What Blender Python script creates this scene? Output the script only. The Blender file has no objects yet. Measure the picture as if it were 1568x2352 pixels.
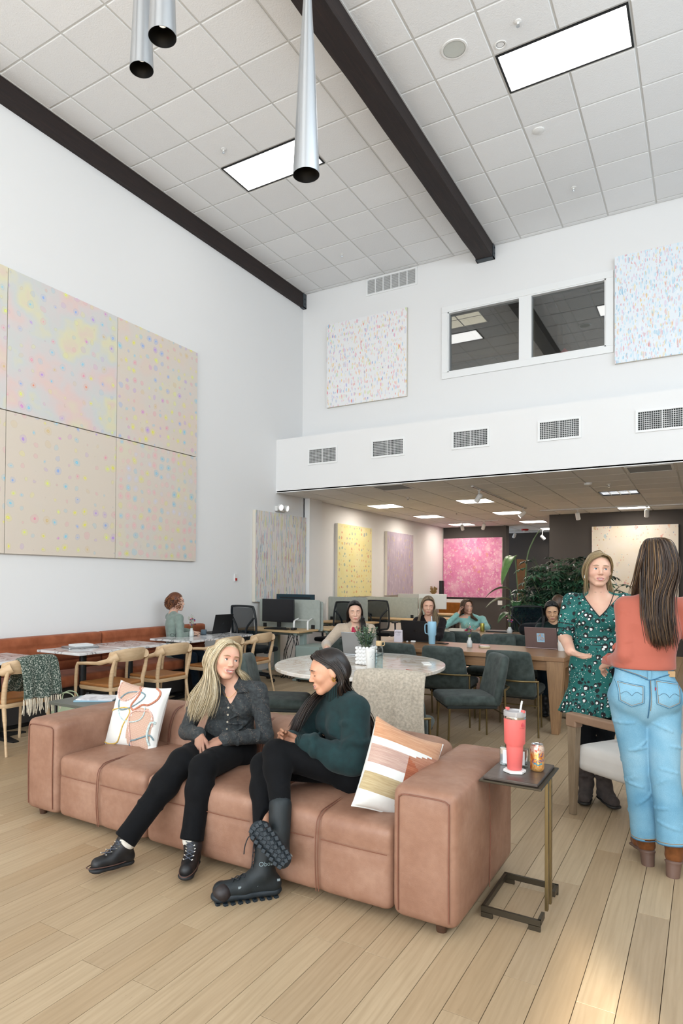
import bpy, bmesh, math, random
import numpy as np
from mathutils import Vector, Matrix, Euler
random.seed(7)
SC = bpy.context.scene
COL = SC.collection
PI = math.pi

# ------------------------------------------------------------------ camera
cam_d = bpy.data.cameras.new('camera'); cam = bpy.data.objects.new('camera', cam_d); COL.objects.link(cam)
F, YAW, PIT, ROL, CY, CX = 1512.568, 0.5539619, 0.01595915, 0.00709501, 1308.2918, 686.6937
_f = Vector((-math.sin(YAW)*math.cos(PIT), math.cos(YAW)*math.cos(PIT), math.sin(PIT)))
_r = Vector((math.cos(YAW), math.sin(YAW), 0)); _u = _r.cross(_f)
_r2 = _r*math.cos(ROL)+_u*math.sin(ROL); _u2 = _u*math.cos(ROL)-_r*math.sin(ROL)
cam.matrix_world = Matrix(((_r2.x,_u2.x,-_f.x,0),(_r2.y,_u2.y,-_f.y,0),(_r2.z,_u2.z,-_f.z,1.5),(0,0,0,1)))
cam_d.sensor_fit = 'HORIZONTAL'; cam_d.sensor_width = 36; cam_d.lens = F/1568*36
cam_d.shift_x = (784-CX)/1568; cam_d.shift_y = (CY-1176)/1568; cam_d.clip_end = 200; cam_d.clip_start = 0.05
SC.camera = cam

# ------------------------------------------------------------------ world, daylight, exposure
vs = SC.view_settings
vs.view_transform = 'Standard'; vs.look = 'None'; vs.gamma = 1; vs.use_curve_mapping = False
vs.exposure = 0.14
cy = SC.cycles
cy.use_adaptive_sampling = True; cy.adaptive_threshold = .05; cy.use_denoising = True
cy.max_bounces = 6; cy.diffuse_bounces = 3; cy.glossy_bounces = 2; cy.transmission_bounces = 5; cy.transparent_max_bounces = 8; cy.caustics_reflective = False; cy.caustics_refractive = False; cy.sample_clamp_indirect = 6
W = bpy.data.worlds.new('world'); SC.world = W; W.use_nodes = True
W.node_tree.nodes['Background'].inputs[0].default_value = (0.80, 0.90, 1.0, 1)
W.node_tree.nodes['Background'].inputs[1].default_value = 1.2
def area(name, loc, rot, sx, sy, power, col):
    d = bpy.data.lights.new(name, 'AREA'); d.shape = 'RECTANGLE'; d.size = sx; d.size_y = sy; d.energy = power; d.color = col
    o = bpy.data.objects.new(name, d); COL.objects.link(o); o.location = loc; o.rotation_euler = rot; return o
# added area lamps for daylight: front windows (behind the camera), made-up upper openings front and right
area('front_window_fill', (-1.65, -5.85, 3.25), (PI/2, 0, 0), 8.8, 5.6, 640, (0.84, 0.93, 1.0))
area('side_fill', (2.9, 1.6, 4.9), (PI/2, 0, PI/2), 13.0, 2.6, 330, (0.76, 0.89, 1.0))
SUN = Vector((0.44*math.cos(.395), -0.90*math.cos(.395), math.sin(.395))).normalized()
sd = bpy.data.lights.new('sun', 'SUN'); sd.energy = 14.0; sd.angle = math.radians(1.5); sd.color = (1, 0.93, 0.80)
so = bpy.data.objects.new('sun', sd); COL.objects.link(so); so.rotation_euler = SUN.to_track_quat('Z', 'Y').to_euler()

# ------------------------------------------------------------------ helpers: materials
def lin(h):
    if isinstance(h, (tuple, list)): return tuple(h[:3])+(1,)
    h = h.lstrip('#'); v = [int(h[i:i+2], 16)/255 for i in (0, 2, 4)]
    return tuple((x/12.92 if x <= .04045 else ((x+.055)/1.055)**2.4) for x in v)+(1,)
MATS = {}
class NT:
    def __init__(s, name):
        s.m = bpy.data.materials.new(name); s.m.use_nodes = True; s.t = s.m.node_tree
        s.b = s.t.nodes['Principled BSDF']; MATS[name] = s.m
    def n(s, typ, **kw):
        x = s.t.nodes.new('ShaderNode'+typ)
        ins = kw.pop('i', {})
        for k, v in kw.items(): setattr(x, k, v)
        for k, v in ins.items(): s.set(x.inputs[k], v)
        return x
    def set(s, sock, v):
        if isinstance(v, bpy.types.NodeSocket): s.t.links.new(v, sock)
        elif isinstance(v, bpy.types.Node): s.t.links.new(v.outputs[0], sock)
        elif isinstance(v, str): sock.default_value = lin(v)
        else: sock.default_value = v
    def P(s, **kw):
        for k, v in kw.items(): s.set(s.b.inputs[k.replace('_', ' ')], v)
        return s
    def co(s, kind='Object'): return s.n('TexCoord').outputs[kind]
    def map(s, v, scale=(1,1,1), loc=(0,0,0), rot=(0,0,0)):
        return s.n('Mapping', i={0: v, 'Scale': scale, 'Location': loc, 'Rotation': rot}).outputs[0]
    def noise(s, v=None, scale=5, detail=3, rough=.5, out=0, dist=0):
        i = {'Scale': scale, 'Detail': detail, 'Roughness': rough, 'Distortion': dist}
        if v is not None: i['Vector'] = v
        return s.n('TexNoise', i=i).outputs[out]
    def vor(s, v=None, scale=5, rnd=1, feature='F1', out='Distance'):
        i = {'Scale': scale, 'Randomness': rnd}
        if v is not None: i['Vector'] = v
        return s.n('TexVoronoi', feature=feature, i=i).outputs[out]
    def ramp(s, f, stops, interp='LINEAR'):
        x = s.n('ValToRGB', i={0: f}); x.color_ramp.interpolation = interp; e = x.color_ramp.elements
        while len(e) < len(stops): e.new(0.5)
        for k, (p, c) in enumerate(stops):
            e[k].position = p; e[k].color = lin(c) if isinstance(c, str) else ((c, c, c, 1) if isinstance(c, (int, float)) else c)
        return x.outputs[0]
    def mix(s, f, a, b, blend='MIX'):
        x = s.n('Mix', data_type='RGBA', blend_type=blend)
        s.set(x.inputs[0], f); s.set(x.inputs[6], a); s.set(x.inputs[7], b); return x.outputs[2]
    def math(s, op, a, b=0.0, clamp=False):
        x = s.n('Math', operation=op, use_clamp=clamp); s.set(x.inputs[0], a); s.set(x.inputs[1], b); return x.outputs[0]
    def bump(s, h, strength=.2, dist=.01):
        s.set(s.b.inputs['Normal'], s.n('Bump', i={'Height': h, 'Strength': strength, 'Distance': dist}).outputs[0]); return s
def mat(name, col, rough=.5, metal=0, var=0, vscale=6, bscale=0, bstr=.15, bdist=.004, spec=.5, **kw):
    if name in MATS: return MATS[name]
    q = NT(name); q.P(Roughness=rough, Metallic=metal, Base_Color=col); q.b.inputs['Specular IOR Level'].default_value = spec
    if var:
        c = lin(col); lo = tuple(max(0, x*(1-var)) for x in c[:3])+(1,); hi = tuple(min(1, x*(1+var)) for x in c[:3])+(1,)
        q.P(Base_Color=q.ramp(q.noise(q.co(), vscale, 4), [(.3, lo), (.7, hi)]))
    if bscale: q.bump(q.noise(q.co(), bscale, 3), bstr, bdist)
    for k, v in kw.items(): q.set(q.b.inputs[k.replace('_', ' ')], v)
    return q.m
def emis(name, col, strength):
    q = NT(name); q.P(Base_Color='#ffffff', Emission_Color=col, Emission_Strength=strength); return q.m
def glass(name, tint='#ffffff', rough=0.02, mixg=0.12):
    q = NT(name); out = q.t.nodes['Material Output']
    tr = q.n('BsdfTransparent', i={0: tint}); gl = q.n('BsdfGlossy', i={0: '#ffffff', 'Roughness': rough})
    fr = q.n('Fresnel', i={'IOR': 1.45}); f2 = q.math('ADD', q.math('MULTIPLY', fr.outputs[0], .45), mixg*0.3)
    x = q.n('MixShader', i={0: f2, 1: tr, 2: gl}); q.t.links.new(x.outputs[0], out.inputs[0]); return q.m

# ------------------------------------------------------------------ helpers: meshes
def rotm(v, ang, ax): return Matrix.Rotation(ang, 3, ax) @ Vector(v)
class MB:
    def __init__(s): s.v = []; s.f = []; s.mi = []; s.cur = 0
    def add(s, vs, fs):
        o = len(s.v); s.v += [tuple(x) for x in vs]; s.f += [tuple(i+o for i in f) for f in fs]; s.mi += [s.cur]*len(fs); return s
    def xf(s, start, m):
        for k in range(start, len(s.v)): s.v[k] = tuple(m @ Vector(s.v[k]))
        return s
    def box(s, a, b):
        (x0, y0, z0), (x1, y1, z1) = a, b
        return s.add([(x0,y0,z0),(x1,y0,z0),(x1,y1,z0),(x0,y1,z0),(x0,y0,z1),(x1,y0,z1),(x1,y1,z1),(x0,y1,z1)],
                     [(0,3,2,1),(4,5,6,7),(0,1,5,4),(1,2,6,5),(2,3,7,6),(3,0,4,7)])
    def cbox(s, c, d, rot=None):
        k = len(s.v); s.box([-x/2 for x in d], [x/2 for x in d])
        m = Matrix.Translation(c) @ (rot.to_4x4() if rot else Matrix.Identity(4)); return s.xf(k, m)
    def tube(s, pts, r, n=8, caps=True, flat=None, up=None):
        pts = [Vector(p) for p in pts]; m = len(pts); rs = r if isinstance(r, (list, tuple)) else [r]*m
        fl = flat if isinstance(flat, (list, tuple)) else [flat or 1.0]*m
        V = []; ref = Vector(up) if up is not None else None
        for i, p in enumerate(pts):
            t = (pts[min(i+1, m-1)]-pts[max(i-1, 0)]).normalized()
            if ref is None: ref = Vector((0,0,1)) if abs(t.z) < .9 else Vector((1,0,0))
            a = (ref - t*ref.dot(t))
            if a.length < 1e-5: a = t.orthogonal()
            a.normalize(); b = t.cross(a)
            if up is None: ref = a
            for k in range(n):
                q = 2*PI*k/n; V.append(p + a*math.cos(q)*rs[i]*fl[i] + b*math.sin(q)*rs[i])
        Fc = [(i*n+k, i*n+(k+1) % n, (i+1)*n+(k+1) % n, (i+1)*n+k) for i in range(m-1) for k in range(n)]
        if caps: Fc += [tuple(range(n-1, -1, -1)), tuple((m-1)*n+k for k in range(n))]
        return s.add(V, Fc)
    def cyl(s, a, b, r, r2=None, n=20): return s.tube([a, b], [r, r if r2 is None else r2], n)
    def lathe(s, prof, n=24, c=(0,0,0), capb=True, capt=True):
        V = []; m = len(prof)
        for (r, z) in prof:
            for k in range(n):
                q = 2*PI*k/n; V.append((c[0]+r*math.cos(q), c[1]+r*math.sin(q), c[2]+z))
        Fc = [(i*n+k, i*n+(k+1) % n, (i+1)*n+(k+1) % n, (i+1)*n+k) for i in range(m-1) for k in range(n)]
        if capb: Fc.append(tuple(range(n-1, -1, -1)))
        if capt: Fc.append(tuple((m-1)*n+k for k in range(n)))
        return s.add(V, Fc)
    def prism(s, outline, z0, z1):
        n = len(outline); V = [(x, y, z0) for x, y in outline]+[(x, y, z1) for x, y in outline]
        return s.add(V, [tuple(range(n-1, -1, -1)), tuple(range(n, 2*n))]+[(k, (k+1) % n, n+(k+1) % n, n+k) for k in range(n)])
    def grid(s, P, closed_u=False):
        # P: 2D list of points
        m, n = len(P), len(P[0]); V = [p for row in P for p in row]
        Fc = [(i*n+k, i*n+k+1, (i+1)*n+k+1, (i+1)*n+k) for i in range(m-1) for k in range(n-1)]
        if closed_u: Fc += [(i*n+n-1, i*n, (i+1)*n, (i+1)*n+n-1) for i in range(m-1)]
        return s.add(V, Fc)
    def loft(s, secs, caps=True):
        n = len(secs[0]); m = len(secs); V = [p for q in secs for p in q]
        Fc = [(i*n+k, i*n+(k+1) % n, (i+1)*n+(k+1) % n, (i+1)*n+k) for i in range(m-1) for k in range(n)]
        if caps: Fc += [tuple(range(n-1, -1, -1)), tuple((m-1)*n+k for k in range(n))]
        return s.add(V, Fc)
    def mesh(s, name, mats=None, smooth=False):
        me = bpy.data.meshes.new(name); me.from_pydata(s.v, [], s.f)
        for q in (mats if isinstance(mats, (list, tuple)) else [mats] if mats else []): me.materials.append(q)
        if any(s.mi): me.polygons.foreach_set('material_index', s.mi)
        if smooth: me.polygons.foreach_set('use_smooth', [True]*len(s.f))
        me.update(); return me
    def build(s, name, mats, parent=None, smooth=False, bevel=0, seg=2, sub=0, loc=None, fixn=True, auto=None):
        me = s.mesh(name, mats, smooth or bevel > 0)
        if fixn:
            bm = bmesh.new(); bm.from_mesh(me); bmesh.ops.recalc_face_normals(bm, faces=bm.faces); bm.to_mesh(me); bm.free()
        o = link(name, me, parent)
        if loc is not None: o.location = loc
        if sub:
            d = o.modifiers.new('sub', 'SUBSURF'); d.levels = sub; d.render_levels = sub
        if bevel:
            d = o.modifiers.new('bevel', 'BEVEL'); d.width = bevel; d.segments = seg; d.limit_method = 'ANGLE'; d.angle_limit = .6; d.harden_normals = True
        if auto is not None or (smooth and not bevel and not sub):
            try: me.set_sharp_from_angle(angle=auto or math.radians(48))
            except Exception: pass
        return o
def link(name, data, parent=None):
    o = bpy.data.objects.new(name, data); COL.objects.link(o)
    if parent is not None: o.parent = parent
    return o
def tag(o, label, cat, group=None):
    o['label'] = label; o['category'] = cat
    if group: o['group'] = group
    return o
def thing(name, label, cat, loc=(0,0,0), rz=0, group=None):
    o = bpy.data.objects.new(name, None); COL.objects.link(o); o.location = loc; o.rotation_euler = (0, 0, rz)
    o.empty_display_size = .1
    return tag(o, label, cat, group)
def struct(o): o['kind'] = 'structure'; return o
def stuff(o): o['kind'] = 'stuff'; return o
def kids(o): return [c for c in bpy.data.objects if c.parent == o]
_KID = {}
def dup(root, loc, rz, label=None, group=None):
    r = root.copy(); COL.objects.link(r); r.location = loc; r.rotation_euler = (0, 0, rz)
    if label: r['label'] = label
    if group: r['group'] = group
    if root.name not in _KID: _KID[root.name] = [(c, kids(c)) for c in kids(root)]
    for ch, gs in _KID[root.name]:
        c = ch.copy(); COL.objects.link(c); c.parent = r
        for g in gs:
            d = g.copy(); COL.objects.link(d); d.parent = c
    return r
def arc(c, r, a0, a1, n, z=0): return [(c[0]+r*math.cos(a0+(a1-a0)*k/n), c[1]+r*math.sin(a0+(a1-a0)*k/n)) for k in range(n+1)]
def rrect(w, d, r, n=5):
    o = []
    for cx, cy, a in ((w/2-r, d/2-r, 0), (-w/2+r, d/2-r, PI/2), (-w/2+r, -d/2+r, PI), (w/2-r, -d/2+r, 1.5*PI)): o += arc((cx, cy), r, a, a+PI/2, n)
    return o
def smooth_path(pts, n=6):
    # Catmull-Rom
    P = [Vector(p) for p in pts]; out = []
    for i in range(len(P)-1):
        p0, p1, p2, p3 = P[max(i-1, 0)], P[i], P[i+1], P[min(i+2, len(P)-1)]
        for k in range(n):
            t = k/n; out.append(.5*((2*p1)+(p2-p0)*t+(2*p0-5*p1+4*p2-p3)*t*t+(3*p1-p0-3*p2+p3)*t**3))
    out.append(P[-1]); return out
def text_obj(name, body, size, matl, parent, mtx, extrude=.0006, align='CENTER', shear=0, spacing=1):
    cu = bpy.data.curves.new(name, 'FONT'); cu.body = body; cu.size = size; cu.extrude = extrude; cu.align_x = align; cu.align_y = 'CENTER'; cu.shear = shear; cu.space_character = spacing
    cu.materials.append(matl); o = link(name, cu, parent); o.matrix_local = mtx; return o
# ------------------------------------------------------------------ materials of the room
def wall_mat(name, col, rough=.85):
    q = NT(name); c = lin(col)
    q.P(Roughness=rough, Base_Color=col)
    q.bump(q.noise(q.co(), 90, 1), .12, .003); return q.m
M_WHITE = wall_mat('white_wall_paint', '#eeecea')
M_DARK = wall_mat('charcoal_wall_paint', '#4a4542', .8)
M_TRIM = mat('white_trim_paint', '#f1f0ee', .45)
M_TILE = None
def tile_mat():
    q = NT('ceiling_tile_fissured'); oi = q.n('ObjectInfo').outputs['Random']
    c = q.ramp(oi, [(0, '#ecebea'), (1, '#f3f2f1')])
    q.P(Roughness=.95, Base_Color=c)
    v = q.map(q.co(), (1, 1, 1)); q.bump(q.noise(v, 60, 2, .7), .55, .006); return q.m
M_TILE = tile_mat()
M_GRID = mat('ceiling_grid_metal', '#d9d8d4', .5)
def plank_mat(name, island):
    q = NT(name)
    if island:
        g = q.n('NewGeometry'); r = g.outputs['Random Per Island']; pos = g.outputs['Position']
    else:
        r = q.n('ObjectInfo').outputs['Random']; pos = q.co()
    off = q.n('CombineXYZ', i={0: q.math('MULTIPLY', r, 37.0), 1: q.math('MULTIPLY', r, 91.0), 2: 0.0}).outputs[0]
    v = q.n('VectorMath', operation='ADD', i={0: pos, 1: off}).outputs[0]
    grain = q.noise(q.map(v, (26, 1.6, 1)), 1.6, 3, .62, dist=.5)
    fig = q.n('TexWave', wave_type='BANDS', bands_direction='X', i={'Vector': q.map(v, (5.5, .55, 1)), 'Scale': 2.2, 'Distortion': 9.0, 'Detail': 1.0, 'Detail Scale': 1.1}).outputs['Fac']
    base = q.ramp(r, [(0, '#b0987a'), (.35, '#b9a182'), (.6, '#bea788'), (.8, '#ae9474'), (1, '#c1aa8b')])
    c = q.mix(q.ramp(grain, [(.35, 0.0), (.75, .34)]), base, '#8d7657')
    c = q.mix(q.ramp(fig, [(.55, 0.0), (.95, .12)]), c, '#8d7454')
    sp = q.noise(q.map(v, (9, 3, 1)), 9, 2)
    c = q.mix(q.ramp(sp, [(.72, 0.0), (.82, .4)]), c, '#6f5a42')
    q.P(Base_Color=c, Roughness=.42)
    q.b.inputs['Specular IOR Level'].default_value = .42
    q.bump(grain, .12, .002); return q.m
M_PLANK, M_PLANK_I = plank_mat('oak_plank', False), plank_mat('oak_plank_far', True)
M_JOINT = mat('floor_joint', '#3b2c1d', .8)
def beam_mat():
    q = NT('dark_stained_beam'); v = q.map(q.co(), (14, .7, 14)); n = q.noise(v, 3, 6, .65)
    q.P(Base_Color=q.ramp(n, [(.3, '#140c0b'), (.62, '#261815'), (.8, '#3a2822')]), Roughness=.7); q.bump(n, .45, .012); return q.m
M_BEAM = beam_mat()
M_STEEL = mat('galvanised_bracket', '#4d5358', .55, .6)
M_BLACKMETAL = mat('black_metal', '#121314', .45, .3)
M_LENS = emis('fluorescent_lens', (1.0, .975, .94, 1), 3.2)
M_LENS_LOW = emis('troffer_lens', (1.0, .91, .80, 1), 19.0)
M_BRUSHED = mat('brushed_steel', '#b4b8bc', .30, 1.0)
M_DARKIN = mat('painted_duct_shade', '#3a3d3c', .9)
M_PLASTIC_W = mat('white_plastic', '#eceae6', .4)
M_CHROME = mat('chrome', '#cfd2d4', .12, 1.0)
M_BULB = emis('spot_bulb', (1, .93, .82, 1), 5.0); M_BULB.cycles.emission_sampling = 'NONE'

# ------------------------------------------------------------------ floor of oak planks
PW, PX0 = 0.130, -0.272
fl = struct(MB().box((-6.5, -6.2, -.10), (3.2, 21.2, -.006)).build('floor', M_JOINT))
def proj(p):
    d = Vector(p)-Vector((0, 0, 1.5)); z = d.dot(_f)
    if z < .3: return None
    return (CX+F*d.dot(_r2)/z, CY-F*d.dot(_u2)/z)
rp = random.Random(11); planks = []
k0 = math.floor((-6.32-PX0)/PW); k1 = math.ceil((3.0-PX0)/PW)
for k in range(k0, k1):
    x0, x1 = max(PX0+k*PW, -6.32), min(PX0+(k+1)*PW, 3.0); y = -5.9+rp.uniform(-1.0, 0)
    if x1-x0 < .02: continue
    while y < 21:
        ln = rp.choice([.55, .75, .9, 1.05, 1.25, 1.5, 1.8])*rp.uniform(.85, 1.1); y1 = min(y+ln, 21.0)
        q = [proj((a, b, 0)) for a, b in ((x0, y), (x1, y), (x1, y1), (x0, y1))]; ar = 0
        if all(q):
            q = [(min(max(u, 0), 1568), min(max(w, 0), 2352)) for u, w in q]
            ar = abs(sum(q[i][0]*q[(i+1) % 4][1]-q[(i+1) % 4][0]*q[i][1] for i in range(4)))/2
            if -3.7 < (x0+x1)/2 < -.9 and 2.75 < (y+y1)/2 < 3.9: ar *= .05
        planks.append((ar, x0, x1, max(y, -5.98), y1)); y = y1
planks.sort(reverse=True)
def plank(mb, x0, x1, y0, y1, cx=0, cy=0):
    g, b = .0013, .0004
    a = [(x0+g-cx, y0+g-cy), (x1-g-cx, y0+g-cy), (x1-g-cx, y1-g-cy), (x0+g-cx, y1-g-cy)]
    i = [(x0+g+b-cx, y0+g+b-cy), (x1-g-b-cx, y0+g+b-cy), (x1-g-b-cx, y1-g-b-cy), (x0+g+b-cx, y1-g-b-cy)]
    mb.add([(*p, -.006) for p in a]+[(*p, -.0006) for p in a]+[(*p, 0) for p in i],
           [(8, 9, 10, 11)]+[(k, (k+1) % 4, 4+(k+1) % 4, 4+k) for k in range(4)]+[(4+k, 4+(k+1) % 4, 8+(k+1) % 4, 8+k) for k in range(4)])
for ar, x0, x1, y0, y1 in planks[:300]:
    cx, cy = (x0+x1)/2, (y0+y1)/2; mb = MB(); plank(mb, x0, x1, y0, y1, cx, cy)
    o = mb.build('plank', M_PLANK, fl, fixn=False); o.location = (cx, cy, 0)
mb = MB()
for ar, x0, x1, y0, y1 in planks[300:]: plank(mb, x0, x1, y0, y1)
stuff(mb.build('plank_field', M_PLANK_I, fl, fixn=False))

# ------------------------------------------------------------------ walls
ZC, XL, YB, YM, ZL = 6.766, -6.32, 10.30, 9.44, 3.01
def wall(name, *boxes, m=M_WHITE):
    mb = MB()
    for a, b in boxes: mb.box(a, b)
    return struct(mb.build(name, m))
wall('wall_left', ((XL-.2, -6.2, -.05), (XL, 10.36, ZC+.1)))
wall('wall_left_rear', ((-6.5, 10.36, -.05), (-6.30, 18.2, ZL+.1)))
wall('wall_left_pilaster', ((XL-.05, 10.36, 0), (-6.19, 10.81, ZL)))
# upper back wall with the office window opening
WX0, WX1, WZ0, WZ1 = -3.56, -1.22, 4.88, 5.86
wall('wall_back', ((XL, YB, 3.5), (WX0, YB+.16, ZC+.1)), ((WX1, YB, 3.5), (3.2, YB+.16, ZC+.1)),
     ((WX0, YB, 3.5), (WX1, YB+.16, WZ0)), ((WX0, YB, WZ1), (WX1, YB+.16, ZC+.1)))
wall('wall_back_bulkhead', ((XL, YM, ZL), (3.2, YB, 3.92)), ((XL, YM, ZL-.010), (3.2, YM+.022, ZL)))
# right wall: made-up high openings, low one shaped for the sun patch; front wall: windows, made-up upper row
bx = [((3.0, -6.2, -.05), (3.2, -5.8, ZC+.1)), ((3.0, -5.8, -.05), (3.2, -3.97, .3)), ((3.0, -5.8, 3.41), (3.2, -3.97, 3.6)), ((3.0, -5.8, 6.3), (3.2, 8.4, ZC+.1)), ((3.0, -3.97, -.05), (3.2, 8.4, 3.6)), ((3.0, 8.4, -.05), (3.2, 21.2, ZC+.1))]
for y in (-2.3, .5, 3.3, 6.1): bx.append(((3.0, y-.15, 3.6), (3.2, y+.15, 6.3)))
wall('wall_right', *bx)
bx = [((-6.5, -6.2, -.05), (3.2, -6.0, .3)), ((-6.5, -6.2, 3.2), (3.2, -6.0, 3.6)), ((-6.5, -6.2, 6.3), (3.2, -6.0, ZC+.1))]
for x in (-6.4, -4.1, -1.7, .7, 3.0): bx.append(((x-.12, -6.2, .3), (x+.12, -6.0, 6.3)))
wall('wall_front', *bx)
M_SUNBLOCK = mat('white_sun_blocker', '#f4f4f2', .9)  # unseen panels added to block the sun at the upper openings
mb = MB()
for a_, b_ in ((-6.28, -4.22), (-3.98, -1.82), (-1.58, .58), (.82, 2.88)): mb.box((a_, -6.10, 3.6), (b_, -6.09, 6.3))
for a_, b_ in ((-5.8, -2.45), (-2.15, .35), (.65, 3.15), (3.45, 5.95), (6.25, 8.4)): mb.box((3.09, a_, 3.6), (3.10, b_, 6.3))
struct(mb.build('sun_blocker_panels', M_SUNBLOCK))
wall('wall_rear_pink', ((-6.5, 17.90, -.05), (-4.56, 18.2, ZL+.1)), m=M_DARK)
wall('wall_rear_recess', ((-6.0, 20.85, -.05), (-2.0, 21.1, ZL+.1)), m=M_DARK)
wall('wall_rear_cream', ((-2.99, 15.46, -.05), (3.2, 15.7, ZL+.1)), m=M_DARK)
wall('wall_recess_side', ((-2.99, 15.7, -.05), (-2.8, 21.0, ZL+.1)), m=M_DARK)
bb = MB().box((XL, -5.9, 0), (XL+.015, 10.36, .10)).build('baseboard_left', M_TRIM); struct(bb)
bb = MB().box((-6.30, 10.81, 0), (-6.285, 17.9, .10)).build('baseboard_left_rear', M_TRIM); struct(bb)
bb = MB().box((-6.3, 17.885, 0), (-4.56, 17.9, .10)).build('baseboard_rear', mat('charcoal_base', '#35312f', .6)); struct(bb)

# ------------------------------------------------------------------ upper ceiling: tiles, grid, beams
T = .6096
ceil_up = struct(MB().box((-6.5, -6.2, ZC+.03), (3.2, YB+.1, ZC+.13)).build('ceiling', M_WHITE))
def tile_mesh(w, d):
    mb = MB(); g, e, h = .011, .006, .008; mb.add(
        [(-w/2+g, -d/2+g, .012), (w/2-g, -d/2+g, .012), (w/2-g, d/2-g, .012), (-w/2+g, d/2-g, .012),
         (-w/2+g, -d/2+g, -h+.003), (w/2-g, -d/2+g, -h+.003), (w/2-g, d/2-g, -h+.003), (-w/2+g, d/2-g, -h+.003),
         (-w/2+g+e, -d/2+g+e, -h), (w/2-g-e, -d/2+g+e, -h), (w/2-g-e, d/2-g-e, -h), (-w/2+g+e, d/2-g-e, -h)],
        [(11, 10, 9, 8)]+[(4+k, 4+(k+1) % 4, (k+1) % 4, k) for k in range(4)]+[(8+k, 8+(k+1) % 4, 4+(k+1) % 4, 4+k) for k in range(4)])
    return mb.mesh('ceiling_tile', M_TILE)
_TM = {}
def lay(parent, xs, ys, z, skip):
    for x0, x1 in zip(xs[:-1], xs[1:]):
        for y0, y1 in zip(ys[:-1], ys[1:]):
            cx, cy = (x0+x1)/2, (y0+y1)/2
            if x1-x0 < .04 or y1-y0 < .04 or any(a < cx < b and c < cy < d for a, b, c, d in skip): continue
            key = (round(x1-x0, 3), round(y1-y0, 3))
            if key not in _TM: _TM[key] = tile_mesh(*key)
            o = link('ceiling_tile', _TM[key], parent); o.location = (cx, cy, z)
    mb = MB(); w = .012
    for x in xs: mb.box((x-w, ys[0], z+.001), (x+w, ys[-1], z+.02))
    for y in ys: mb.box((xs[0], y-w, z+.0015), (xs[-1], y+w, z+.021))
    mb.build('ceiling_grid', M_GRID, parent, fixn=False)
LU = [(-1.80, -.58, 6.545, 7.155), (-5.285, -4.066, 6.545, 7.155)]
ysu = [3.497-T*2+T*i for i in range(14)]; ysu = [y for y in ysu if y < YB-.02]+[YB]
lay(ceil_up, [-6.28]+[-5.285-T, -5.285, -5.285+T, -5.285+2*T, -5.285+3*T]+[-3.05], ysu, ZC, LU)
lay(ceil_up, [-2.82]+[-2.41+T*i for i in range(5)]+[.50], ysu, ZC, LU)
lay(ceil_up, [.78]+[1.19+T*i for i in range(3)]+[2.99], ysu, ZC, LU)
def beam(name, x0, x1, z0, ya=-5.9, yb=YB):
    n = 40; r = random.Random(int(x0*100)); secs = []
    for i in range(n+1):
        y = ya+(yb-ya)*i/n; j = lambda: r.uniform(-.004, .004)
        secs.append([(x0+j(), y, z0+j()), ((x0+x1)/2, y, z0+j()*.5), (x1+j(), y, z0+j()), (x1, y, ZC+.02), (x0, y, ZC+.02)])
    b = struct(MB().loft(secs).build(name, M_BEAM))
    br = MB(); e = .012
    br.box((x0-e, yb-.11, z0-e), (x1+e, yb-.002, z0)); br.box((x1, yb-.11, z0-e), (x1+e, yb-.002, ZC-.02)); br.box((x0-e, yb-.11, z0-e), (x0, yb-.002, ZC-.02))
    for zz in (.06, .15):
        br.cyl((x1+e, yb-.055, z0+zz), (x1+e+.012, yb-.055, z0+zz), .014, n=8)
    br.build('beam_bracket', M_STEEL, b)
    MB().box((x1+.001, ya, ZC-.012), (x1+.014, yb-.11, ZC+.01)).build('edge_angle', M_GRID, b)
    return b
beam('beam_wall', -6.36, -6.262, 6.50); beam('beam_middle', -3.07, -2.815, 6.555); beam('beam_side', .50, .77, 6.555)

def troffer(name, label, x0, x1, y0, y1, z, frame, lens, group, inset=.02):
    t = thing(name, label, 'ceiling light', ((x0+x1)/2, (y0+y1)/2, z), 0, group); w, d = (x1-x0)/2-.012, (y1-y0)/2-.012
    mb = MB(); i = inset
    for a, b in (((-w, -d), (w, -d+i)), ((-w, d-i), (w, d)), ((-w, -d+i), (-w+i, d-i)), ((w-i, -d+i), (w, d-i))): mb.box((*a, -.010), (*b, .02))
    mb.build('frame', frame, t)
    MB().box((-w+i, -d+i, -.004), (w-i, d-i, .004)).build('lens', lens, t)
    return t
troffer('troffer_light', 'large bright ceiling light panel with black edge beyond the middle beam', *LU[0], ZC, M_BLACKMETAL, M_LENS, 'high ceiling lights')
troffer('troffer_light', 'bright ceiling light panel with black edge behind the steel pendant cone', *LU[1], ZC, M_BLACKMETAL, M_LENS, 'high ceiling lights')

def sprinkler(x, y, z, label, g):
    t = thing('sprinkler_head', label, 'sprinkler', (x, y, z-.009), 0, g)
    MB().lathe([(.034, 0), (.033, -.006), (.012, -.012), (.008, -.03)], 16).build('escutcheon', M_PLASTIC_W, t, smooth=True)
    mb = MB().lathe([(.016, -.05), (.017, -.047), (.004, -.045), (.004, -.03)], 12)
    mb.tube([(-.01, 0, -.046), (-.012, 0, -.036), (-.006, 0, -.028)], .0025, 5); mb.tube([(.01, 0, -.046), (.012, 0, -.036), (.006, 0, -.028)], .0025, 5)
    mb.build('deflector', M_CHROME, t, smooth=True)
for x, y, l in ((-1.493, 6.246, 'white fire sprinkler above the large light panel'), (-1.494, 9.296, 'white fire sprinkler on the high ceiling near the office window'),
                (-5.005, 6.266, 'white fire sprinkler beside the light panel over the wall canvases'), (-4.98, 9.293, 'white fire sprinkler above the return air grille')):
    sprinkler(x, y, ZC, l, 'high ceiling sprinklers')
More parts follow.
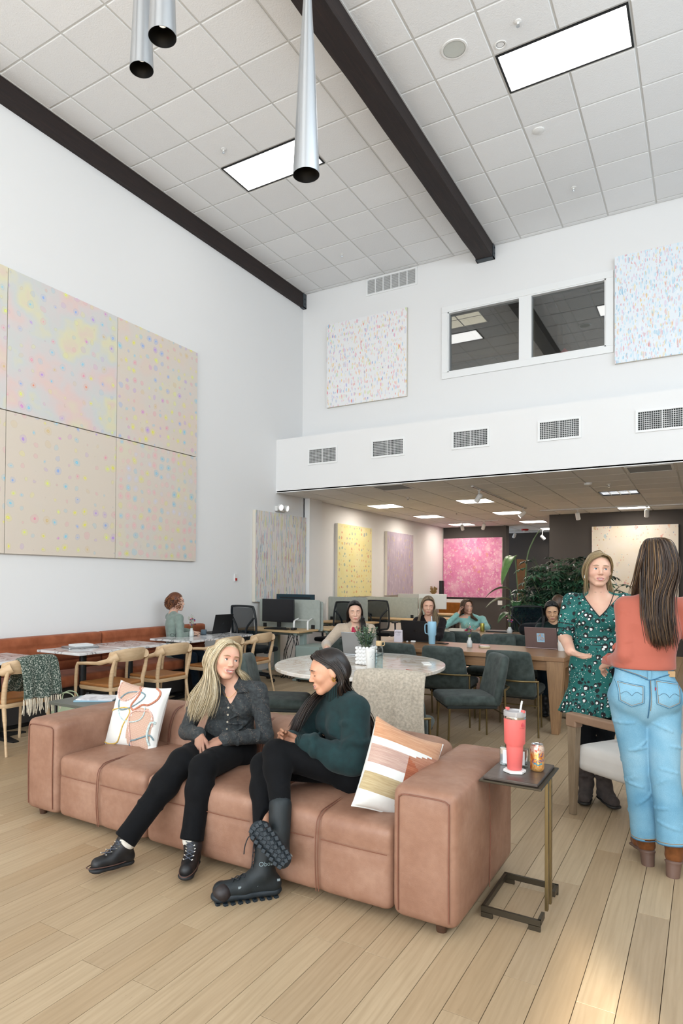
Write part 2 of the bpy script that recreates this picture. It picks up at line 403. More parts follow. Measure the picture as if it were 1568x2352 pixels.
t = thing('ceiling_speaker', 'round ceiling speaker with pale grille next to the middle beam', 'speaker', (-2.106, 6.247, ZC-.008))
MB().lathe([(.128, 0), (.126, -.008), (.108, -.008)], 32, capt=False, capb=False).build('trim_ring', M_PLASTIC_W, t, smooth=True)
MB().lathe([(.108, -.004), (.0001, -.002)], 32, capb=False).build('grille', mat('speaker_mesh', '#c9cbc4', .8, bscale=400, bstr=.4), t)
t = thing('recessed_downlight', 'small round recessed downlight at the corner of the light panel', 'downlight', (-1.704, 6.434, ZC-.008))
MB().lathe([(.058, 0), (.057, -.006), (.045, -.006), (.038, .015)], 24, capt=False, capb=False).build('trim_ring', M_PLASTIC_W, t, smooth=True)
MB().lathe([(.038, .0), (.034, .0), (.03, .008)], 20, capb=False).build('reflector', M_CHROME, t, smooth=True)
tag(MB().lathe([(.066, 0), (.064, -.008), (.05, -.014), (.0001, -.016)], 28, capt=False).build('blank_cover', M_PLASTIC_W, smooth=True, loc=(-1.654, 7.901, ZC-.008)), 'flat round white cover plate on the high ceiling', 'cover plate')

# ------------------------------------------------------------------ lower ceiling under the bulkhead
ceil_lo = struct(MB().box((-6.5, YM+.01, ZL+.035), (3.2, 21.2, ZL+.12)).build('ceiling_lower', M_WHITE))
xs = [-6.30]+[-2.16+T*i for i in range(-6, 7)]; ys = [YM+.012]+[9.48+T*i for i in range(0, 20)]
LLX = {-5.82: (11.92, 14.36, 16.80), -3.99: (11.92, 14.36, 16.80, 19.24), -1.55: (14.36,)}
lights = [(x, x+T, y, y+T) for x, q in LLX.items() for y in q]
ventc = [(-.94, -.94+T, 9.48, 9.48+T), (-4.60, -4.60+T, 9.48, 9.48+T)]; louv = (-1.55, -1.55+T, 11.92, 11.92+T)
lay(ceil_lo, xs, ys, ZL, lights+ventc+[louv])
LN = ['first ceiling light along the side wall past the bulkhead', 'second ceiling light along the side wall past the bulkhead', 'third ceiling light along the side wall, above the pink painting',
      'first ceiling light of the middle row, beside the track spot', 'second ceiling light of the middle row, at the end of the track', 'third ceiling light of the middle row, near the recess', 'farthest ceiling light, inside the dark recess',
      'square ceiling light in front of the cream painting wall']
for L, n in zip(lights, LN): troffer('square_troffer', n, *L, ZL, M_PLASTIC_W, M_LENS_LOW, 'low ceiling lights', .015)
t = thing('louvre_troffer', 'dim louvred ceiling light with small square cells', 'ceiling light', ((louv[0]+louv[1])/2, (louv[2]+louv[3])/2, ZL))
w = T/2-.012; mb = MB()
for a, b in (((-w, -w), (w, -w+.014)), ((-w, w-.014), (w, w)), ((-w, -w), (-w+.014, w)), ((w-.014, -w), (w, w))): mb.box((*a, -.01), (*b, .02))
mb.build('frame', M_BLACKMETAL, t)
mb = MB()
for i in range(1, 4): mb.box((-w+2*w*i/4-.008, -w, -.006), (-w+2*w*i/4+.008, w, .02)); mb.box((-w, -w+2*w*i/4-.008, -.006), (w, -w+2*w*i/4+.008, .02))
mb.build('louvre', M_CHROME, t)
MB().box((-w, -w, .015), (w, w, .022)).build('lens', emis('dim_lens', (.95, .97, 1, 1), 1.6), t)
def grille_vent(name, label, loc, w, h, mode, rot, group=None, nx=22, nz=9, m=None):
    "air grille built in x (width) and z (height), front towards -y"
    t = thing(name, label, 'air vent', loc, 0, group); t.rotation_euler = rot; e = .03; mb = MB()
    for a, b in (((-w/2-e, -h/2-e), (w/2+e, -h/2)), ((-w/2-e, h/2), (w/2+e, h/2+e)), ((-w/2-e, -h/2), (-w/2, h/2)), ((w/2, -h/2), (w/2+e, h/2))): mb.box((a[0], -.012, a[1]), (b[0], .004, b[1]))
    if mode == 'split': mb.box((-.006, -.010, -h/2), (.006, .004, h/2))
    if mode == 'six':
        for i in range(1, 6): mb.box((-w/2+w*i/6-.008, -.011, -h/2), (-w/2+w*i/6+.008, .004, h/2))
    mb.build('frame', M_TRIM, t)
    MB().box((-w/2, -.0005, -h/2), (w/2, .0, h/2)).build('duct_backing', mat('pale_duct_shade', '#a9a8a6', .9) if mode == 'six' else M_DARKIN, t)  # flat sheet behind the bars, duct shade put into its colour
    mb = MB()
    if mode != 'plain' and mode != 'six':
        for i in range(1, nx): mb.box((-w/2+w*i/nx-.0022, -.006, -h/2), (-w/2+w*i/nx+.0022, .001, h/2))
        for i in range(1, nz): mb.box((-w/2, -.006, -h/2+h*i/nz-.0022), (w/2, .001, -h/2+h*i/nz+.0022))
    else:
        for i in range(nz): 
            z = -h/2+h*(i+.5)/nz; mb.add([(-w/2, -.009, z-.004), (w/2, -.009, z-.004), (w/2, .001, z+.003), (-w/2, .001, z+.003), (-w/2, -.009, z-.001), (w/2, -.009, z-.001), (w/2, .001, z+.006), (-w/2, .001, z+.006)], [(0,3,2,1),(4,5,6,7),(0,1,5,4),(1,2,6,5),(2,3,7,6),(3,0,4,7)])
    mb.build('grille_bars', m or M_TRIM, t, fixn=False); return t
for (x0, x1, z0, z1), l in zip([(-5.648, -5.148, 3.455, 3.675), (-4.477, -3.974, 3.462, 3.69), (-3.169, -2.674, 3.47, 3.695), (-1.948, -1.45, 3.46, 3.69), (-.742, -.20, 3.45, 3.68)],
        ['white air vent on the bulkhead nearest the side wall', 'second air vent along the bulkhead, under the confetti painting', 'middle air vent of the bulkhead, under the office window', 'fourth air vent along the bulkhead, dark behind its bars', 'air vent of the bulkhead cut by the picture edge']):
    grille_vent('wall_vent', l, ((x0+x1)/2, YM-.001, (z0+z1)/2), x1-x0, z1-z0, 'split', (0, 0, 0), 'bulkhead air vents')
grille_vent('return_air_grille', 'long six-section return air grille high under the ceiling', (-4.565, YB-.001, 6.60), .88, .24, 'six', (0, 0, 0), nz=9)
for (a, b, c, d), l in zip(ventc, ['grey ceiling air vent by the bulkhead, over the standing women', 'grey ceiling air vent by the bulkhead near the first light']):
    grille_vent('ceiling_vent', l, ((a+b)/2, (c+d)/2, ZL-.001), .50, .50, 'plain', (PI/2, 0, 0), 'low ceiling vents', nz=24, m=mat('vent_grey', '#8c8a86', .6))

# track lights with their spot heads
def spot_head(x, y, z, az, tilt, label, drop=.12, g='white track spot heads'):
    t = thing('spot_head', label, 'spotlight', (x, y, z), az, g)
    MB().cyl((0, 0, 0), (0, 0, -drop), .010, n=8).cbox((0, 0, -.008), (.05, .035, .016)).build('stem', M_PLASTIC_W, t)
    d = Vector((0, math.cos(tilt), -math.sin(tilt))); c = Vector((0, 0, -drop)); a = c-d*.06; b = c+d*.09
    MB().tube([a, a+d*.012, b], [.03, .042, .044], 16).build('lamp_housing', M_PLASTIC_W, t, smooth=True)
    MB().tube([b+d*.001, b+d*.003], [.038, .036], 14).build('bulb', M_BULB, t)
def track(a, b, label):
    a, b = Vector(a), Vector(b); c = (a+b)/2; d = b-a; mb = MB(); r = Matrix.Rotation(math.atan2(d.y, d.x), 3, 'Z')
    mb.cbox((0, 0, 0), (d.length, .036, .02), r); o = mb.build('light_track', M_PLASTIC_W, loc=c); tag(o, label, 'light track')
    k = MB().cbox((0, 0, -.011), (d.length-.02, .012, .003), r).build('slot', M_BLACKMETAL, o)
ZT = ZL-.02
track((-3.12, 10.18, ZT), (-3.12, 13.79, ZT), 'long dark ceiling track running away from the bulkhead')
spot_head(-3.12, 10.55, ZT-.008, .9, .7, 'white track spot nearest the bulkhead'); spot_head(-3.12, 13.55, ZT-.008, 1.9, .7, 'white track spot at the far end of the long track')
track((-2.97, 14.37, ZT), (-.30, 14.41, ZT), 'pale ceiling track in front of the cream painting wall')
spot_head(-2.235, 14.40, ZT-.008, -.2, 1.1, 'white track spot over the edge of the cream painting wall'); spot_head(-.983, 14.41, ZT-.008, .15, 1.1, 'white track spot directly above the cream painting')
track((-5.6, 16.15, ZT), (-4.3, 16.15, ZT), 'short ceiling track in front of the pink painting')
spot_head(-5.2, 16.15, ZT-.008, .1, .8, 'white track spot aimed at the pink painting'); spot_head(-4.66, 16.15, ZT-.008, .6, .8, 'white track spot to the side of the pink painting')
track((-5.0, 19.7, ZT), (-3.6, 19.7, ZT), 'short ceiling track inside the dark recess')
spot_head(-4.78, 19.7, ZT-.008, .6, .7, 'tilted white spot in the recess beside the red alarm'); spot_head(-4.0, 19.7, ZT-.008, -.8, .7, 'white spot hanging in the recess under the light', .2)
t = thing('fire_strobe', 'red fire alarm strobe on the recess ceiling', 'alarm', (-4.398, 19.31, ZL-.008))
MB().lathe([(.10, 0), (.10, -.03), (.085, -.05)], 24).build('base', mat('alarm_red', '#b3241f', .4), t, smooth=True)
MB().lathe([(.05, -.05), (.04, -.075), (.015, -.085)], 16).build('strobe_lens', M_PLASTIC_W, t, smooth=True)
for x, y, l in ((-1.265, 11.02, 'white fire sprinkler between the louvred light and the ceiling vent'), (-4.55, 11.05, 'white fire sprinkler before the first low ceiling light'), (-4.6, 13.9, 'white fire sprinkler beside the second low ceiling light')): sprinkler(x, y, ZL, l, 'low ceiling sprinklers')
tag(MB().lathe([(.06, 0), (.055, -.03), (.03, -.04), (.0001, -.042)], 24, capt=False).build('smoke_detector', M_PLASTIC_W, smooth=True, loc=(-1.524, 10.765, ZL-.008)), 'white round smoke detector under the low ceiling', 'smoke detector')

# ------------------------------------------------------------------ office window in the upper wall and the office behind it
wn = struct(thing('window_1', 'interior office window with white frame and two panes', 'window', (0, YB, 0))); del wn['category']
mb = MB(); e = .10
for a, b in (((WX0-e, WZ0-e), (WX1+e, WZ0)), ((WX0-e, WZ1), (WX1+e, WZ1+e)), ((WX0-e, WZ0), (WX0, WZ1)), ((WX1, WZ0), (WX1+e, WZ1))): mb.box((a[0], -.028, a[1]), (b[0], .0, b[1]))
mb.build('window_frame', M_TRIM, wn, bevel=.004)
mb = MB()
for a, b in (((WX0, WZ0), (WX1, WZ0+.018)), ((WX0, WZ1-.018), (WX1, WZ1)), ((WX0, WZ0), (WX0+.018, WZ1)), ((WX1-.018, WZ0), (WX1, WZ1))): mb.box((a[0], -.018, a[1]), (b[0], .12, b[1]))
mb.build('window_stop', M_TRIM, wn)
MB().box((-2.435, -.02, WZ0+.018), (-2.252, .12, WZ1-.018)).build('mullion', M_TRIM, wn)
M_PANE = glass('window_glass', '#d8dcdc', .02, .5)
for a, b in ((WX0+.018, -2.435), (-2.252, WX1-.018)): MB().box((a, .05, WZ0+.018), (b, .056, WZ1-.018)).build('pane', M_PANE, wn)
OY = 16.2
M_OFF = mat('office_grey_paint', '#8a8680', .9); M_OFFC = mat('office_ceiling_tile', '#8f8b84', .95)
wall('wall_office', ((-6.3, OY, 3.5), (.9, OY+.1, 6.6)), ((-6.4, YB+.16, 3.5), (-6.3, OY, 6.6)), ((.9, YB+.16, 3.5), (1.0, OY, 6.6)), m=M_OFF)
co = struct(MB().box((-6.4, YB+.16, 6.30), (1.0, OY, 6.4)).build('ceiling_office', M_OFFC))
mb = MB()
for i in range(13): mb.box((-6.3+i*.61-.01, YB+.16, 6.294), (-6.3+i*.61+.01, OY, 6.30))
for i in range(10): mb.box((-6.3, YB+.2+i*.61-.01, 6.293), (.9, YB+.2+i*.61+.01, 6.30))
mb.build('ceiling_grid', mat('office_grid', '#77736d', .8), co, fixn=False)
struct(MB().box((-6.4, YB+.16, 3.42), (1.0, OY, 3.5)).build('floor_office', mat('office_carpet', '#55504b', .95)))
struct(MB().box((-6.3, 12.9, 5.98), (-2.3, 13.12, 6.30)).build('beam_office', mat('office_soffit', '#a98f6c', .8)))
tag(MB().box((-2.42, 11.0, 3.5), (-2.36, 14.4, 6.28)).build('glass_partition', mat('frosted_panel', '#b9a98b', .35)), 'pale partition panel inside the upstairs office', 'partition')
M_WARM = emis('office_panel_light', (1, .86, .64, 1), .9)
troffer('office_light', 'warm light panel on the upstairs office ceiling, seen through the pane', -4.6, -3.4, 11.5, 12.1, 6.30, M_TRIM, M_WARM, 'office lights')
troffer('office_light', 'warm light panel at the far edge of the upstairs office pane', -1.5, -.4, 13.0, 13.6, 6.30, M_TRIM, M_WARM, 'office lights')
for x, y, z, lb in ((-4.65, 15.8, 5.2, 'lone round lamp bulb at the near end of the upstairs office pane'), (-3.55, 15.6, 5.45, 'highest of the three small bulbs inside the upstairs office'), (-3.45, 15.6, 5.25, 'lowest of the three small bulbs inside the upstairs office'), (-2.95, 15.6, 5.35, 'small bulb beside the mullion inside the upstairs office')):
    o = thing('office_bulb', lb, 'lamp', (x, y, z), 0, 'office bulbs')
    mb = MB(); bmv = bmesh.new(); bmesh.ops.create_icosphere(bmv, subdivisions=2, radius=.045); me = bpy.data.meshes.new('globe'); bmv.to_mesh(me); bmv.free(); me.materials.append(emis('office_bulb_glow', (1, .93, .8, 1), 6) if 'office_bulb_glow' not in MATS else MATS['office_bulb_glow']); link('globe', me, o)
    MB().cyl((0, 0, .03), (0, 0, 6.3-z), .005, n=6).build('cord', M_BLACKMETAL, o)
MB_red = MB(); pts = []
for k in range(10):
    a = PI/2+k*PI/5; r = .12 if k % 2 == 0 else .085; pts.append((r*math.cos(a), r*math.sin(a)))
kx = len(MB_red.v); MB_red.prism(pts, -.05, .05); MB_red.xf(kx, Matrix.Rotation(PI/2, 4, 'X'))
tag(MB_red.build('red_box', mat('bright_red', '#e8283a', .5), loc=(-1.83, 10.62, WZ0+.06), bevel=.01), 'bright red object standing on the office window sill', 'ornament')
tag(MB().box((-.45, -.12, -.02), (.45, .12, .0)).box((-.43, -.1, -WZ0+3.5), (-.40, -.07, -.02)).box((.40, .07, -WZ0+3.5), (.43, .1, -.02)).build('office_shelf', M_TRIM, loc=(-1.83, 10.62, WZ0-.03)), 'white shelf behind the office window sill', 'shelf')

# ------------------------------------------------------------------ wall devices
t = thing('emergency_light', 'white twin-head emergency light above the striped canvas', 'emergency light', (XL, 9.53, 2.73))
MB().box((0, -.13, -.045), (.06, .13, .045)).build('battery_case', M_PLASTIC_W, t, bevel=.012)
for s in (-1, 1):
    h = MB().tube([(.05, s*.085, .02), (.075, s*.09, .022), (.12, s*.10, .012)], [.03, .055, .058], 18).build('lamp_head', M_PLASTIC_W, t, smooth=True)
    MB().tube([(.1205, s*.10, .012), (.126, s*.101, .011)], [.05, .044], 18).build('lens', emis('emergency_lens', (1, 1, 1, 1), .9) if 'emergency_lens' not in MATS else MATS['emergency_lens'], h)
t = thing('fire_pull', 'small pale wall switch with a red tab on the side wall', 'wall switch', (XL, 8.304, 1.53))
MB().box((0, -.035, -.06), (.018, .035, .06)).build('plate', M_PLASTIC_W, t, bevel=.004)
MB().box((.018, -.02, -.045), (.026, .02, -.005)).build('tab', MATS['alarm_red'], t)
t = thing('wall_switch', 'white square wall plate under the pink painting', 'wall switch', (-4.72, 17.9, .93))
MB().box((-.06, -.012, -.06), (.06, 0, .06)).build('plate', M_PLASTIC_W, t, bevel=.003)
MB().box((-.02, -.018, -.03), (.02, -.012, .03)).build('rocker', M_TRIM, t)
t = thing('door_1', 'oak door edge standing open in the dark recess', 'door', (-4.42, 18.6, 0)); struct(t); del t['category']
MB().box((-.03, 0, .01), (.03, .85, 2.12)).build('door_leaf', mat('door_oak', '#8a5f35', .5, var=.2, vscale=4), t)
MB().tube([(.03, .08, 1.0), (.08, .08, 1.0), (.08, .19, 1.0)], .009, 8).build('door_handle', M_CHROME, t)
tag(MB().box((-.5, -.03, .9), (.5, 0, 2.0)).box((-.53, -.035, .87), (.53, -.03, .9)).build('whiteboard', mat('grey_board', '#a9a7a8', .4), loc=(-3.6, 20.84, 0)), 'pale grey board on the far recess wall behind the plants', 'board')

# ------------------------------------------------------------------ pendants over the seating
M_PENDIN = mat('pendant_inside', '#1b1b1c', .4)
def pendant(x, y, z, label, L=.80, r=.05):
    t = thing('pendant_lamp', label, 'pendant lamp', (x, y, z), 0, 'steel cone pendants')
    MB().lathe([(r, 0), (r*.93, .08), (r*.60, L*.55), (.008, L)], 40, capb=False).build('cone_shade', M_BRUSHED, t, smooth=True, fixn=False)
    MB().lathe([(r-.0015, .0), (r*.9, .07), (r*.86, .10)], 40, capb=False, capt=False).build('inner_sleeve', M_PENDIN, t, smooth=True)
    s = MB().lathe([(.0001, .045), (.018, .045), (.032, .055), (.036, .075), (.02, .11)], 24).build('bulb', M_CHROME, t, smooth=True)
    MB().lathe([(.0001, .0445), (.014, .0445), (.013, .046)], 14).build('bulb_core', emis('pendant_glow', (1, .95, .85, 1), .8) if 'pendant_glow' not in MATS else MATS['pendant_glow'], s)
    MB().cyl((0, 0, L-.005), (0, 0, ZC-z), .003, n=6).build('cable', M_STEEL, t)
    MB().lathe([(.05, ZC-z-.03), (.05, ZC-z-.008)], 20).build('canopy', M_BRUSHED, t)
pendant(-1.278, 2.097, 3.025, 'tall steel cone pendant hanging alone in front of the middle beam')
pendant(-2.037, 1.992, 3.665, 'lower steel cone pendant of the pair, its bulb in view', .85)
pendant(-1.653, 1.716, 3.442, 'larger steel pendant of the pair cut by the top edge', .85)

# ------------------------------------------------------------------ abstract canvases
PASTEL = [(0, '#efe94e'), (.16, '#7fd0ea'), (.32, '#bd94e2'), (.44, '#f09ab0'), (.56, '#8fb2ea'), (.70, '#dfc389'), (.78, '#e8f06a'), (.90, '#dd88cf'), (.97, '#ef8a62')]
def uv(q, rnd=True, rs=40):
    v = q.co(); x = q.n('SeparateXYZ', i={0: v}).outputs
    if rnd:
        r = q.n('ObjectInfo').outputs['Random']
        return q.n('CombineXYZ', i={0: q.math('ADD', x[0], q.math('MULTIPLY', r, rs)), 1: q.math('ADD', x[2], q.math('MULTIPLY', r, rs*1.7)), 2: 0.0}).outputs[0]
    return q.n('CombineXYZ', i={0: x[0], 1: x[2], 2: 0.0}).outputs[0]
def paint_dots(name, base, wash, scale, pal, size=(.10, .22), halo=.4, rnd=.5):
    q = NT(name); v = uv(q)
    vd = q.n('VectorMath', operation='ADD', i={0: v, 1: q.n('VectorMath', operation='SCALE', i={0: q.noise(v, 9, 2, out=1), 'Scale': .045}).outputs[0]}).outputs[0]
    d = q.vor(vd, scale, rnd); c = q.vor(vd, scale, rnd, out='Color'); sp = q.n('SeparateColor', i={0: c}).outputs
    col = q.ramp(sp[0], pal, 'CONSTANT')
    wcol = q.ramp(q.noise(v, 1.7, 3), [(.25, '#e6e4b8'), (.40, '#ecc9c8'), (.48, '#dcd3d8'), (.56, '#cfd9dc'), (.64, '#e4e2b6'), (.76, '#eabfc4')])
    wm = q.ramp(q.noise(q.map(v, loc=(7, 3, 0)), 1.5, 5, .6), [(.5-wash*.35, 0.0), (.5-wash*.35+.10, 1.0)])
    b = q.mix(q.math('MULTIPLY', wm, min(.62, wash*.75)), base, wcol)
    thr = q.math('ADD', q.math('MULTIPLY', sp[1], size[1]-size[0]), size[0])
    hal = q.math('MULTIPLY', q.math('LESS_THAN', d, q.math('MULTIPLY', thr, 2.1)), halo)
    b = q.mix(hal, b, q.mix(.25, col, base))
    ring = q.math('MULTIPLY', q.math('LESS_THAN', q.math('ABSOLUTE', q.math('SUBTRACT', d, q.math('MULTIPLY', thr, 2.1))), .014), .16)
    b = q.mix(ring, b, '#b9a596')
    core = q.math('LESS_THAN', q.vor(q.map(vd, (1.0, .8, 1)), scale, rnd) if False else d, q.math('MULTIPLY', thr, .85))
    b = q.mix(q.math('MULTIPLY', core, .85), b, col)
    hi = q.math('LESS_THAN', d, q.math('MULTIPLY', thr, .22)); b = q.mix(q.math('MULTIPLY', hi, .6), b, '#f6f4f6')
    q.P(Base_Color=b, Roughness=.6); q.bump(q.math('SUBTRACT', q.math('MULTIPLY', core, .5), q.math('MULTIPLY', q.noise(v, 300, 2), .1)), .25, .006); return q.m
def paint_strokes(name, base, pal, layers, mottle=None, grid=.9):
    q = NT(name); v = uv(q); b = base
    if mottle: b = q.ramp(q.noise(q.map(v, mottle[1]), 1, 4, .6), mottle[0])
    hh = None
    for k, (sx, sz, dens, thr, alpha) in enumerate(layers):
        vv = q.map(v, (sx, sz, 1), (3.1*k, 1.7*k, 0))
        vv = q.n('VectorMath', operation='ADD', i={0: vv, 1: q.n('VectorMath', operation='SCALE', i={0: q.noise(v, 14, 3, out=1), 'Scale': .55}).outputs[0]}).outputs[0]
        d = q.vor(vv, 1, grid); c = q.vor(vv, 1, grid, out='Color'); sp = q.n('SeparateColor', i={0: c}).outputs
        m = q.math('MULTIPLY', q.math('LESS_THAN', d, q.math('MULTIPLY', q.math('ADD', sp[2], .35), thr)), q.math('LESS_THAN', sp[1], dens))
        m = q.math('MULTIPLY', m, q.ramp(q.noise(q.map(v, (60, 9, 1)), 1, 3), [(.35, .45*alpha), (.6, alpha)]))
        b = q.mix(m, b, q.ramp(sp[0], pal, 'CONSTANT'))
        hh = m if hh is None else q.math('ADD', hh, m)
    q.P(Base_Color=b, Roughness=.55); q.bump(hh, .15, .004); return q.m
M_CSIDE = mat('canvas_edge', '#ded5c6', .85)
def canvas(name, label, x0, x1, z0, z1, m, at, facing, t=.038, group=None, side=None):
    w, h = x1-x0, z1-z0; mb = MB(); c = .003
    mb.cur = 1; mb.box((-w/2, -t, -h/2), (w/2, 0, h/2)); mb.mi[2] = 0
    o = mb.build(name, [m, side or M_CSIDE], fixn=False); mid = (x0+x1)/2
    if facing == 'x': o.location = (at+.004, mid, (z0+z1)/2); o.rotation_euler = (0, 0, PI/2)
    else: o.location = (mid, at-.004, (z0+z1)/2)
    return tag(o, label, 'painting', group)
LIN = '#e2d4c4'
MD1 = paint_dots('wash_dots_painting', LIN, .95, 7.0, PASTEL, (.07, .15), .25)
MD2 = paint_dots('blue_dots_painting', LIN, .32, 8.2, PASTEL, (.08, .17), .45)
MD3 = paint_dots('sparse_dots_painting', LIN, .05, 7.0, PASTEL, (.06, .17), .30, .45)
MD4 = paint_dots('dense_dots_painting', LIN, .30, 8.4, [(0, '#e6e27a'), (.12, '#f0b9bd'), (.34, '#9fd0e2'), (.46, '#efc3c4'), (.62, '#d9d6e2'), (.76, '#8ccadf'), (.88, '#eccbc4')], (.12, .2), .5, .4)
LW = 'pastel dot canvases on the side wall'
y0, ym, y1, z0, zm, z1 = 4.255, 5.781, 7.306, 1.760, 3.272, 4.788
canvas('dot_canvas', 'beige canvas washed with pink and yellow stains, upper row of the wall group', y0+.004, ym-.004, zm+.006, z1, MD1, XL, 'x', group=LW)
canvas('dot_canvas', 'beige canvas with close pale blue and yellow dots at the upper far end', ym+.004, y1, zm+.006, z1, MD2, XL, 'x', group=LW)
canvas('dot_canvas', 'beige canvas with widely spaced pastel dots in the lower row', y0+.004, ym-.004, z0, zm-.006, MD3, XL, 'x', group=LW)
canvas('dot_canvas', 'beige canvas with crowded pink and turquoise dots at the lower far end', ym+.004, y1, z0, zm-.006, MD4, XL, 'x', group=LW)
canvas('dot_canvas', 'upper canvas of which only a pink sliver shows at the picture edge', y0-1.52, y0-.004, zm+.006, z1, MD1, XL, 'x', group=LW)
canvas('dot_canvas', 'lower canvas of which only a beige sliver shows at the picture edge', y0-1.52, y0-.004, z0, zm-.006, MD3, XL, 'x', group=LW)
RAIN = [(0, '#f3c13a'), (.12, '#e86a4a'), (.22, '#f0a9c0'), (.36, '#b9b1e0'), (.48, '#8fc3e0'), (.58, '#5b7fc4'), (.66, '#f4b98a'), (.76, '#cfe08c'), (.86, '#e3567f'), (.94, '#f6e6a0')]
MS1 = paint_strokes('confetti_painting', '#f2f0ef', RAIN, [(26, 7, .5, .42, .4), (44, 11, .6, .42, .7), (36, 10, .22, .42, .95)])
MS2 = paint_strokes('blue_confetti_painting', '#eaeef2', [(0, '#b5dcec'), (.24, '#e5a3aa'), (.34, '#efd27a'), (.44, '#dcebf2'), (.62, '#e3c2d6'), (.74, '#86bcd6'), (.84, '#eaab86'), (.9, '#f4f4f4'), (.97, '#cf5a66')], [(22, 7, .75, .45, .5), (40, 11, .7, .45, .75), (60, 16, .5, .45, .8)])
canvas('confetti_canvas', 'white square canvas of rainbow flecks left of the office window', -5.785, -4.255, 4.590, 6.085, MS1, YB, 'y', .05)
canvas('confetti_canvas', 'white canvas of blue and red flecks cut by the picture edge', -1.10, .42, 4.600, 6.125, MS2, YB, 'y', .05)
MS3 = paint_strokes('drip_painting', '#e2ddd8', [(0, '#d9d47a'), (.14, '#c9515a'), (.22, '#9fc6d8'), (.42, '#d8c0cf'), (.56, '#6fa3bd'), (.64, '#e3e0a0'), (.78, '#b9a0a8'), (.9, '#e0a08c'), (.96, '#2f6f8a')], [(24, 1.6, .8, .5, .45), (34, 3.0, .7, .5, .7), (44, 5.0, .5, .45, .9)])
canvas('drip_canvas', 'tall pale canvas of fine dripping colour lines under the emergency light', 8.752, 10.352, 1.140, 2.645, MS3, XL, 'x', .06)
YEL = paint_strokes('yellow_painting', '#efe3a6', [(0, '#d98a6a'), (.3, '#b9a3a0'), (.5, '#7fa3a0'), (.7, '#e2b85e'), (.85, '#9aa7b0')], [(9, 9, .85, .22, .9), (11, 11, .3, .16, .8)], ([(.3, '#efe6b4'), (.7, '#ecdf98')], (3, 3, 1)), .35)
LAV = paint_strokes('lavender_painting', '#bdb0bd', [(0, '#d8cfd8'), (.4, '#d9c97a'), (.7, '#a79ab8'), (.9, '#c98a8a')], [(16, 7, .7, .4, .6), (10, 8, .35, .3, .8)], ([(.3, '#a99db2'), (.5, '#bdb0bf'), (.7, '#cbbfc8')], (22, 3, 1)))
canvas('yellow_canvas', 'pale yellow canvas with rows of small coloured spots', 11.53, 13.10, 1.165, 2.640, YEL, -6.30, 'x', .06)
canvas('lavender_canvas', 'lavender grey canvas with soft yellow flecks', 13.92, 15.50, 1.165, 2.640, LAV, -6.30, 'x', .06)
PNK = paint_strokes('pink_painting', '#dd8fb4', [(0, '#f2c3cf'), (.35, '#eedbd6'), (.5, '#d56f9c'), (.75, '#f4e3da'), (.88, '#b9758f'), (.95, '#d99a4a')], [(9, 7, .8, .45, .6), (16, 14, .6, .4, .75), (30, 22, .35, .4, .85)], ([(.3, '#cf6f9d'), (.5, '#de8db2'), (.7, '#eab3c6')], (4, 3, 1)))
canvas('pink_canvas', 'square pink canvas with cream patches on the dark wall', -6.285, -4.655, 1.060, 2.690, PNK, 17.90, 'y', .05)
CRM = paint_strokes('cream_painting', '#e9dfd0', [(0, '#d98074'), (.2, '#e9b48a'), (.34, '#7f92b8'), (.46, '#a9c6cf'), (.6, '#d9c0b8'), (.75, '#c9a25e'), (.88, '#d99a9a')], [(9, 5, .30, .34, .75), (22, 16, .30, .34, .8)], ([(.3, '#e9ddc6'), (.7, '#ece4dc')], (2, 2, 1)))
canvas('cream_canvas', 'large cream canvas with scattered colour strokes behind the standing women', -2.105, -.484, 1.070, 2.697, CRM, 15.46, 'y', .05)
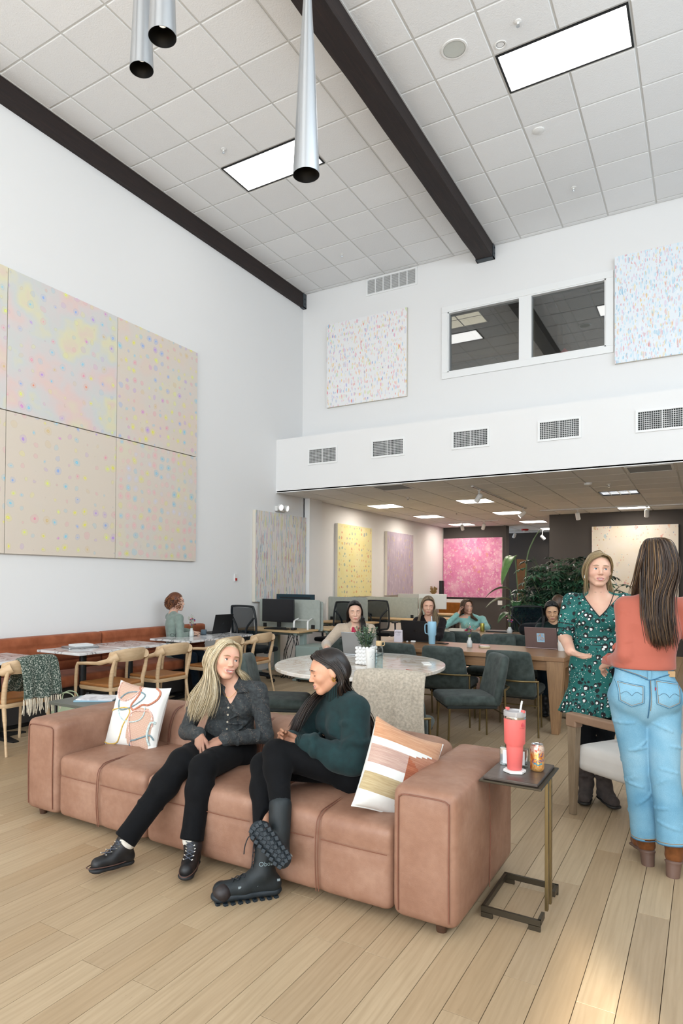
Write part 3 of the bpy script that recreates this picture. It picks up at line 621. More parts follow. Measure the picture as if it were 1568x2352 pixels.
# ------------------------------------------------------------------ furniture helpers
def puff(mb, c, s, r, bulge=(0, 0, 0), n=8, fn=None, rot=None):
    "rounded, slightly bulging cushion block centred at c"
    w, d, h = [x/2 for x in s]; r = min(r, w*.98, d*.98, h*.98); bm = bmesh.new()
    def ax(L): # sample positions denser near the edges
        core = [(-L+r)+(2*(L-r))*k/n for k in range(n+1)]
        e = [r*(1-math.cos(a)) for a in (0, .45, .95)]
        return [-L+x for x in e]+core+[L-x for x in reversed(e)]
    X, Y_, Z_ = ax(w), ax(d), ax(h)
    def f(p):
        q = Vector((max(-w+r, min(w-r, p[0])), max(-d+r, min(d-r, p[1])), max(-h+r, min(h-r, p[2]))))
        v = Vector(p)-q
        if v.length > 1e-9: p = q+v.normalized()*r
        p = Vector(p); k = lambda a, L: math.cos(min(1, abs(a)/L)*PI/2)
        p.x += math.copysign(1, p.x)*bulge[0]*k(p.y, d)*k(p.z, h)*(abs(p.x) > w-r-1e-6)
        p.y += math.copysign(1, p.y)*bulge[1]*k(p.x, w)*k(p.z, h)*(abs(p.y) > d-r-1e-6)
        p.z += math.copysign(1, p.z)*bulge[2]*k(p.x, w)*k(p.y, d)*(abs(p.z) > h-r-1e-6)
        if fn: p = fn(p)
        if rot: p = rot @ p
        return p+Vector(c)
    def face(A, B, g):
        P = [[bm.verts.new(f(g(a, b))) for b in B] for a in A]
        for i in range(len(A)-1):
            for j in range(len(B)-1): bm.faces.new((P[i][j], P[i+1][j], P[i+1][j+1], P[i][j+1]))
    for sg in (-1, 1):
        face(X, Y_, lambda a, b: (a, b, sg*h)); face(X, Z_, lambda a, b: (a, sg*d, b)); face(Y_, Z_, lambda a, b: (sg*w, a, b))
    bmesh.ops.remove_doubles(bm, verts=bm.verts, dist=1e-5); bmesh.ops.recalc_face_normals(bm, faces=bm.faces)
    bm.verts.ensure_lookup_table(); bm.verts.index_update()
    mb.add([v.co.copy() for v in bm.verts], [[v.index for v in q.verts] for q in bm.faces]); bm.free(); return mb
def text_mesh(body, size, shear=0, spacing=1.0, res=3):
    cu = bpy.data.curves.new('t', 'FONT'); cu.body = body; cu.size = size; cu.align_x = 'CENTER'; cu.align_y = 'CENTER'; cu.shear = shear; cu.space_character = spacing; cu.resolution_u = res
    o = bpy.data.objects.new('t', cu); COL.objects.link(o); dg = bpy.context.evaluated_depsgraph_get(); me = bpy.data.meshes.new_from_object(o.evaluated_get(dg))
    V = [tuple(v.co) for v in me.vertices]; Fc = [tuple(p.vertices) for p in me.polygons]
    bpy.data.objects.remove(o); bpy.data.curves.remove(cu); bpy.data.meshes.remove(me); return V, Fc
def wrap_text(name, body, size, m, parent, fn, **kw):
    V, Fc = text_mesh(body, size, **kw); mb = MB(); mb.add([fn(x, y) for x, y, z in V], Fc); return mb.build(name, m, parent, fixn=False)
def fabric(name, col, var=.18, vs=40, bs=500, bstr=.3, rough=.9, sheen=.06, col2=None):
    q = NT(name); c = lin(col); v = q.co()
    lo = tuple(x*(1-var) for x in c[:3])+(1,); hi = lin(col2) if col2 else tuple(min(1, x*(1+var)) for x in c[:3])+(1,)
    q.P(Base_Color=q.ramp(q.noise(v, vs, 4), [(.3, lo), (.7, hi)]), Roughness=rough, Sheen_Weight=sheen); q.b.inputs['Specular IOR Level'].default_value = .18
    q.bump(q.noise(v, bs, 1), bstr, .002); return q.m
def wood(name, c0, c1, scale=(2, 22, 22), rough=.45, k=3):
    q = NT(name); n = q.noise(q.map(q.co(), scale), k, 5, .6, dist=.4)
    q.P(Base_Color=q.ramp(n, [(.3, c0), (.7, c1)]), Roughness=rough); q.bump(n, .08, .002); return q.m
def leather_mat():
    q = NT('tan_leather'); v = q.co()
    big = q.noise(v, 3.2, 4, .6); c = q.ramp(big, [(.28, '#8a634f'), (.5, '#9b745f'), (.72, '#a9846f')])
    fine = q.noise(v, 34, 4); c = q.mix(q.ramp(fine, [(.35, .18), (.65, 0.0)]), c, '#70493a')
    s1 = q.noise(q.map(v, (2.2, 2.2, 2.2), rot=(.4, .6, .3)), 6, 3, .75, dist=2.2)
    c = q.mix(q.ramp(s1, [(.62, 0.0), (.645, .10), (.67, 0.0)]), c, '#bfa295')
    q.P(Base_Color=c, Roughness=q.ramp(q.noise(v, 8, 3), [(.3, .42), (.7, .60)])); q.b.inputs['Specular IOR Level'].default_value = .4
    vv = q.vor(v, 190, 1); q.bump(q.math('ADD', q.math('MULTIPLY', vv, .3), q.math('MULTIPLY', q.noise(v, 9, 3), .8)), .22, .004); return q.m
M_LEA = leather_mat(); M_LEAP = mat('leather_piping', '#7e5140', .5)
M_WALNUT = wood('walnut_foot', '#3a2519', '#55392a')
M_BRONZE = mat('antique_brass', '#7d6c4a', .34, .85); M_BRONZED = mat('dark_bronze', '#4b4336', .42, .7)

# ------------------------------------------------------------------ leather sofa
sofa = thing('leather_sofa', 'long tan leather sofa with square arms, two women seated on it', 'sofa', (-2.29, 2.68, 0))
SX = [-1.41, -1.11, -.37, .37, 1.115, 1.41]
def sofa_arm(x0, x1):
    a = puff(MB(), ((x0+x1)/2, .46, .325), (x1-x0, .92, .57), .045, (.008, .008, .012), 8).build('arm', M_LEA, sofa, smooth=True)
    mb = MB(); w = (x1-x0)/2-.034; c = (x0+x1)/2
    pts = [(c-w, -.0015, .075), (c-w, -.006, .30), (c-w, -.0035, .54), (c-w+.008, -.003, .568), (c-w+.03, -.0035, .578), (c, -.004, .580), (c+w-.03, -.0035, .578), (c+w-.008, -.003, .568), (c+w, -.0035, .54), (c+w, -.006, .30), (c+w, -.0015, .075)]
    MB().tube(smooth_path(pts, 4), .0032, 6).build('piping', M_LEAP, a)
    sgn = 1 if c > 0 else -1
    mb.tube([(c+sgn*(x1-x0)/2+sgn*.006, .46, .06), (c+sgn*(x1-x0)/2+sgn*.010, .46, .3), (c+sgn*(x1-x0)/2+sgn*.004, .46, .56)], .0025, 6)
    mb.build('piping', M_LEAP, a)
sofa_arm(SX[0], SX[1]); sofa_arm(SX[4], SX[5])
def seat_fn(p):
    # soft centre channel and crowned top
    if p.z > .0: p.z -= .014*math.exp(-(p.x/.018)**2)
    if p.y < -.2: p.y += .010*math.exp(-(p.x/.016)**2); p.y += .008*math.exp(-((p.z-.07)/.012)**2)
    return p
for x0, x1 in zip(SX[1:4], SX[2:5]):
    c = (x0+x1)/2; w = x1-x0
    s = puff(MB(), (c, .345, .225), (w-.003, .67, .37), .04, (.003, .010, .022), 14, seat_fn).build('seat', M_LEA, sofa, smooth=True)
    mb = MB()
    for dx in (-.007, .007):
        mb.tube(smooth_path([(c+dx, .004, .05), (c+dx, -.008, .2), (c+dx, .000, .35), (c+dx, .03, .395), (c+dx, .09, .412), (c+dx, .35, .415), (c+dx, .64, .405)], 5), .0026, 6)
    for sg in (-1, 1): mb.tube([(c+sg*(w/2-.02), .0, .295), (c+sg*w*.25, -.007, .296), (c+sg*.02, -.003, .296)], .0022, 5)
    mb.build('piping', M_LEAP, s)
    def bfn(p):
        if p.y < 0: p.y += .012*math.exp(-(p.x/.018)**2)
        if p.z > .1: p.z -= .010*math.exp(-(p.x/.018)**2)
        p.y += .10*(p.z)      # leaning back
        return p
    b = puff(MB(), (c, .755, .385), (w-.004, .30, .50), .09, (.004, .022, .018), 12, bfn).build('backrest', M_LEA, sofa, smooth=True)
    mb = MB()
    for dx in (-.007, .007): mb.tube(smooth_path([(c+dx, .592, .42), (c+dx, .600, .52), (c+dx, .652, .615), (c+dx, .74, .640), (c+dx, .84, .625), (c+dx, .915, .56)], 5), .0035, 6)
    mb.build('piping', M_LEAP, b)
puff(MB(), (0, .5, .10), (2.72, .72, .10), .02, n=2).build('base', M_LEAP, sofa)
for x in (-1.32, 1.32):
    for y in (.07, .84): MB().lathe([(.022, 0), (.028, .045)], 14, (x, y, 0)).build('foot', M_WALNUT, sofa, smooth=True)

# ------------------------------------------------------------------ cushions
def pillow(S, T_, n=34, ear=.10):
    "cushion in local x (width) / z (height), thickness along y; returns point fn"
    def pt(u, v, side):
        a = 1-abs(u)**2.6; b = 1-abs(v)**2.6; t = T_*max(0, a*b)**.55
        pin = 1-ear*(1-abs(u)**2)*abs(v)**4*1.0; pin2 = 1-ear*(1-abs(v)**2)*abs(u)**4
        return Vector((u*S/2*pin2, side*t/2, v*S/2*pin))
    return pt
def pillow_mesh(S, T_, n, matfn, ear=.10):
    pt = pillow(S, T_, n, ear); mb = MB()
    for side in (-1, 1):
        P = [[pt(-1+2*j/n, -1+2*i/n, side) for j in range(n+1)] for i in range(n+1)]; k = len(mb.f)
        mb.grid(P)
        for q in range(n*n):
            i, j = divmod(q, n); mb.mi[k+q] = matfn(-1+2*(j+.5)/n, -1+2*(i+.5)/n, side)
    return mb, pt
def linen(name, col): return fabric(name, col, .06, 8, 260, .35)
M_CUW = linen('cream_linen', '#eceae4')
q = NT('rust_basket_weave'); v = q.co()
wv = q.n('TexWave', wave_type='BANDS', bands_direction='X', i={'Vector': v, 'Scale': 55.0, 'Distortion': 1.5}).outputs['Fac']; wz = q.n('TexWave', wave_type='BANDS', bands_direction='Z', i={'Vector': v, 'Scale': 55.0, 'Distortion': 1.5}).outputs['Fac']
q.P(Base_Color=q.ramp(q.math('MULTIPLY', wv, wz), [(.1, '#d8b9a6'), (.5, '#b98a72'), (.9, '#a97a64')]), Roughness=.95); q.bump(q.math('MULTIPLY', wv, wz), .4, .003); M_WEAVE = q.m
def in_blob(u, v):
    a = ((u+.38)/.48)**2+((v-.90)/.52)**2 < 1
    b = (u > .02 and u < .82 and v < .30 and v > -1.0 and (u-.02) > .35*max(0, v-.05) and ((u-.42)/.42)**2+((v+.42)/.80)**2 < 1)
    return a or b
mb, pt = pillow_mesh(.44, .16, 48, lambda u, v, s: 1 if s < 0 and in_blob(u, v) else 0)
cus = mb.build('embroidered_cushion', [M_CUW, M_WEAVE], smooth=True, auto=3)
tag(cus, 'square cream cushion embroidered with looping rust, grey and yellow yarn', 'cushion')
cus.location = (-3.185, 3.14, .592); cus.rotation_euler = (-.30, .045, .06)
def yarn(col, name, pts, r=.0045):
    mb = MB(); pp = smooth_path([(a, 0, b) for a, b in pts], 6); path = []
    for p in pp:
        w = pt(max(-.995, min(.995, p.x)), max(-.995, min(.995, p.z)), -1); path.append((w.x, w.y-.003, w.z))
    mb.tube(path, r, 6); q = fabric(col[0], col[1], .3, 90, 300, .5) if col[0] not in MATS else MATS[col[0]]; mb.build(name, q, cus, smooth=True)
YEL_, GRY, PAL, RUS, PNK_ = ('yarn_yellow', '#d9b765'), ('yarn_grey_blue', '#7f959c'), ('yarn_pale', '#c3d2d0'), ('yarn_rust', '#c08068'), ('yarn_pink', '#dcb3a6')
yarn(YEL_, 'yarn_line', [(-.97, .03), (-.6, .12), (-.25, .20), (-.05, .17), (-.02, .02), (-.15, -.30), (-.22, -.62), (-.36, -.86), (-.65, -.95), (-.95, -.90)])
yarn(RUS, 'yarn_line', [(-.06, .96), (.12, .76), (.08, .52), (-.02, .30), (.10, .18), (.36, .36), (.58, .40), (.78, .60), (.78, .82), (.55, .97)], .007)
yarn(GRY, 'yarn_line', [(-.48, .16), (-.56, .40), (-.30, .66), (.10, .74), (.34, .66), (.26, .46), (-.05, .22), (-.35, .12), (-.48, .16)], .005)
yarn(PAL, 'yarn_line', [(-.50, .12), (-.30, -.10), (.05, -.18), (.38, -.08), (.50, .10), (.48, .32)])
yarn(GRY, 'yarn_line', [(.12, -.97), (.20, -.72), (.34, -.66), (.62, -.52), (.82, -.44), (.95, -.55)], .005)
yarn(PAL, 'yarn_line', [(.92, -.08), (.78, -.10), (.74, -.45), (.84, -.72)], .008)
yarn(PNK_, 'yarn_line', [(-.84, .94), (-.82, .66), (-.62, .46), (-.36, .40), (-.10, .52), (.06, .74), (.08, .92)], .006)
yarn(PNK_, 'yarn_line', [(.22, -.95), (.16, -.55), (.08, -.30), (.02, .0), (.16, .16), (.45, .20), (.66, .22), (.80, .06), (.84, -.2)], .006)
puff(MB(), (.205, -.03, -.205), (.05, .04, .06), .018, n=2).build('tassel', MATS['yarn_pale'], cus, smooth=True)
# kilim cushion
def streak(name, c0, c1, c2):
    q = NT(name); n = q.noise(q.map(q.co(), (3, 3, 60)), 3, 4, .6)
    q.P(Base_Color=q.ramp(n, [(.3, c0), (.5, c1), (.7, c2)]), Roughness=.95, Sheen_Weight=.2); q.bump(q.n('TexWave', wave_type='BANDS', bands_direction='Z', i={'Vector': q.co(), 'Scale': 70.0}).outputs['Fac'], .3, .002); return q.m
KM = [linen('kilim_white', '#e6e6e2'), streak('kilim_tan', '#b98462', '#c79572', '#d0a483'), streak('kilim_rust', '#8f4a30', '#a65d3d', '#b87452'), streak('kilim_brown', '#9a6149', '#ad765c', '#bb8a70'),
      streak('kilim_sand', '#a58d68', '#b7a37c', '#c2b08c'), streak('kilim_mauve', '#b08e82', '#bf9f92', '#c9aea0'), streak('kilim_brick', '#8e4d3d', '#a05f4e', '#b07362')]
def kilim(u, v, s):
    if s > 0: return 0
    m = -.12   # dividing line
    if v > .58: return 1
    if .46 < v <= .58 and u < .2 or (.40+.25*max(0, u) < v <= .52+.28*max(0, u)): return 0
    if u < m:
        if v > .0: return 5
        if v > -.20: return 0
        if v > -.62: return 4
        return 0
    if v > .36-.55*(u-m): return 3
    if v > -.28: return 2
    if v > -.72: return 6
    return 0
mb, pt2 = pillow_mesh(.43, .16, 50, kilim)
o = mb.build('kilim_cushion', KM, smooth=True, auto=3)
tag(o, 'striped kilim cushion in rust, sand and white leaning on the sofa arm', 'cushion'); o.location = (-1.262, 2.97, .572); o.rotation_euler = (-.16, .42, .98)
MB().tube([pt2(-.99+.06*k, -.995, -1) for k in range(34)], .004, 6).tube([pt2(.995, -.99+.06*k, -1) for k in range(34)], .004, 6).build('piping', KM[0], o)

# ------------------------------------------------------------------ C-shaped side table with drinks
ct = thing('c_side_table', 'bronze C-shaped side table with dark top beside the sofa arm', 'side table', (-.733, 3.17, 0))
MB().box((-.145, -.195, .596), (.125, .205, .605)).build('tray', M_BRONZED, ct, bevel=.002)
q = NT('dark_oak_top'); n = q.noise(q.map(q.co(), (3, 60, 3)), 3, 4); q.P(Base_Color=q.ramp(n, [(.3, '#3a2f29'), (.7, '#544840')]), Roughness=.38); q.bump(n, .1, .002)
MB().box((-.132, -.178, .605), (.108, .188, .620)).build('top', q.m, ct, bevel=.004)
mb = MB(); b = .014
for y in (-.20, .195):
    mb.box((-.13, y-b/2, .022), (.125, y+b/2, .048))
    for x in (-.13, .075): mb.box((x, y-b/2, 0), (x+.05, y+b/2, .024))
mb.box((-.13, -.20, .022), (-.116, .195, .048))
for y in (-.2, .11): mb.box((.111, y, .022), (.125, y+.085, .048))
mb.build('base', M_BRONZED, ct)
for y in (-.045, .03): MB().box((.111, y-.012+.0075, .022), (.125, y+.012+.0075, .598)).build('post', M_BRONZE, ct, bevel=.002)
M_CORAL = mat('coral_powder_coat', '#e8706c', .55); M_STEELB = mat('polished_steel', '#d4d6d8', .18, 1.0); M_CLEARP = mat('clear_lid', '#e6e2e2', .15, 0, Transmission_Weight=.5)
tu = thing('coral_tumbler', 'tall coral tumbler with clear lid and straw on the side table', 'tumbler', (-.757, 3.13, .6335))
MB().lathe([(.030, 0), (.033, .003), (.0375, .105), (.0385, .112), (.0465, .122), (.0485, .235)], 40).build('body', M_CORAL, tu, smooth=True)
MB().lathe([(.0488, .235), (.0490, .2352), (.0488, .246)], 40, capb=False).build('steel_rim', M_STEELB, tu, smooth=True)
ld = MB().lathe([(.0492, .246), (.0500, .248), (.0500, .268), (.046, .270), (.044, .262), (.0001, .261)], 40, capt=False).build('lid', M_CLEARP, tu, smooth=True)
for a in (2.6, -.4): MB().cbox((.045*math.cos(a), .045*math.sin(a), .272), (.016, .010, .012), Matrix.Rotation(a, 3, 'Z')).build('tab', M_CORAL, ld)
MB().tube([(.012, .006, .20), (.030, .012, .315)], .0045, 12).build('straw', M_PLASTIC_W, tu, smooth=True)
wrap_text('logo', 'STANLEY', .0075, mat('coral_print', '#b8454c', .6), tu, lambda x, y: (.0480*math.cos(-.55+x/.048), .0480*math.sin(-.55+x/.048), .196+y), spacing=1.1)
MB().lathe([(.009, .205), (.008, .215), (.002, .222)], 4, (.0485*math.cos(-.55), .0485*math.sin(-.55), 0)).build('emblem', MATS['coral_print'], tu)
o = MB().prism([(.052*math.cos(k*PI/3+.4), .052*math.sin(k*PI/3+.4)) for k in range(6)], 0, .013).build('marble_coaster', mat('white_marble', '#eceae6', .25, var=.05), bevel=.003, loc=(-.757, 3.13, .6205)); tag(o, 'white hexagonal marble coaster under the coral tumbler', 'coaster')
cn = thing('drink_can', 'peach coloured sparkling water can beside the coral tumbler', 'can', (-.675, 3.215, .6205))
q = NT('can_print'); v = q.co(); z = q.n('SeparateXYZ', i={0: v}).outputs[2]; sw = q.noise(q.map(v, (14, 14, 9)), 2.2, 3, dist=1.2)
q.P(Base_Color=q.mix(q.ramp(z, [(.080, 0.0), (.092, 1.0)]), q.ramp(sw, [(.34, '#c9542e'), (.44, '#e0923f'), (.52, '#e8b878'), (.60, '#d9a05a'), (.70, '#c9683c')]), q.ramp(sw, [(.4, '#b84a34'), (.52, '#e9d8c4'), (.6, '#c6503a')])), Metallic=.55, Roughness=.3)
MB().lathe([(.026, 0), (.0305, .007), (.0315, .012), (.0315, .104), (.030, .110), (.0262, .119), (.0262, .1215), (.024, .1215)], 40, capt=False).build('body', q.m, cn, smooth=True)
tp = MB().lathe([(.0265, .1205), (.0268, .123), (.0255, .1235), (.0240, .1195), (.0001, .1195)], 36, capb=False, capt=False).build('lid', M_STEELB, cn, smooth=True)
MB().tube([(-.012, 0, .1225), (0, .006, .124), (.010, 0, .1255), (0, -.006, .124), (-.012, 0, .1225)], .0018, 6).build('pull_tab', M_STEELB, tp)
M_INK = mat('blue_script_ink', '#27408f', .4); CANR = .0319; CA = -1.22
cw = lambda dz: (lambda x, y: (CANR*math.cos(CA+x/CANR), CANR*math.sin(CA+x/CANR), dz+y))
wrap_text('lettering', 'La', .030, M_INK, cn, lambda x, y: cw(.078)(x+.012, y+x*.25), shear=.35); wrap_text('lettering', 'Croix', .026, M_INK, cn, lambda x, y: cw(.050)(x, y+x*.18), shear=.35)
wrap_text('lettering', 'SPARKLING', .0065, mat('red_ink', '#b02a2a', .4), cn, cw(.098))
MB().add([cw(.034)(x*.004-.02, .0035*math.sin(x*.9)+s*.003) for s in (-1, 1) for x in range(11)], [(i, i+1, 12+i, 11+i) for i in range(10)]).build('swoosh', mat('teal_ink', '#2c8fa6', .4), cn, fixn=False)
ac = thing('acrylic_holder', 'clear acrylic card holder half hidden by the coral tumbler', 'card holder', (-.785, 3.235, .6205), .12)
MB().box((-.065, -.015, 0), (.065, .025, .085)).build('block', glass('acrylic', '#dfe9ea', .03, .8), ac, bevel=.004)
MB().box((-.05, -.0165, .01), (.05, -.0155, .075)).build('card', mat('card_paper', '#eef1f2', .7), ac)

# ------------------------------------------------------------------ dining chairs in charcoal green velvet with brass frames
M_VEL = fabric('charcoal_green_velvet', '#3c4441', .22, 14, 420, .25, .85, .12, '#515a56'); M_VELD = mat('velvet_underside', '#262b2a', .9)
def velvet_chair(label, loc, rz, arms=True):
    t = thing('velvet_chair', label, 'chair', loc, rz, 'charcoal green chairs')
    puff(MB(), (0, .03, .415), (.49, .50, .085), .04, (.004, .006, .012), 6).build('seat', M_VEL, t, smooth=True)
    puff(MB(), (0, .02, .365), (.46, .46, .03), .012, n=3).build('seat_base', M_VELD, t, smooth=True)
    def bf(p):
        z = p.z+.225; w = 1-.16*max(0, z/.45)**2; p.x *= w; p.y += .55*p.x*p.x-.20*z; return p
    puff(MB(), (0, -.225, .595), (.50, .075, .45), .036, (.002, .012, .006), 9, bf).build('backrest', M_VEL, t, smooth=True)
    for sx in (-1, 1):
        MB().tube([(sx*.21, .235, 0), (sx*.205, .22, .37)], [.009, .011], 8).build('leg', M_BRONZE, t, smooth=True)
        MB().tube([(sx*.285, -.27, 0), (sx*.275, -.255, .535)], [.009, .010], 8).build('leg', M_BRONZE, t, smooth=True)
    MB().tube([(-.285, -.262, .535), (-.15, -.335, .537), (.15, -.335, .537), (.285, -.262, .535)], .0095, 8).build('back_rail', M_BRONZE, t, smooth=True)
    MB().tube([(-.28, -.265, .30), (.28, -.265, .30)], .007, 6).tube([(-.205, .22, .345), (.205, .22, .345)], .007, 6).build('stretcher', M_BRONZE, t, smooth=True)
    return t
vc = velvet_chair('charcoal green chair backed up to the long table at its laptop end', (-1.66, 6.88, 0), 0)
dup(vc, (-2.36, 6.93, 0), .05, 'charcoal green chair at the long table between two others, behind the oval table')
dup(vc, (-2.88, 6.98, 0), -.04, 'charcoal green chair at the long table directly behind the bottle and bubble pot')
dup(vc, (-1.90, 6.08, 0), 2.15, 'empty charcoal green chair turned out from the oval table, seat in full view')
dup(vc, (-3.30, 4.98, 0), -1.15, 'charcoal green chair between the two seated sofa women, at the oval table')
dup(vc, (-1.98, 4.62, 0), .22, 'charcoal green chair under the beige fleece jacket')
dup(vc, (-2.26, 8.20, 0), PI, 'pale green chair across the long table behind the small vase')
dup(vc, (-3.06, 8.25, 0), PI, 'charcoal green chair carrying the woman in the dark brown top')
dup(vc, (-1.52, 8.36, 0), PI, 'charcoal green chair carrying the woman behind the stickered laptop')
dup(vc, (-2.78, 9.02, 0), 0, 'charcoal green chair at the second table in front of the woman in mint')
dup(vc, (-2.18, 8.98, 0), 0, 'charcoal green chair at the second table below its flower vase')
dup(vc, (-3.16, 10.35, 0), PI, 'charcoal green chair carrying the woman in the mint sweater')
dup(vc, (-3.42, 6.60, 0), math.atan2(-.70, .70)-PI/2, 'charcoal green chair carrying the woman in the beige cardigan')

# ------------------------------------------------------------------ beige fleece jacket over a chair back
M_FLE = fabric('sherpa_fleece', '#b7ab9a', .22, 60, 140, .9, 1.0, .15)
def drape(name, label, cat, m, loc, rz, prof, width, n=26, fold=.012, seed=1, thick=.018, taper=lambda v: 1.0):
    r = random.Random(seed); ph = [r.uniform(0, 6) for _ in range(4)]; P = []
    pts = smooth_path(prof, 6)
    for i, p in enumerate(pts):
        v = i/(len(pts)-1); row = []
        for k in range(n+1):
            u = -1+2*k/n; e = abs(v-.5)*2
            dy = fold*e*(math.sin(u*7+ph[0])+.6*math.sin(u*13+ph[1]+v*3))+.2*fold*math.sin(u*29+ph[2])
            row.append((u*width/2*taper(v)+.01*math.sin(v*9+ph[3]), p.y+(dy if v > .5 else -dy*.6)*1.0, p.z-.02*abs(u)**3*(1-e)+.008*math.sin(u*5+ph[1])*e))
        P.append(row)
    o = MB().grid(P).build(name, m, smooth=True, auto=3); s = o.modifiers.new('solid', 'SOLIDIFY'); s.thickness = thick; s.offset = 1
    d = o.modifiers.new('sub', 'SUBSURF'); d.levels = 1; d.render_levels = 1
    o.location = loc; o.rotation_euler = (0, 0, rz); tag(o, label, cat); return o
drape('fleece_jacket', 'beige fleece jacket hung over a chair back behind the sofa', 'jacket', M_FLE, (-1.985, 4.62, 0), .22,
      [(0, -.175, .46), (0, -.215, .62), (0, -.262, .78), (0, -.300, .845), (0, -.362, .81), (0, -.385, .66), (0, -.40, .45), (0, -.41, .20)], .52, 30, .020, 3, .03, lambda v: .86+.22*v)

# ------------------------------------------------------------------ oval marble table
q = NT('warm_marble'); v = q.co(); n = q.noise(v, 2.4, 7, .62, dist=1.6); q.P(Base_Color=q.ramp(n, [(.40, '#e9e2d9'), (.485, '#ddd0c0'), (.50, '#b9a48c'), (.515, '#e0d6ca'), (.7, '#efebe5')]), Roughness=.10); M_MARB = q.m
ot = thing('oval_table', 'large oval white marble table behind the sofa', 'table', (-2.708, 5.469, 0), .12)
el = [(.752*math.cos(2*PI*k/64), .940*math.sin(2*PI*k/64)) for k in range(64)]
MB().prism(el, .708, .740).build('table_top', M_MARB, ot, bevel=.007, seg=3)
M_SAGE = mat('sage_metal', '#93a19a', .5)
mb = MB(); 
for y in (-.42, .42): mb.cyl((0, y, .03), (0, y, .705), .035, n=16); mb.box((-.34, y-.04, 0), (.34, y+.04, .03)); mb.box((-.28, y-.03, .675), (.28, y+.03, .706))
mb.box((-.03, -.42, .66), (.03, .42, .70)); mb.build('pedestal', M_SAGE, ot, bevel=.006)

def pot_plant():
    t = thing('bubble_pot', 'white bubble-textured pot on the oval table', 'plant pot', (-2.63, 5.42, .7405), .1)
    bm = bmesh.new(); s = .0165; N = 4
    for row in range(5):
        for side in range(4):
            for k in range(5):
                a = -.066+.033*k; p = [(a, -.066), (.066, a), (-a, .066), (-.066, -a)][side]
                if k == 4: continue
                bmesh.ops.create_icosphere(bm, subdivisions=2, radius=s*1.02, matrix=Matrix.Translation((p[0], p[1], .017+row*.033)))
    me = bpy.data.meshes.new('bubbles'); bm.to_mesh(me); bm.free(); me.polygons.foreach_set('use_smooth', [True]*len(me.polygons)); me.materials.append(mat('glossy_white_ceramic', '#eceae7', .25)); link('bubbles', me, t)
    mb = MB(); mb.box((-.07, -.07, .004), (.07, .07, .150)); mb.build('pot_body', MATS['glossy_white_ceramic'], t); MB().box((-.065, -.065, .150), (.065, .065, .154)).build('soil', mat('potting_soil', '#3a2c22', .95), t)
def leafy(name, label, cat, loc, stems, h, spread, leaf, cols, seed, grp=None, pot=None, nl=16, droop=.3):
    r = random.Random(seed); t = thing(name, label, cat, loc, 0, grp); st = MB(); lf = MB()
    for i in range(stems):
        a = r.uniform(0, 6.283); b = spread*math.sqrt(r.random()); hh = h*r.uniform(.6, 1.0); dx, dy = math.cos(a)*b, math.sin(a)*b
        base = Vector((dx*.35, dy*.35, 0)); tip = Vector((dx*1.15, dy*1.15, hh)); mid = (base+tip)/2+Vector((0, 0, hh*.08)); path = smooth_path([base, mid, tip], 5); st.tube(path, .0022, 5)
        for k in range(nl):
            q_ = .22+.78*k/nl; p = path[min(len(path)-1, int(q_*(len(path)-1)))]; L = leaf*r.uniform(.6, 1.15)*(1.15-.55*q_); az = k*2.4+r.uniform(-.5, .5); el_ = r.uniform(-.2, .75)
            d = Vector((math.cos(az)*math.cos(el_), math.sin(az)*math.cos(el_), math.sin(el_))); s_ = d.cross(Vector((0, 0, 1))); s_ = s_.normalized() if s_.length > .01 else Vector((1, 0, 0)); u_ = s_.cross(d); lf.cur = r.randrange(len(cols)); w = L*.34
            lf.add([p, p+d*L*.45+s_*w+u_*L*.08, p+d*L-u_*L*droop*.3, p+d*L*.45-s_*w+u_*L*.08, p+d*L*.5-u_*L*.02], [(0, 1, 4), (1, 2, 4), (2, 3, 4), (3, 0, 4)])
    st.build('stems', mat('plant_stem', '#5c6b4a', .7), t); f = lf.build('leaves', cols, t, fixn=False); stuff(f) if False else None; return t
def leafmat(name, col, rough=.5):
    q = NT(name); c = lin(col); q.P(Base_Color=q.ramp(q.noise(q.co(), 12, 3), [(.3, tuple(x*.7 for x in c[:3])+(1,)), (.7, c)]), Roughness=rough, Subsurface_Weight=.0); return q.m
pot_plant()
GM = [leafmat('mint_leaf', '#6a8c74'), leafmat('mint_leaf_dark', '#4a6b58'), leafmat('mint_leaf_pale', '#8aa88c')]
leafy('mint_plant', 'bushy green herb growing in the bubble pot', 'plant', (-2.63, 5.42, .894), 34, .20, .115, .040, GM, 5)
def lathe_thing(name, label, cat, loc, parts, grp=None):
    t = thing(name, label, cat, loc, 0, grp)
    for pn, prof, m in parts: MB().lathe(prof, 32).build(pn, m, t, smooth=True)
    return t
q = NT('speckled_paper'); vd = q.vor(q.co(), 85, 1); vc_ = q.n('SeparateColor', i={0: q.vor(q.co(), 85, 1, out='Color')}).outputs
q.P(Base_Color=q.mix(q.math('MULTIPLY', q.math('LESS_THAN', vd, .22), q.math('LESS_THAN', vc_[0], .5)), '#f0eeea', q.ramp(vc_[1], [(0, '#2d2a2a'), (.5, '#7a4a3a'), (.8, '#4a5a6a')], 'CONSTANT')), Roughness=.5)
lathe_thing('speckled_cup', 'white travel cup with small dark specks on the oval table', 'cup', (-2.40, 5.03, .7535), [('body', [(.030, 0), (.033, .003), (.043, .150)], q.m), ('lid', [(.045, .150), (.0455, .162), (.040, .168), (.038, .163), (.001, .163)], M_PLASTIC_W)])
tag(MB().lathe([(.05, 0), (.062, .004), (.063, .010), (.055, .012), (.001, .012)], 28, capt=False).build('wooden_coaster', wood('agate_coaster', '#b09a78', '#c9b594'), smooth=True, loc=(-2.40, 5.03, .7405)), 'round tan coaster under the speckled cup', 'coaster')
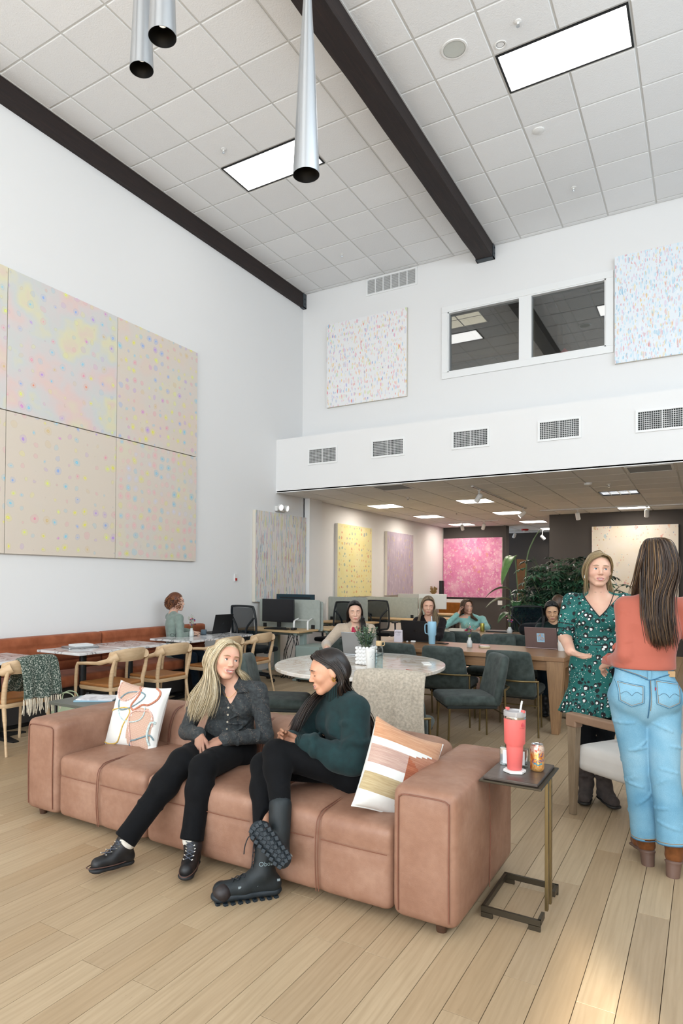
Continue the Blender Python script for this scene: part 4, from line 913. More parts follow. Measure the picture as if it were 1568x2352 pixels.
M_BOT = glass('bottle_glass', '#f4f8f8', .02, .0)
bt = thing('glass_bottle', 'clear glass water bottle with wooden cap on the oval table', 'bottle', (-2.29, 4.955, .7405))
MB().lathe([(.030, 0), (.034, .004), (.034, .20), (.031, .215), (.022, .225), (.022, .232)], 32).build('body', M_BOT, bt, smooth=True); MB().lathe([(.024, .226), (.025, .228), (.025, .262), (.022, .265)], 24).build('cap', wood('bamboo_cap', '#c9a878', '#dcc094'), bt, smooth=True)
MB().lathe([(.0315, .004), (.0318, .165)], 28).build('water', glass('water_fill', '#e6f0f2', .02, .0), bt, smooth=True); MB().tube(smooth_path([(.02, 0, .25), (.045, 0, .262), (.05, 0, .235), (.03, 0, .225)], 4), .003, 6).build('strap', MATS['bamboo_cap'], bt)
for nm, lab, cat, loc, rz, dims, m in (('phone', 'slim pale phone lying on the oval table near its far rim', 'phone', (-2.18, 5.75, .7405), .5, (.075, .155, .009), M_PLASTIC_W), ('red_pen', 'red pencil lying on the oval table beside the bottle', 'pencil', (-2.12, 5.22, .7405), .9, (.010, .14, .009), mat('pencil_red', '#b0564a', .5))):
    o = MB().box((-dims[0]/2, -dims[1]/2, 0), (dims[0]/2, dims[1]/2, dims[2])).build(nm, m, bevel=.003, loc=loc); o.rotation_euler.z = rz; tag(o, lab, cat)
gd = thing('hair_clip', 'small beige and blue tube lying on the oval table', 'tube', (-3.25, 5.72, .757), .7)
MB().cyl((-.06, 0, 0), (.05, 0, 0), .016, n=14).build('barrel', mat('cream_tube', '#d8cba0', .5), gd, smooth=True); MB().cyl((.05, 0, 0), (.085, 0, 0), .013, n=14).build('cap', mat('blue_cap', '#b9cfe0', .4), gd, smooth=True)

def laptop(name, label, loc, rz, w, d, tilt, shell, screen=None, logo=None):
    t = thing(name, label, 'laptop', loc, rz); M_SC = mat('laptop_screen', '#16181c', .15)
    b = MB().box((-w/2, -d/2, 0), (w/2, d/2, .014)).build('base', shell, t, bevel=.004); MB().box((-w/2+.02, -d/2+.09, .0141), (w/2-.02, d/2-.02, .0152)).build('keyboard', mat('laptop_keys', '#1d1e20', .6), b)
    l = MB().box((-w/2, 0, 0), (w/2, .006, d)).build('lid', shell, t, bevel=.003); l.location = (0, d/2-.004, .014); l.rotation_euler = (-tilt, 0, 0)
    MB().box((-w/2+.008, -.0007, .012), (w/2-.008, -.0002, d-.008)).build('screen', M_SC, l)
    if logo: logo(l, w, d)
    return t
# laptops face their user: local +y points from user to lid
def disc_logo(col): return lambda l, w, d: MB().lathe([(.016, 0), (.016, .0008)], 20).xf(0, Matrix.Translation((0, .0062, d/2)) @ Matrix.Rotation(-PI/2, 4, 'X')).build('logo', mat(col[0], col[1], .3), l)
M_SPACE = mat('space_grey_aluminium', '#8f8886', .38, .75); M_BLKLAP = mat('black_laptop_shell', '#17171a', .45); M_SILV = mat('silver_aluminium', '#a9abad', .35, .8)
laptop('laptop', 'grey laptop open behind the bubble pot, used by the woman in the cardigan', (-3.0, 6.13, .7405), PI+.15, .36, .24, .35, M_SILV)

# ------------------------------------------------------------------ long oak tables
q = NT('oak_table'); v = q.co(); n = q.noise(q.map(v, (1.5, 18, 18)), 3, 5, .6, dist=.5); bl = q.n('TexBrick', i={'Vector': q.map(v, (1, 1, 1)), 'Color1': '#8e6748', 'Color2': '#a27c5a', 'Mortar': '#6c4c34', 'Scale': 1.0, 'Mortar Size': .002, 'Brick Width': .9, 'Row Height': .12}).outputs[0]
q.P(Base_Color=q.mix(.55, bl, q.ramp(n, [(.3, '#7d583c'), (.7, '#a9845f')])), Roughness=.30); M_OAKT = q.m; M_OAKL = wood('oak_leg', '#8d6b4b', '#a9835d', (22, 22, 2))
def long_table(label, x0, x1, y0, y1, grp='long oak tables'):
    w, d = x1-x0, y1-y0; t = thing('long_table', label, 'table', ((x0+x1)/2, (y0+y1)/2, 0), 0, grp)
    MB().box((-w/2, -d/2, .715), (w/2, d/2, .76)).build('table_top', M_OAKT, t, bevel=.005)
    mb = MB()
    for a, b in (((-w/2+.05, -d/2+.03), (w/2-.05, -d/2+.055)), ((-w/2+.05, d/2-.055), (w/2-.05, d/2-.03)), ((-w/2+.05, -d/2+.03), (-w/2+.075, d/2-.03)), ((w/2-.075, -d/2+.03), (w/2-.05, d/2-.03))): mb.box((*a, .62), (*b, .716))
    mb.build('apron', M_OAKT, t)
    for sx in (-1, 1):
        for sy in (-1, 1):
            X_, Y_ = sx*(w/2-.09), sy*(d/2-.07); a, b = .085, .055
            mb = MB(); mb.loft([[(X_-b*.6, Y_-b, 0), (X_+b*.6, Y_-b, 0), (X_+b*.6, Y_+b, 0), (X_-b*.6, Y_+b, 0)], [(X_-a, Y_-.06, .716), (X_+a, Y_-.06, .716), (X_+a, Y_+.06, .716), (X_-a, Y_+.06, .716)]]); mb.build('leg', M_OAKL, t, bevel=.004)
    return t
long_table('long oak work table in front of the woman with the black laptop', -3.36, -1.18, 6.83, 7.80); long_table('second long oak table behind, where the woman in mint leans', -3.55, -1.25, 9.02, 9.95)
def sticker(l, w, d):
    s = MB().box((-.04, .0062, d/2-.05), (.04, .0068, d/2+.05)).build('sticker', mat('sticker_edge', '#a9d3e6', .5), l)
    q = NT('sticker_art'); z = q.n('SeparateXYZ', i={0: q.co()}).outputs[2]; q.P(Base_Color=q.mix(q.ramp(q.noise(q.co(), 60, 3), [(.45, 0.0), (.6, .8)]), q.ramp(q.math('MULTIPLY_ADD', z, 10.0), [(.0, '#3d4a2e'), (.5, '#5f6b3a'), (.7, '#2e3a34'), (.95, '#8fb6d6')]), '#c98f2e'), Roughness=.5)
    MB().box((-.033, .0068, d/2-.04), (.033, .0072, d/2+.043)).build('sticker_picture', q.m, s)
laptop('laptop', 'rose grey laptop with a landscape sticker on the long table', (-1.55, 7.72, .7605), PI-.02, .34, .235, .28, mat('rose_grey_aluminium', '#8a7674', .4, .65), logo=sticker)
laptop('laptop', 'black laptop in front of the woman in the dark brown top', (-3.0, 7.70, .7605), PI-.1, .36, .25, .22, M_BLKLAP, logo=disc_logo(('dark_logo', '#0b0b0c')))
M_SKY = mat('sky_blue_coat', '#9ac7de', .5)
t = thing('handled_tumbler', 'light blue handled tumbler with straw on the long table', 'tumbler', (-2.755, 7.44, .7605), 2.9)
MB().lathe([(.036, 0), (.038, .004), (.041, .095), (.050, .108), (.052, .245), (.050, .25), (.046, .262), (.001, .262)], 36, capt=False).build('body', M_SKY, t, smooth=True)
MB().tube(smooth_path([(.045, 0, .225), (.085, 0, .228), (.098, 0, .205), (.094, 0, .13), (.075, 0, .115), (.045, 0, .12)], 5), .009, 10, flat=.7).build('handle', M_SKY, t, smooth=True); MB().tube([(0, 0, .25), (.006, 0, .325)], .0045, 10).build('straw', mat('pale_straw', '#cfe3ee', .4), t)
def vase_flowers(label, loc, seed, h=.11, s=1.0, tall=.16):
    t = thing('flower_vase', label, 'vase', loc, 0, 'small vases of cut flowers'); r = random.Random(seed)
    MB().lathe([(.026*s, 0), (.030*s, .006), (.030*s, h*.55), (.018*s, h*.78), (.016*s, h), (.014*s, h), (.013*s, h*.8)], 24, capt=False).build('vase', mat('pale_ceramic', '#c9cbc8', .35), t, smooth=True)
    st = MB(); cols = [('petal_magenta', '#b01f4e'), ('petal_violet', '#5a3f8a'), ('petal_pink', '#d98aa0'), ('petal_plum', '#4a1f35')]
    bl_ = [MB() for _ in cols]; gr = MB()
    for k in range(11):
        a = r.uniform(0, 6.28); b = r.uniform(.01, .055); z = h+tall*r.uniform(.25, .75); p = Vector((math.cos(a)*b, math.sin(a)*b, z)); st.tube([(0, 0, h*.8), p*.5+Vector((0, 0, h*.5)), p], .0013, 4)
        bm = bmesh.new(); bmesh.ops.create_icosphere(bm, subdivisions=1, radius=.012*r.uniform(.8, 1.3), matrix=Matrix.Translation(p) @ Matrix.Diagonal((1, 1, .7, 1))); bm.verts.index_update()
        bl_[k % 4].add([v_.co.copy() for v_ in bm.verts], [[v_.index for v_ in q_.verts] for q_ in bm.faces]); bm.free()
    for k in range(6):
        a = r.uniform(0, 6.28); b = r.uniform(.03, .07); p = Vector((math.cos(a)*b, math.sin(a)*b, h+tall*r.uniform(.8, 1.1))); st.tube([(0, 0, h*.8), p*.5+Vector((0, 0, h*.6)), p], .001, 4)
        for j in range(10):
            c = Vector((0, 0, h))*(1-.5-.05*j)+p*(.5+.05*j); d = Vector((r.uniform(-1, 1), r.uniform(-1, 1), r.uniform(0, 1))).normalized()*.014; s_ = d.orthogonal().normalized()*.004; gr.add([c, c+d*.5+s_, c+d, c+d*.5-s_], [(0, 1, 2, 3)])
    st.build('stems', mat('flower_stem', '#6b7a52', .7), t); gr.build('sprigs', mat('sprig_sage', '#9aa07c', .8), t, fixn=False)
    for (n_, c_), m_ in zip(cols, bl_): m_.build('blossoms', mat(n_, c_, .7), t, smooth=True)
vase_flowers('small pale vase of magenta flowers on the long table', (-2.262, 7.30, .7605), 3); vase_flowers('white vase of mixed flowers on the second table', (-2.40, 9.62, .7605), 8, .09, 1.3, .22)
sg = thing('counter_sign', 'small white folded table sign on the long table', 'sign', (-3.175, 7.43, .7605), .1)
MB().add([(-.05, -.02, 0), (.05, -.02, 0), (.05, 0, .145), (-.05, 0, .145), (-.05, .03, 0), (.05, .03, 0), (-.05, -.017, 0), (.05, -.017, 0)], [(0, 1, 2, 3), (3, 2, 5, 4)]).build('card', mat('lilac_card', '#dcd6de', .7), sg, fixn=False)
wrap_text('lettering', 'poppi', .034, mat('grey_ink', '#6f6a72', .7), sg, lambda x, y: (x, -.0048-.137*(-y), .122+y))
for k, (x, w) in enumerate(((0, .05), (0, .04), (0, .055))): MB().box((-w/2, -.0125-.0015*k+.004*k, .092-.012*k), (w/2, -.0115-.0015*k+.004*k, .096-.012*k)).build('print_line', mat('print_grey', '#b3adb6', .8), sg)
ap = thing('earbud_case', 'white earbud case lying open on the long table', 'earbuds', (-3.0, 7.47, .7605), .2)
puff(MB(), (0, 0, .012), (.06, .045, .022), .010, n=3).build('case', M_PLASTIC_W, ap, smooth=True); puff(MB(), (-.075, .01, .008), (.022, .018, .014), .006, n=2).build('earbud', M_PLASTIC_W, ap, smooth=True)
cs = thing('wood_coaster', 'stack of two pale wood coasters on the long table', 'coaster', (-2.11, 7.36, .7605), .4); MB().prism(rrect(.12, .11, .02), 0, .014).build('lower_coaster', MATS['agate_coaster'], cs, bevel=.003); MB().prism(rrect(.115, .10, .02), .0145, .026).build('upper_coaster', M_MARB, cs, bevel=.003)
lathe_thing('white_tumbler', 'plain white tumbler beside the stickered laptop', 'tumbler', (-1.325, 7.50, .7605), [('body', [(.033, 0), (.036, .004), (.038, .15), (.034, .165), (.001, .166)], M_PLASTIC_W)])
o = MB().prism(rrect(.075, .15, .012), 0, .009).build('phone', M_BLACKMETAL, loc=(-2.66, 7.52, .7605), bevel=.002); o.rotation_euler.z = 1.3; tag(o, 'black phone lying beside the light blue tumbler', 'phone')
cn2 = lathe_thing('gold_can', 'gold green drink can on the second table by the woman in mint', 'can', (-2.83, 9.75, .7605), [('body', [(.026, 0), (.032, .01), (.032, .105), (.026, .12)], mat('gold_can_print', '#a8a04a', .3, .6, var=.4, vscale=30)), ('lid', [(.026, .12), (.026, .123), (.001, .121)], M_STEELB)])
o = MB().prism(rrect(.24, .18, .02), 0, .03).build('paper_stack', mat('cream_paper', '#d8d0c2', .8), loc=(-3.16, 9.62, .7605), bevel=.004); tag(o, 'pale paper parcel on the second table by the leaning elbow', 'papers')
o = MB().prism(rrect(.36, .25, .02), 0, .02).build('closed_laptop', M_BLKLAP, loc=(-2.58, 9.78, .7605), bevel=.004); tag(o, 'black closed notebook on the second table under a hand', 'notebook')
o = puff(MB(), (0, 0, .075), (.42, .28, .15), .06, (.02, .02, .02), 6).build('black_bag', fabric('black_nylon', '#15171b', .3, 20, 200, .3), smooth=True, loc=(-2.02, 9.55, .7605)); tag(o, 'slumped black bag lying on the second table', 'bag')
# ------------------------------------------------------------------ banquette along the side wall
M_BANQ = fabric('rust_velvet', '#96502f', .14, 9, 380, .2, .75, .12, '#a9603f'); M_BLK = mat('matt_black', '#101113', .5)
bq = thing('banquette', 'long rust velvet banquette bench along the side wall', 'bench', (XL, 0, 0))
YS = [(1.7, 3.60), (3.60, 5.50), (5.50, 7.42)]
for a, b in YS:
    c = (a+b)/2; w = b-a
    def bf(p):
        for zz in (-.09, .085): 
            if p.x > 0: p.x -= .014*math.exp(-((p.z-zz)/.010)**2)
        return p
    puff(MB(), (.092, c, .665), (.13, w-.008, .40), .035, (.012, .0, .004), 18, bf).build('back_cushion', M_BANQ, bq, smooth=True)
    puff(MB(), (.30, c, .405), (.56, w-.008, .12), .035, (.006, 0, .012), 8).build('seat_cushion', M_BANQ, bq, smooth=True)
MB().box((.006, 1.7, .05), (.50, 7.42, .34)).build('plinth', mat('banquette_base', '#3a3634', .8), bq); MB().box((.02, 1.7, .0), (.46, 7.42, .05)).build('toe_kick', M_BLK, bq)
o = thing('power_outlet', 'dark power outlet strip on the banquette front behind the notebook table', 'outlet', (-5.818, 4.93, .23), 0)
MB().box((0, -.09, -.03), (.012, .09, .03)).build('plate', M_BLK, o, bevel=.003); MB().box((.012, -.06, -.015), (.014, .06, .015)).build('socket', mat('outlet_grey', '#77777a', .5), o)
# ------------------------------------------------------------------ small marble cafe tables
q = NT('veined_marble'); v = q.co(); oi = q.n('ObjectInfo').outputs['Random']; vv = q.n('VectorMath', operation='ADD', i={0: v, 1: q.n('CombineXYZ', i={0: q.math('MULTIPLY', oi, 20.0)}).outputs[0]}).outputs[0]
n = q.noise(vv, 2.2, 7, .6, dist=1.8); q.P(Base_Color=q.ramp(n, [(.36, '#eeecea'), (.47, '#d9d6d4'), (.497, '#77757a'), (.52, '#e2e0de'), (.7, '#f1f0ee')]), Roughness=.12); M_VMARB = q.m
def cafe(label, cy, cx=-5.655):
    t = thing('cafe_table', label, 'table', (cx, cy, 0), 0, 'marble tables along the banquette')
    MB().box((-.33, -.325, .725), (.33, .325, .750)).build('table_top', M_VMARB, t, bevel=.004); MB().box((-.20, -.20, .708), (.20, .20, .726)).build('top_plate', M_BLK, t)
    MB().cyl((0, 0, .03), (0, 0, .71), .038, n=20).build('column', M_BLK, t, smooth=True)
    mb = MB(); 
    for a in (0, PI/2):
        r_ = Matrix.Rotation(a, 3, 'Z'); k = len(mb.v); mb.loft([[(-.30, -.03, 0), (-.30, .03, 0), (-.30, .03, .012), (-.30, -.03, .012)], [(-.04, -.04, 0), (-.04, .04, 0), (-.04, .04, .045), (-.04, -.04, .045)], [(.04, -.04, 0), (.04, .04, 0), (.04, .04, .045), (.04, -.04, .045)], [(.30, -.03, 0), (.30, .03, 0), (.30, .03, .012), (.30, -.03, .012)]]); mb.xf(k, r_.to_4x4())
    mb.build('base', M_BLK, t); return t
cafe('marble cafe table cut by the picture edge, beside the green throw', 3.775); cafe('marble cafe table with the stack of notebooks', 4.775); cafe('empty marble cafe table between the notebook table and the laptop table', 5.445)
cafe('marble cafe table with the flower vase before the curly-haired woman', 6.425); cafe('marble cafe table carrying the black laptop', 7.085)
# ------------------------------------------------------------------ pale wood armchairs with tan leather seats
M_ASH = wood('pale_ash', '#c3a27c', '#d6b994', (3, 3, 16), .5); M_TANS = mat('tan_leather_seat', '#a06a3a', .42, var=.12, vscale=7)
def ash_chair(label, loc, rz):
    t = thing('ash_armchair', label, 'chair', loc, rz, 'pale wood armchairs')
    def sf(p): p.z += -.02*(1-min(1, (p.x/.24)**2+(p.y/.24)**2)) if p.z > 0 else 0; return p
    puff(MB(), (0, .01, .445), (.45, .44, .035), .016, (0, 0, .004), 8, sf).build('seat', M_TANS, t, smooth=True)
    mb = MB(); mb.loft([[(x*.97, y*.97, .395) for x, y in rrect(.50, .47, .06)], [(x, y, .41) for x, y in rrect(.50, .47, .06)], [(x, y, .430) for x, y in rrect(.50, .47, .06)]]); mb.build('seat_frame', M_ASH, t, smooth=True)
    for s in (-1, 1):
        MB().tube(smooth_path([(s*.255, .245, 0), (s*.262, .235, .42), (s*.268, .215, .615), (s*.266, .19, .652)], 4), [.013]*4+[.017]*5+[.016]*4, 10).build('leg', M_ASH, t, smooth=True)
        MB().tube(smooth_path([(s*.235, -.275, 0), (s*.215, -.215, .30), (s*.218, -.205, .45), (s*.228, -.235, .60), (s*.222, -.262, .71)], 4), [.012]*4+[.018]*4+[.022]*5+[.018]*4, 10).build('leg', M_ASH, t, smooth=True)
        MB().tube(smooth_path([(s*.266, .205, .650), (s*.272, .06, .662), (s*.270, -.10, .672), (s*.245, -.215, .705), (s*.19, -.27, .74)], 5), [.016]*5+[.017]*5+[.020]*5+[.030]*3+[.036]*3, 12, flat=[1]*10+[1.15]*5+[1.25]*6, up=(0, 0, 1)).build('armrest', M_ASH, t, smooth=True)
    P = []
    for i in range(15):
        a = -1+2*i/14; x = .245*a; y = -.30+.085*a*a; e = 1-.28*abs(a)**3; sec = []
        for k in range(14):
            th = 2*PI*k/14; sec.append((x, y+.017*math.cos(th)-.012*math.sin(th)*.5, .735+.066*e*math.sin(th)+.012*(1-a*a)))
        P.append(sec)
    MB().loft(P).build('backrest', M_ASH, t, smooth=True); return t
ac1 = ash_chair('pale wood armchair at the picture edge with a green throw over it', (-5.26, 3.66, 0), PI/2)
dup(ac1, (-5.17, 4.74, 0), PI/2+.03, 'pale wood armchair at the notebook table, nearest the sofa cushion'); dup(ac1, (-5.17, 5.42, 0), PI/2-.05, 'pale wood armchair at the empty marble table')
dup(ac1, (-5.19, 6.42, 0), PI/2, "pale wood armchair at the vase table, partly behind the blonde woman's hair"); dup(ac1, (-5.20, 7.12, 0), PI/2+.04, 'pale wood armchair at the black laptop table, beside the mesh chair')
# green throw with fringe over the first chair
q = NT('green_boucle'); v = q.co(); nn = q.noise(v, 95, 3, .6); q.P(Base_Color=q.ramp(nn, [(.40, '#2e3d35'), (.5, '#43544a'), (.58, '#8d9488'), (.66, '#cfcabd')]), Roughness=1.0); q.bump(nn, .9, .006)
th = drape('green_throw', 'dark green flecked throw with cream fringe over an armchair back', 'throw', q.m, (-5.27, 3.70, 0), PI/2,
      [(0, -.10, .50), (0, -.16, .60), (0, -.22, .74), (0, -.268, .815), (0, -.335, .80), (0, -.365, .68), (0, -.37, .56), (0, -.375, .47)], .36, 24, .012, 5, .014, lambda v: 1+.05*v)
fr = random.Random(4); mb = MB()
for k in range(44):
    x = -.185+.37*k/43+fr.uniform(-.003, .003); y = -.384+fr.uniform(-.008, .012)-.012*math.sin(x*38); z = .475+.004*math.sin(x*30); L = fr.uniform(.11, .15)
    mb.tube(smooth_path([(x, y, z), (x+fr.uniform(-.008, .008), y-.006, z-L*.5), (x+fr.uniform(-.014, .014), y-fr.uniform(-.01, .01), z-L)], 3), [.004, .0045, .0045, .0042, .004, .0045, .0028], 5)
stuff(mb.build('fringe', fabric('cream_fringe', '#d9cdb8', .15, 60, 300, .4), th, smooth=True))
bg = thing('mint_tote', 'pale mint tote bag on the floor by the banquette', 'bag', (-5.32, 4.32, 0), .5)
mb = MB(); mb.loft([[(x, y, 0) for x, y in rrect(.30, .13, .03)], [(x*1.03, y*1.05, .15) for x, y in rrect(.30, .13, .03)], [(x*1.02, y*.75, .29) for x, y in rrect(.30, .13, .03)]]); mb.build('bag_body', mat('mint_leatherette', '#b9c6a4', .5), bg, smooth=True)
for s in (-1, 1): MB().tube(smooth_path([(-.08, s*.045, .27), (-.07, s*.05, .36), (0, s*.05, .39), (.07, s*.05, .36), (.08, s*.045, .27)], 4), .006, 8).build('handle', MATS['mint_leatherette'], bg, smooth=True)
MB().lathe([(.014, 0), (.014, .004)], 14).xf(0, Matrix.Translation((.12, -.066, .2)) @ Matrix.Rotation(PI/2, 4, 'X')).build('clasp', M_BLK, bg)
st = thing('slate_side_table', 'low dark side table behind the sofa holding magazines', 'side table', (-4.17, 3.62, 0))
MB().box((-.25, -.22, .505), (.25, .22, .53)).build('table_top', mat('slate_top', '#5a5c54', .4), st, bevel=.004)
for x in (-.21, .21):
    for y in (-.18, .18): MB().cyl((x, y, 0), (x, y, .506), .012, n=10).build('leg', M_BLK, st)
def mag(label, loc, rz, m, d=(.21, .28, .006)):
    o = MB().box((-d[0]/2, -d[1]/2, 0), (d[0]/2, d[1]/2, d[2])).build('magazine', m, loc=loc); o.rotation_euler.z = rz; return tag(o, label, 'magazine', 'magazines behind the sofa')
q = NT('magazine_cover'); q.P(Base_Color=q.mix(q.ramp(q.noise(q.co(), 14, 4), [(.5, 0.0), (.62, .7)]), '#e2e0e2', '#a8a0a4'), Roughness=.35)
mag('pale blue magazine at the bottom of the pile behind the sofa', (-4.17, 3.66, .531), -.95, mat('blue_cover', '#8fb3c4', .4), (.23, .30, .010)); mag('white magazine on top of the pile behind the sofa', (-4.155, 3.67, .5415), -1.05, q.m, (.22, .29, .008))
o = MB().prism(rrect(.34, .235, .02), 0, .016).build('closed_laptop', M_SILV, bevel=.003, loc=(-5.80, 4.86, .7505)); o.rotation_euler.z = 1.25; tag(o, 'closed silver laptop under the notebook on the marble table', 'laptop')
nb = thing('spiral_notebook', 'white spiral notebook on top of the closed laptop', 'notebook', (-5.80, 4.87, .767), 1.35)
MB().box((-.105, -.075, 0), (.105, .075, .018)).build('pages', mat('page_white', '#eeeeec', .8), nb); MB().box((-.107, -.077, .018), (.107, .077, .020)).build('cover', mat('cover_white', '#f3f2f2', .5), nb)
for k in range(12): MB().tube([(-.09+.0165*k, .072, .012), (-.09+.0165*k, .080, .020), (-.09+.0165*k, .072, .024)], .0012, 5).build('spiral_ring', M_STEELB, nb)
vase_flowers('white vase of purple and red flowers beside the curly-haired woman', (-5.73, 6.60, .7505), 21, .11, 1.0, .17)
laptop('laptop', 'large black laptop angled on the marble table by the curly-haired woman', (-5.90, 7.28, .7505), 0.0, .38, .26, .24, M_BLKLAP, logo=disc_logo(('grey_logo', '#2a2a2e')))
bpy.data.objects['laptop.003'].rotation_euler.z = -PI/2-.05 if 'laptop.003' in bpy.data.objects else 0
o = puff(MB(), (0, 0, .036), (.075, .06, .07), .012, n=2).build('charger_cube', mat('slate_blue', '#4a5b66', .5), smooth=True, loc=(-5.80, 6.93, .7505)); o.rotation_euler.z = .5; tag(o, 'small slate blue cube beside the black laptop', 'charger')
gl = thing('eyeglasses', 'pair of dark eyeglasses on the marble table by the vase', 'glasses', (-5.86, 6.42, .7505), .4)
for s in (-1, 1):
    MB().tube([(s*.033+.026*math.cos(a), -.0, .024+.022*math.sin(a)) for a in [k*PI/8 for k in range(17)]], .002, 6).build('rim', M_BLK, gl); MB().tube([(s*.06, 0, .03), (s*.062, .12, .02)], .0018, 5).build('temple', M_BLK, gl)

# ------------------------------------------------------------------ desks, screens, office chairs
M_BIRCH = wood('birch_desk', '#c3a173', '#d3b488', (2, 14, 14)); M_SCREENP = fabric('grey_screen_fabric', '#a9aea6', .06, 20, 300, .2); M_MON = mat('monitor_black', '#16171a', .35); M_MONT = mat('monitor_teal', '#16323d', .45)
def desk(label, x0, x1, y0, y1, grp='sit-stand desks'):
    t = thing('work_desk', label, 'desk', ((x0+x1)/2, (y0+y1)/2, 0), 0, grp); w, d = x1-x0, y1-y0
    MB().box((-w/2, -d/2, .712), (w/2, d/2, .740)).build('desk_top', M_BIRCH, t, bevel=.004)
    for s in (-1, 1):
        x = s*(w/2-.10); MB().box((x-.04, -.04, .03), (x+.04, .04, .70)).build('leg', M_SAGE, t, bevel=.004); MB().box((x-.035, -d/2+.04, .0), (x+.035, d/2-.04, .03)).build('foot', M_SAGE, t, bevel=.006); MB().box((x-.03, -d/2+.06, .672), (x+.03, d/2-.06, .713)).build('bracket', M_SAGE, t, bevel=.004)
    MB().box((-w/2+.14, -.025, .655), (w/2-.14, .025, .695)).build('crossbar', M_SAGE, t); return t
desk('birch sit-stand desk nearest the banquette, black monitor on it', -6.28, -5.12, 8.28, 8.86); desk('birch sit-stand desk back to back with the first, teal monitor on it', -6.28, -5.0, 9.00, 9.60)
desk('birch desk of the second row behind the woman in the cardigan', -6.17, -5.16, 10.60, 11.18)
desk('birch desk of the third row beside the empty mesh chair', -6.2, -4.9, 12.10, 12.68); desk('birch desk of the third row carrying the white computer', -6.2, -4.45, 12.80, 13.40)
def screen_panel(label, x0, x1, y, z0, z1):
    t = thing('desk_screen', label, 'desk screen', ((x0+x1)/2, y, 0), 0, 'grey desk screens'); w = x1-x0; mb = MB(); k = len(mb.v); mb.prism([(x, zz+(z0+z1)/2) for x, zz in rrect(w, z1-z0, .03)], -.014, .014); mb.xf(k, Matrix.Rotation(PI/2, 4, 'X')); mb.build('panel', M_SCREENP, t, bevel=.004)
    for s in (-.8, .8): MB().box((s*w/2-.03, -.03, .735), (s*w/2+.03, .03, .80)).build('clamp', M_BLK, t, bevel=.004)
screen_panel('pale grey desk screen behind the black monitor', -6.26, -5.12, 8.905, .72, 1.19); screen_panel('second pale grey desk screen just behind the first', -6.26, -5.10, 8.965, .70, 1.165)
screen_panel('grey desk screen of the second row, behind the cardigan woman', -6.26, -5.42, 11.22, .72, 1.185); screen_panel('grey desk screen of the third row, below the lavender canvas', -6.2, -5.02, 12.74, .72, 1.16); screen_panel('grey side screen by the white computer', -5.0, -4.72, 12.76, .72, 1.155)
def monitor(label, x, y, z, w, h, m, back=False):
    t = thing('monitor', label, 'monitor', (x, y, .7405), PI if back else 0, 'desk monitors'); b = z-.7405
    MB().box((-w/2, -.012, b), (w/2, .014, b+h)).build('screen_case', m, t, bevel=.006); MB().box((-w/2+.012, -.0135, b+.02), (w/2-.012, -.0125, b+h-.012)).build('screen', mat('screen_dark', '#1d1c1f', .3), t)
    MB().box((-.03, .014, .02), (.03, .045, b+h*.5)).build('stand', m, t); MB().prism(rrect(.22, .18, .03), 0, .012).build('stand_base', m, t)
    if back: MB().box((-w*.4, .014, b+h-.07), (w*.4, .017, b+h-.045)).build('vent_slot', M_BLK, t)
monitor('black monitor seen from the front on the nearest desk', -5.74, 8.66, .84, .60, .36, M_MON); monitor('dark teal monitor seen from behind over the desk screen', -5.79, 9.25, .92, .74, .345, M_MONT, True)
im = thing('white_computer', 'slim white all-in-one computer seen from behind', 'computer', (-4.84, 13.1, .7405), PI)
MB().box((-.30, -.01, .18), (.30, .012, .49)).build('screen_case', mat('white_aluminium', '#d5d7d6', .35), im, bevel=.008); MB().box((-.08, .012, .0), (.08, .018, .30)).build('stand', MATS['white_aluminium'], im); MB().box((-.09, -.08, 0), (.09, .08, .006)).build('stand_base', MATS['white_aluminium'], im)
im = thing('white_computer', 'second white computer largely hidden behind the first', 'computer', (-5.36, 13.15, .7405), PI)
MB().box((-.27, -.01, .18), (.27, .012, .485)).build('screen_case', mat('dull_aluminium', '#b3b1ac', .4), im, bevel=.008); MB().box((-.08, .012, .0), (.08, .018, .30)).build('stand', MATS['white_aluminium'], im)
kb = thing('keyboard', 'dark keyboard on the nearest desk', 'keyboard', (-5.62, 8.45, .7405), .05); MB().box((-.2, -.06, 0), (.2, .06, .016)).build('case', M_BLK, kb, bevel=.004)
for r_ in range(4):
    for c_ in range(12): MB().box((-.19+.0317*c_, -.052+.027*r_, .016), (-.165+.0317*c_, -.030+.027*r_, .020)).build('key', M_MON, kb)
o = puff(MB(), (0, 0, .018), (.065, .11, .036), .017, n=3).build('computer_mouse', M_BLK, smooth=True, loc=(-5.33, 8.47, .7405)); tag(o, 'black computer mouse at the edge of the nearest desk', 'mouse')
ls = thing('laptop_stand', 'white bent metal laptop stand on the nearest desk', 'laptop stand', (-5.31, 8.70, .7405), .25)
for s in (-.11, .11): MB().tube(smooth_path([(s, -.10, .0), (s, -.10, .10), (s, -.06, .135), (s, .13, .16)], 4), .009, 8, flat=1.6).build('rail', M_PLASTIC_W, ls, smooth=True)
MB().box((-.12, -.02, .14), (.12, .02, .146)).build('cross_plate', M_PLASTIC_W, ls)
cb = thing('pedestal_cabinet', 'low sage metal cabinet beside the nearest desk', 'cabinet', (-4.97, 8.52, 0)); MB().box((-.20, -.25, .04), (.20, .25, .53)).build('body', M_SAGE, cb, bevel=.004)
for k in range(2):
    d_ = MB().box((-.19, -.258, .05+.24*k), (.19, -.25, .275+.24*k)).build('drawer', M_SAGE, cb, bevel=.002); MB().box((.10, -.268, .16+.24*k), (.14, -.258, .175+.24*k)).build('handle', M_STEELB, d_)
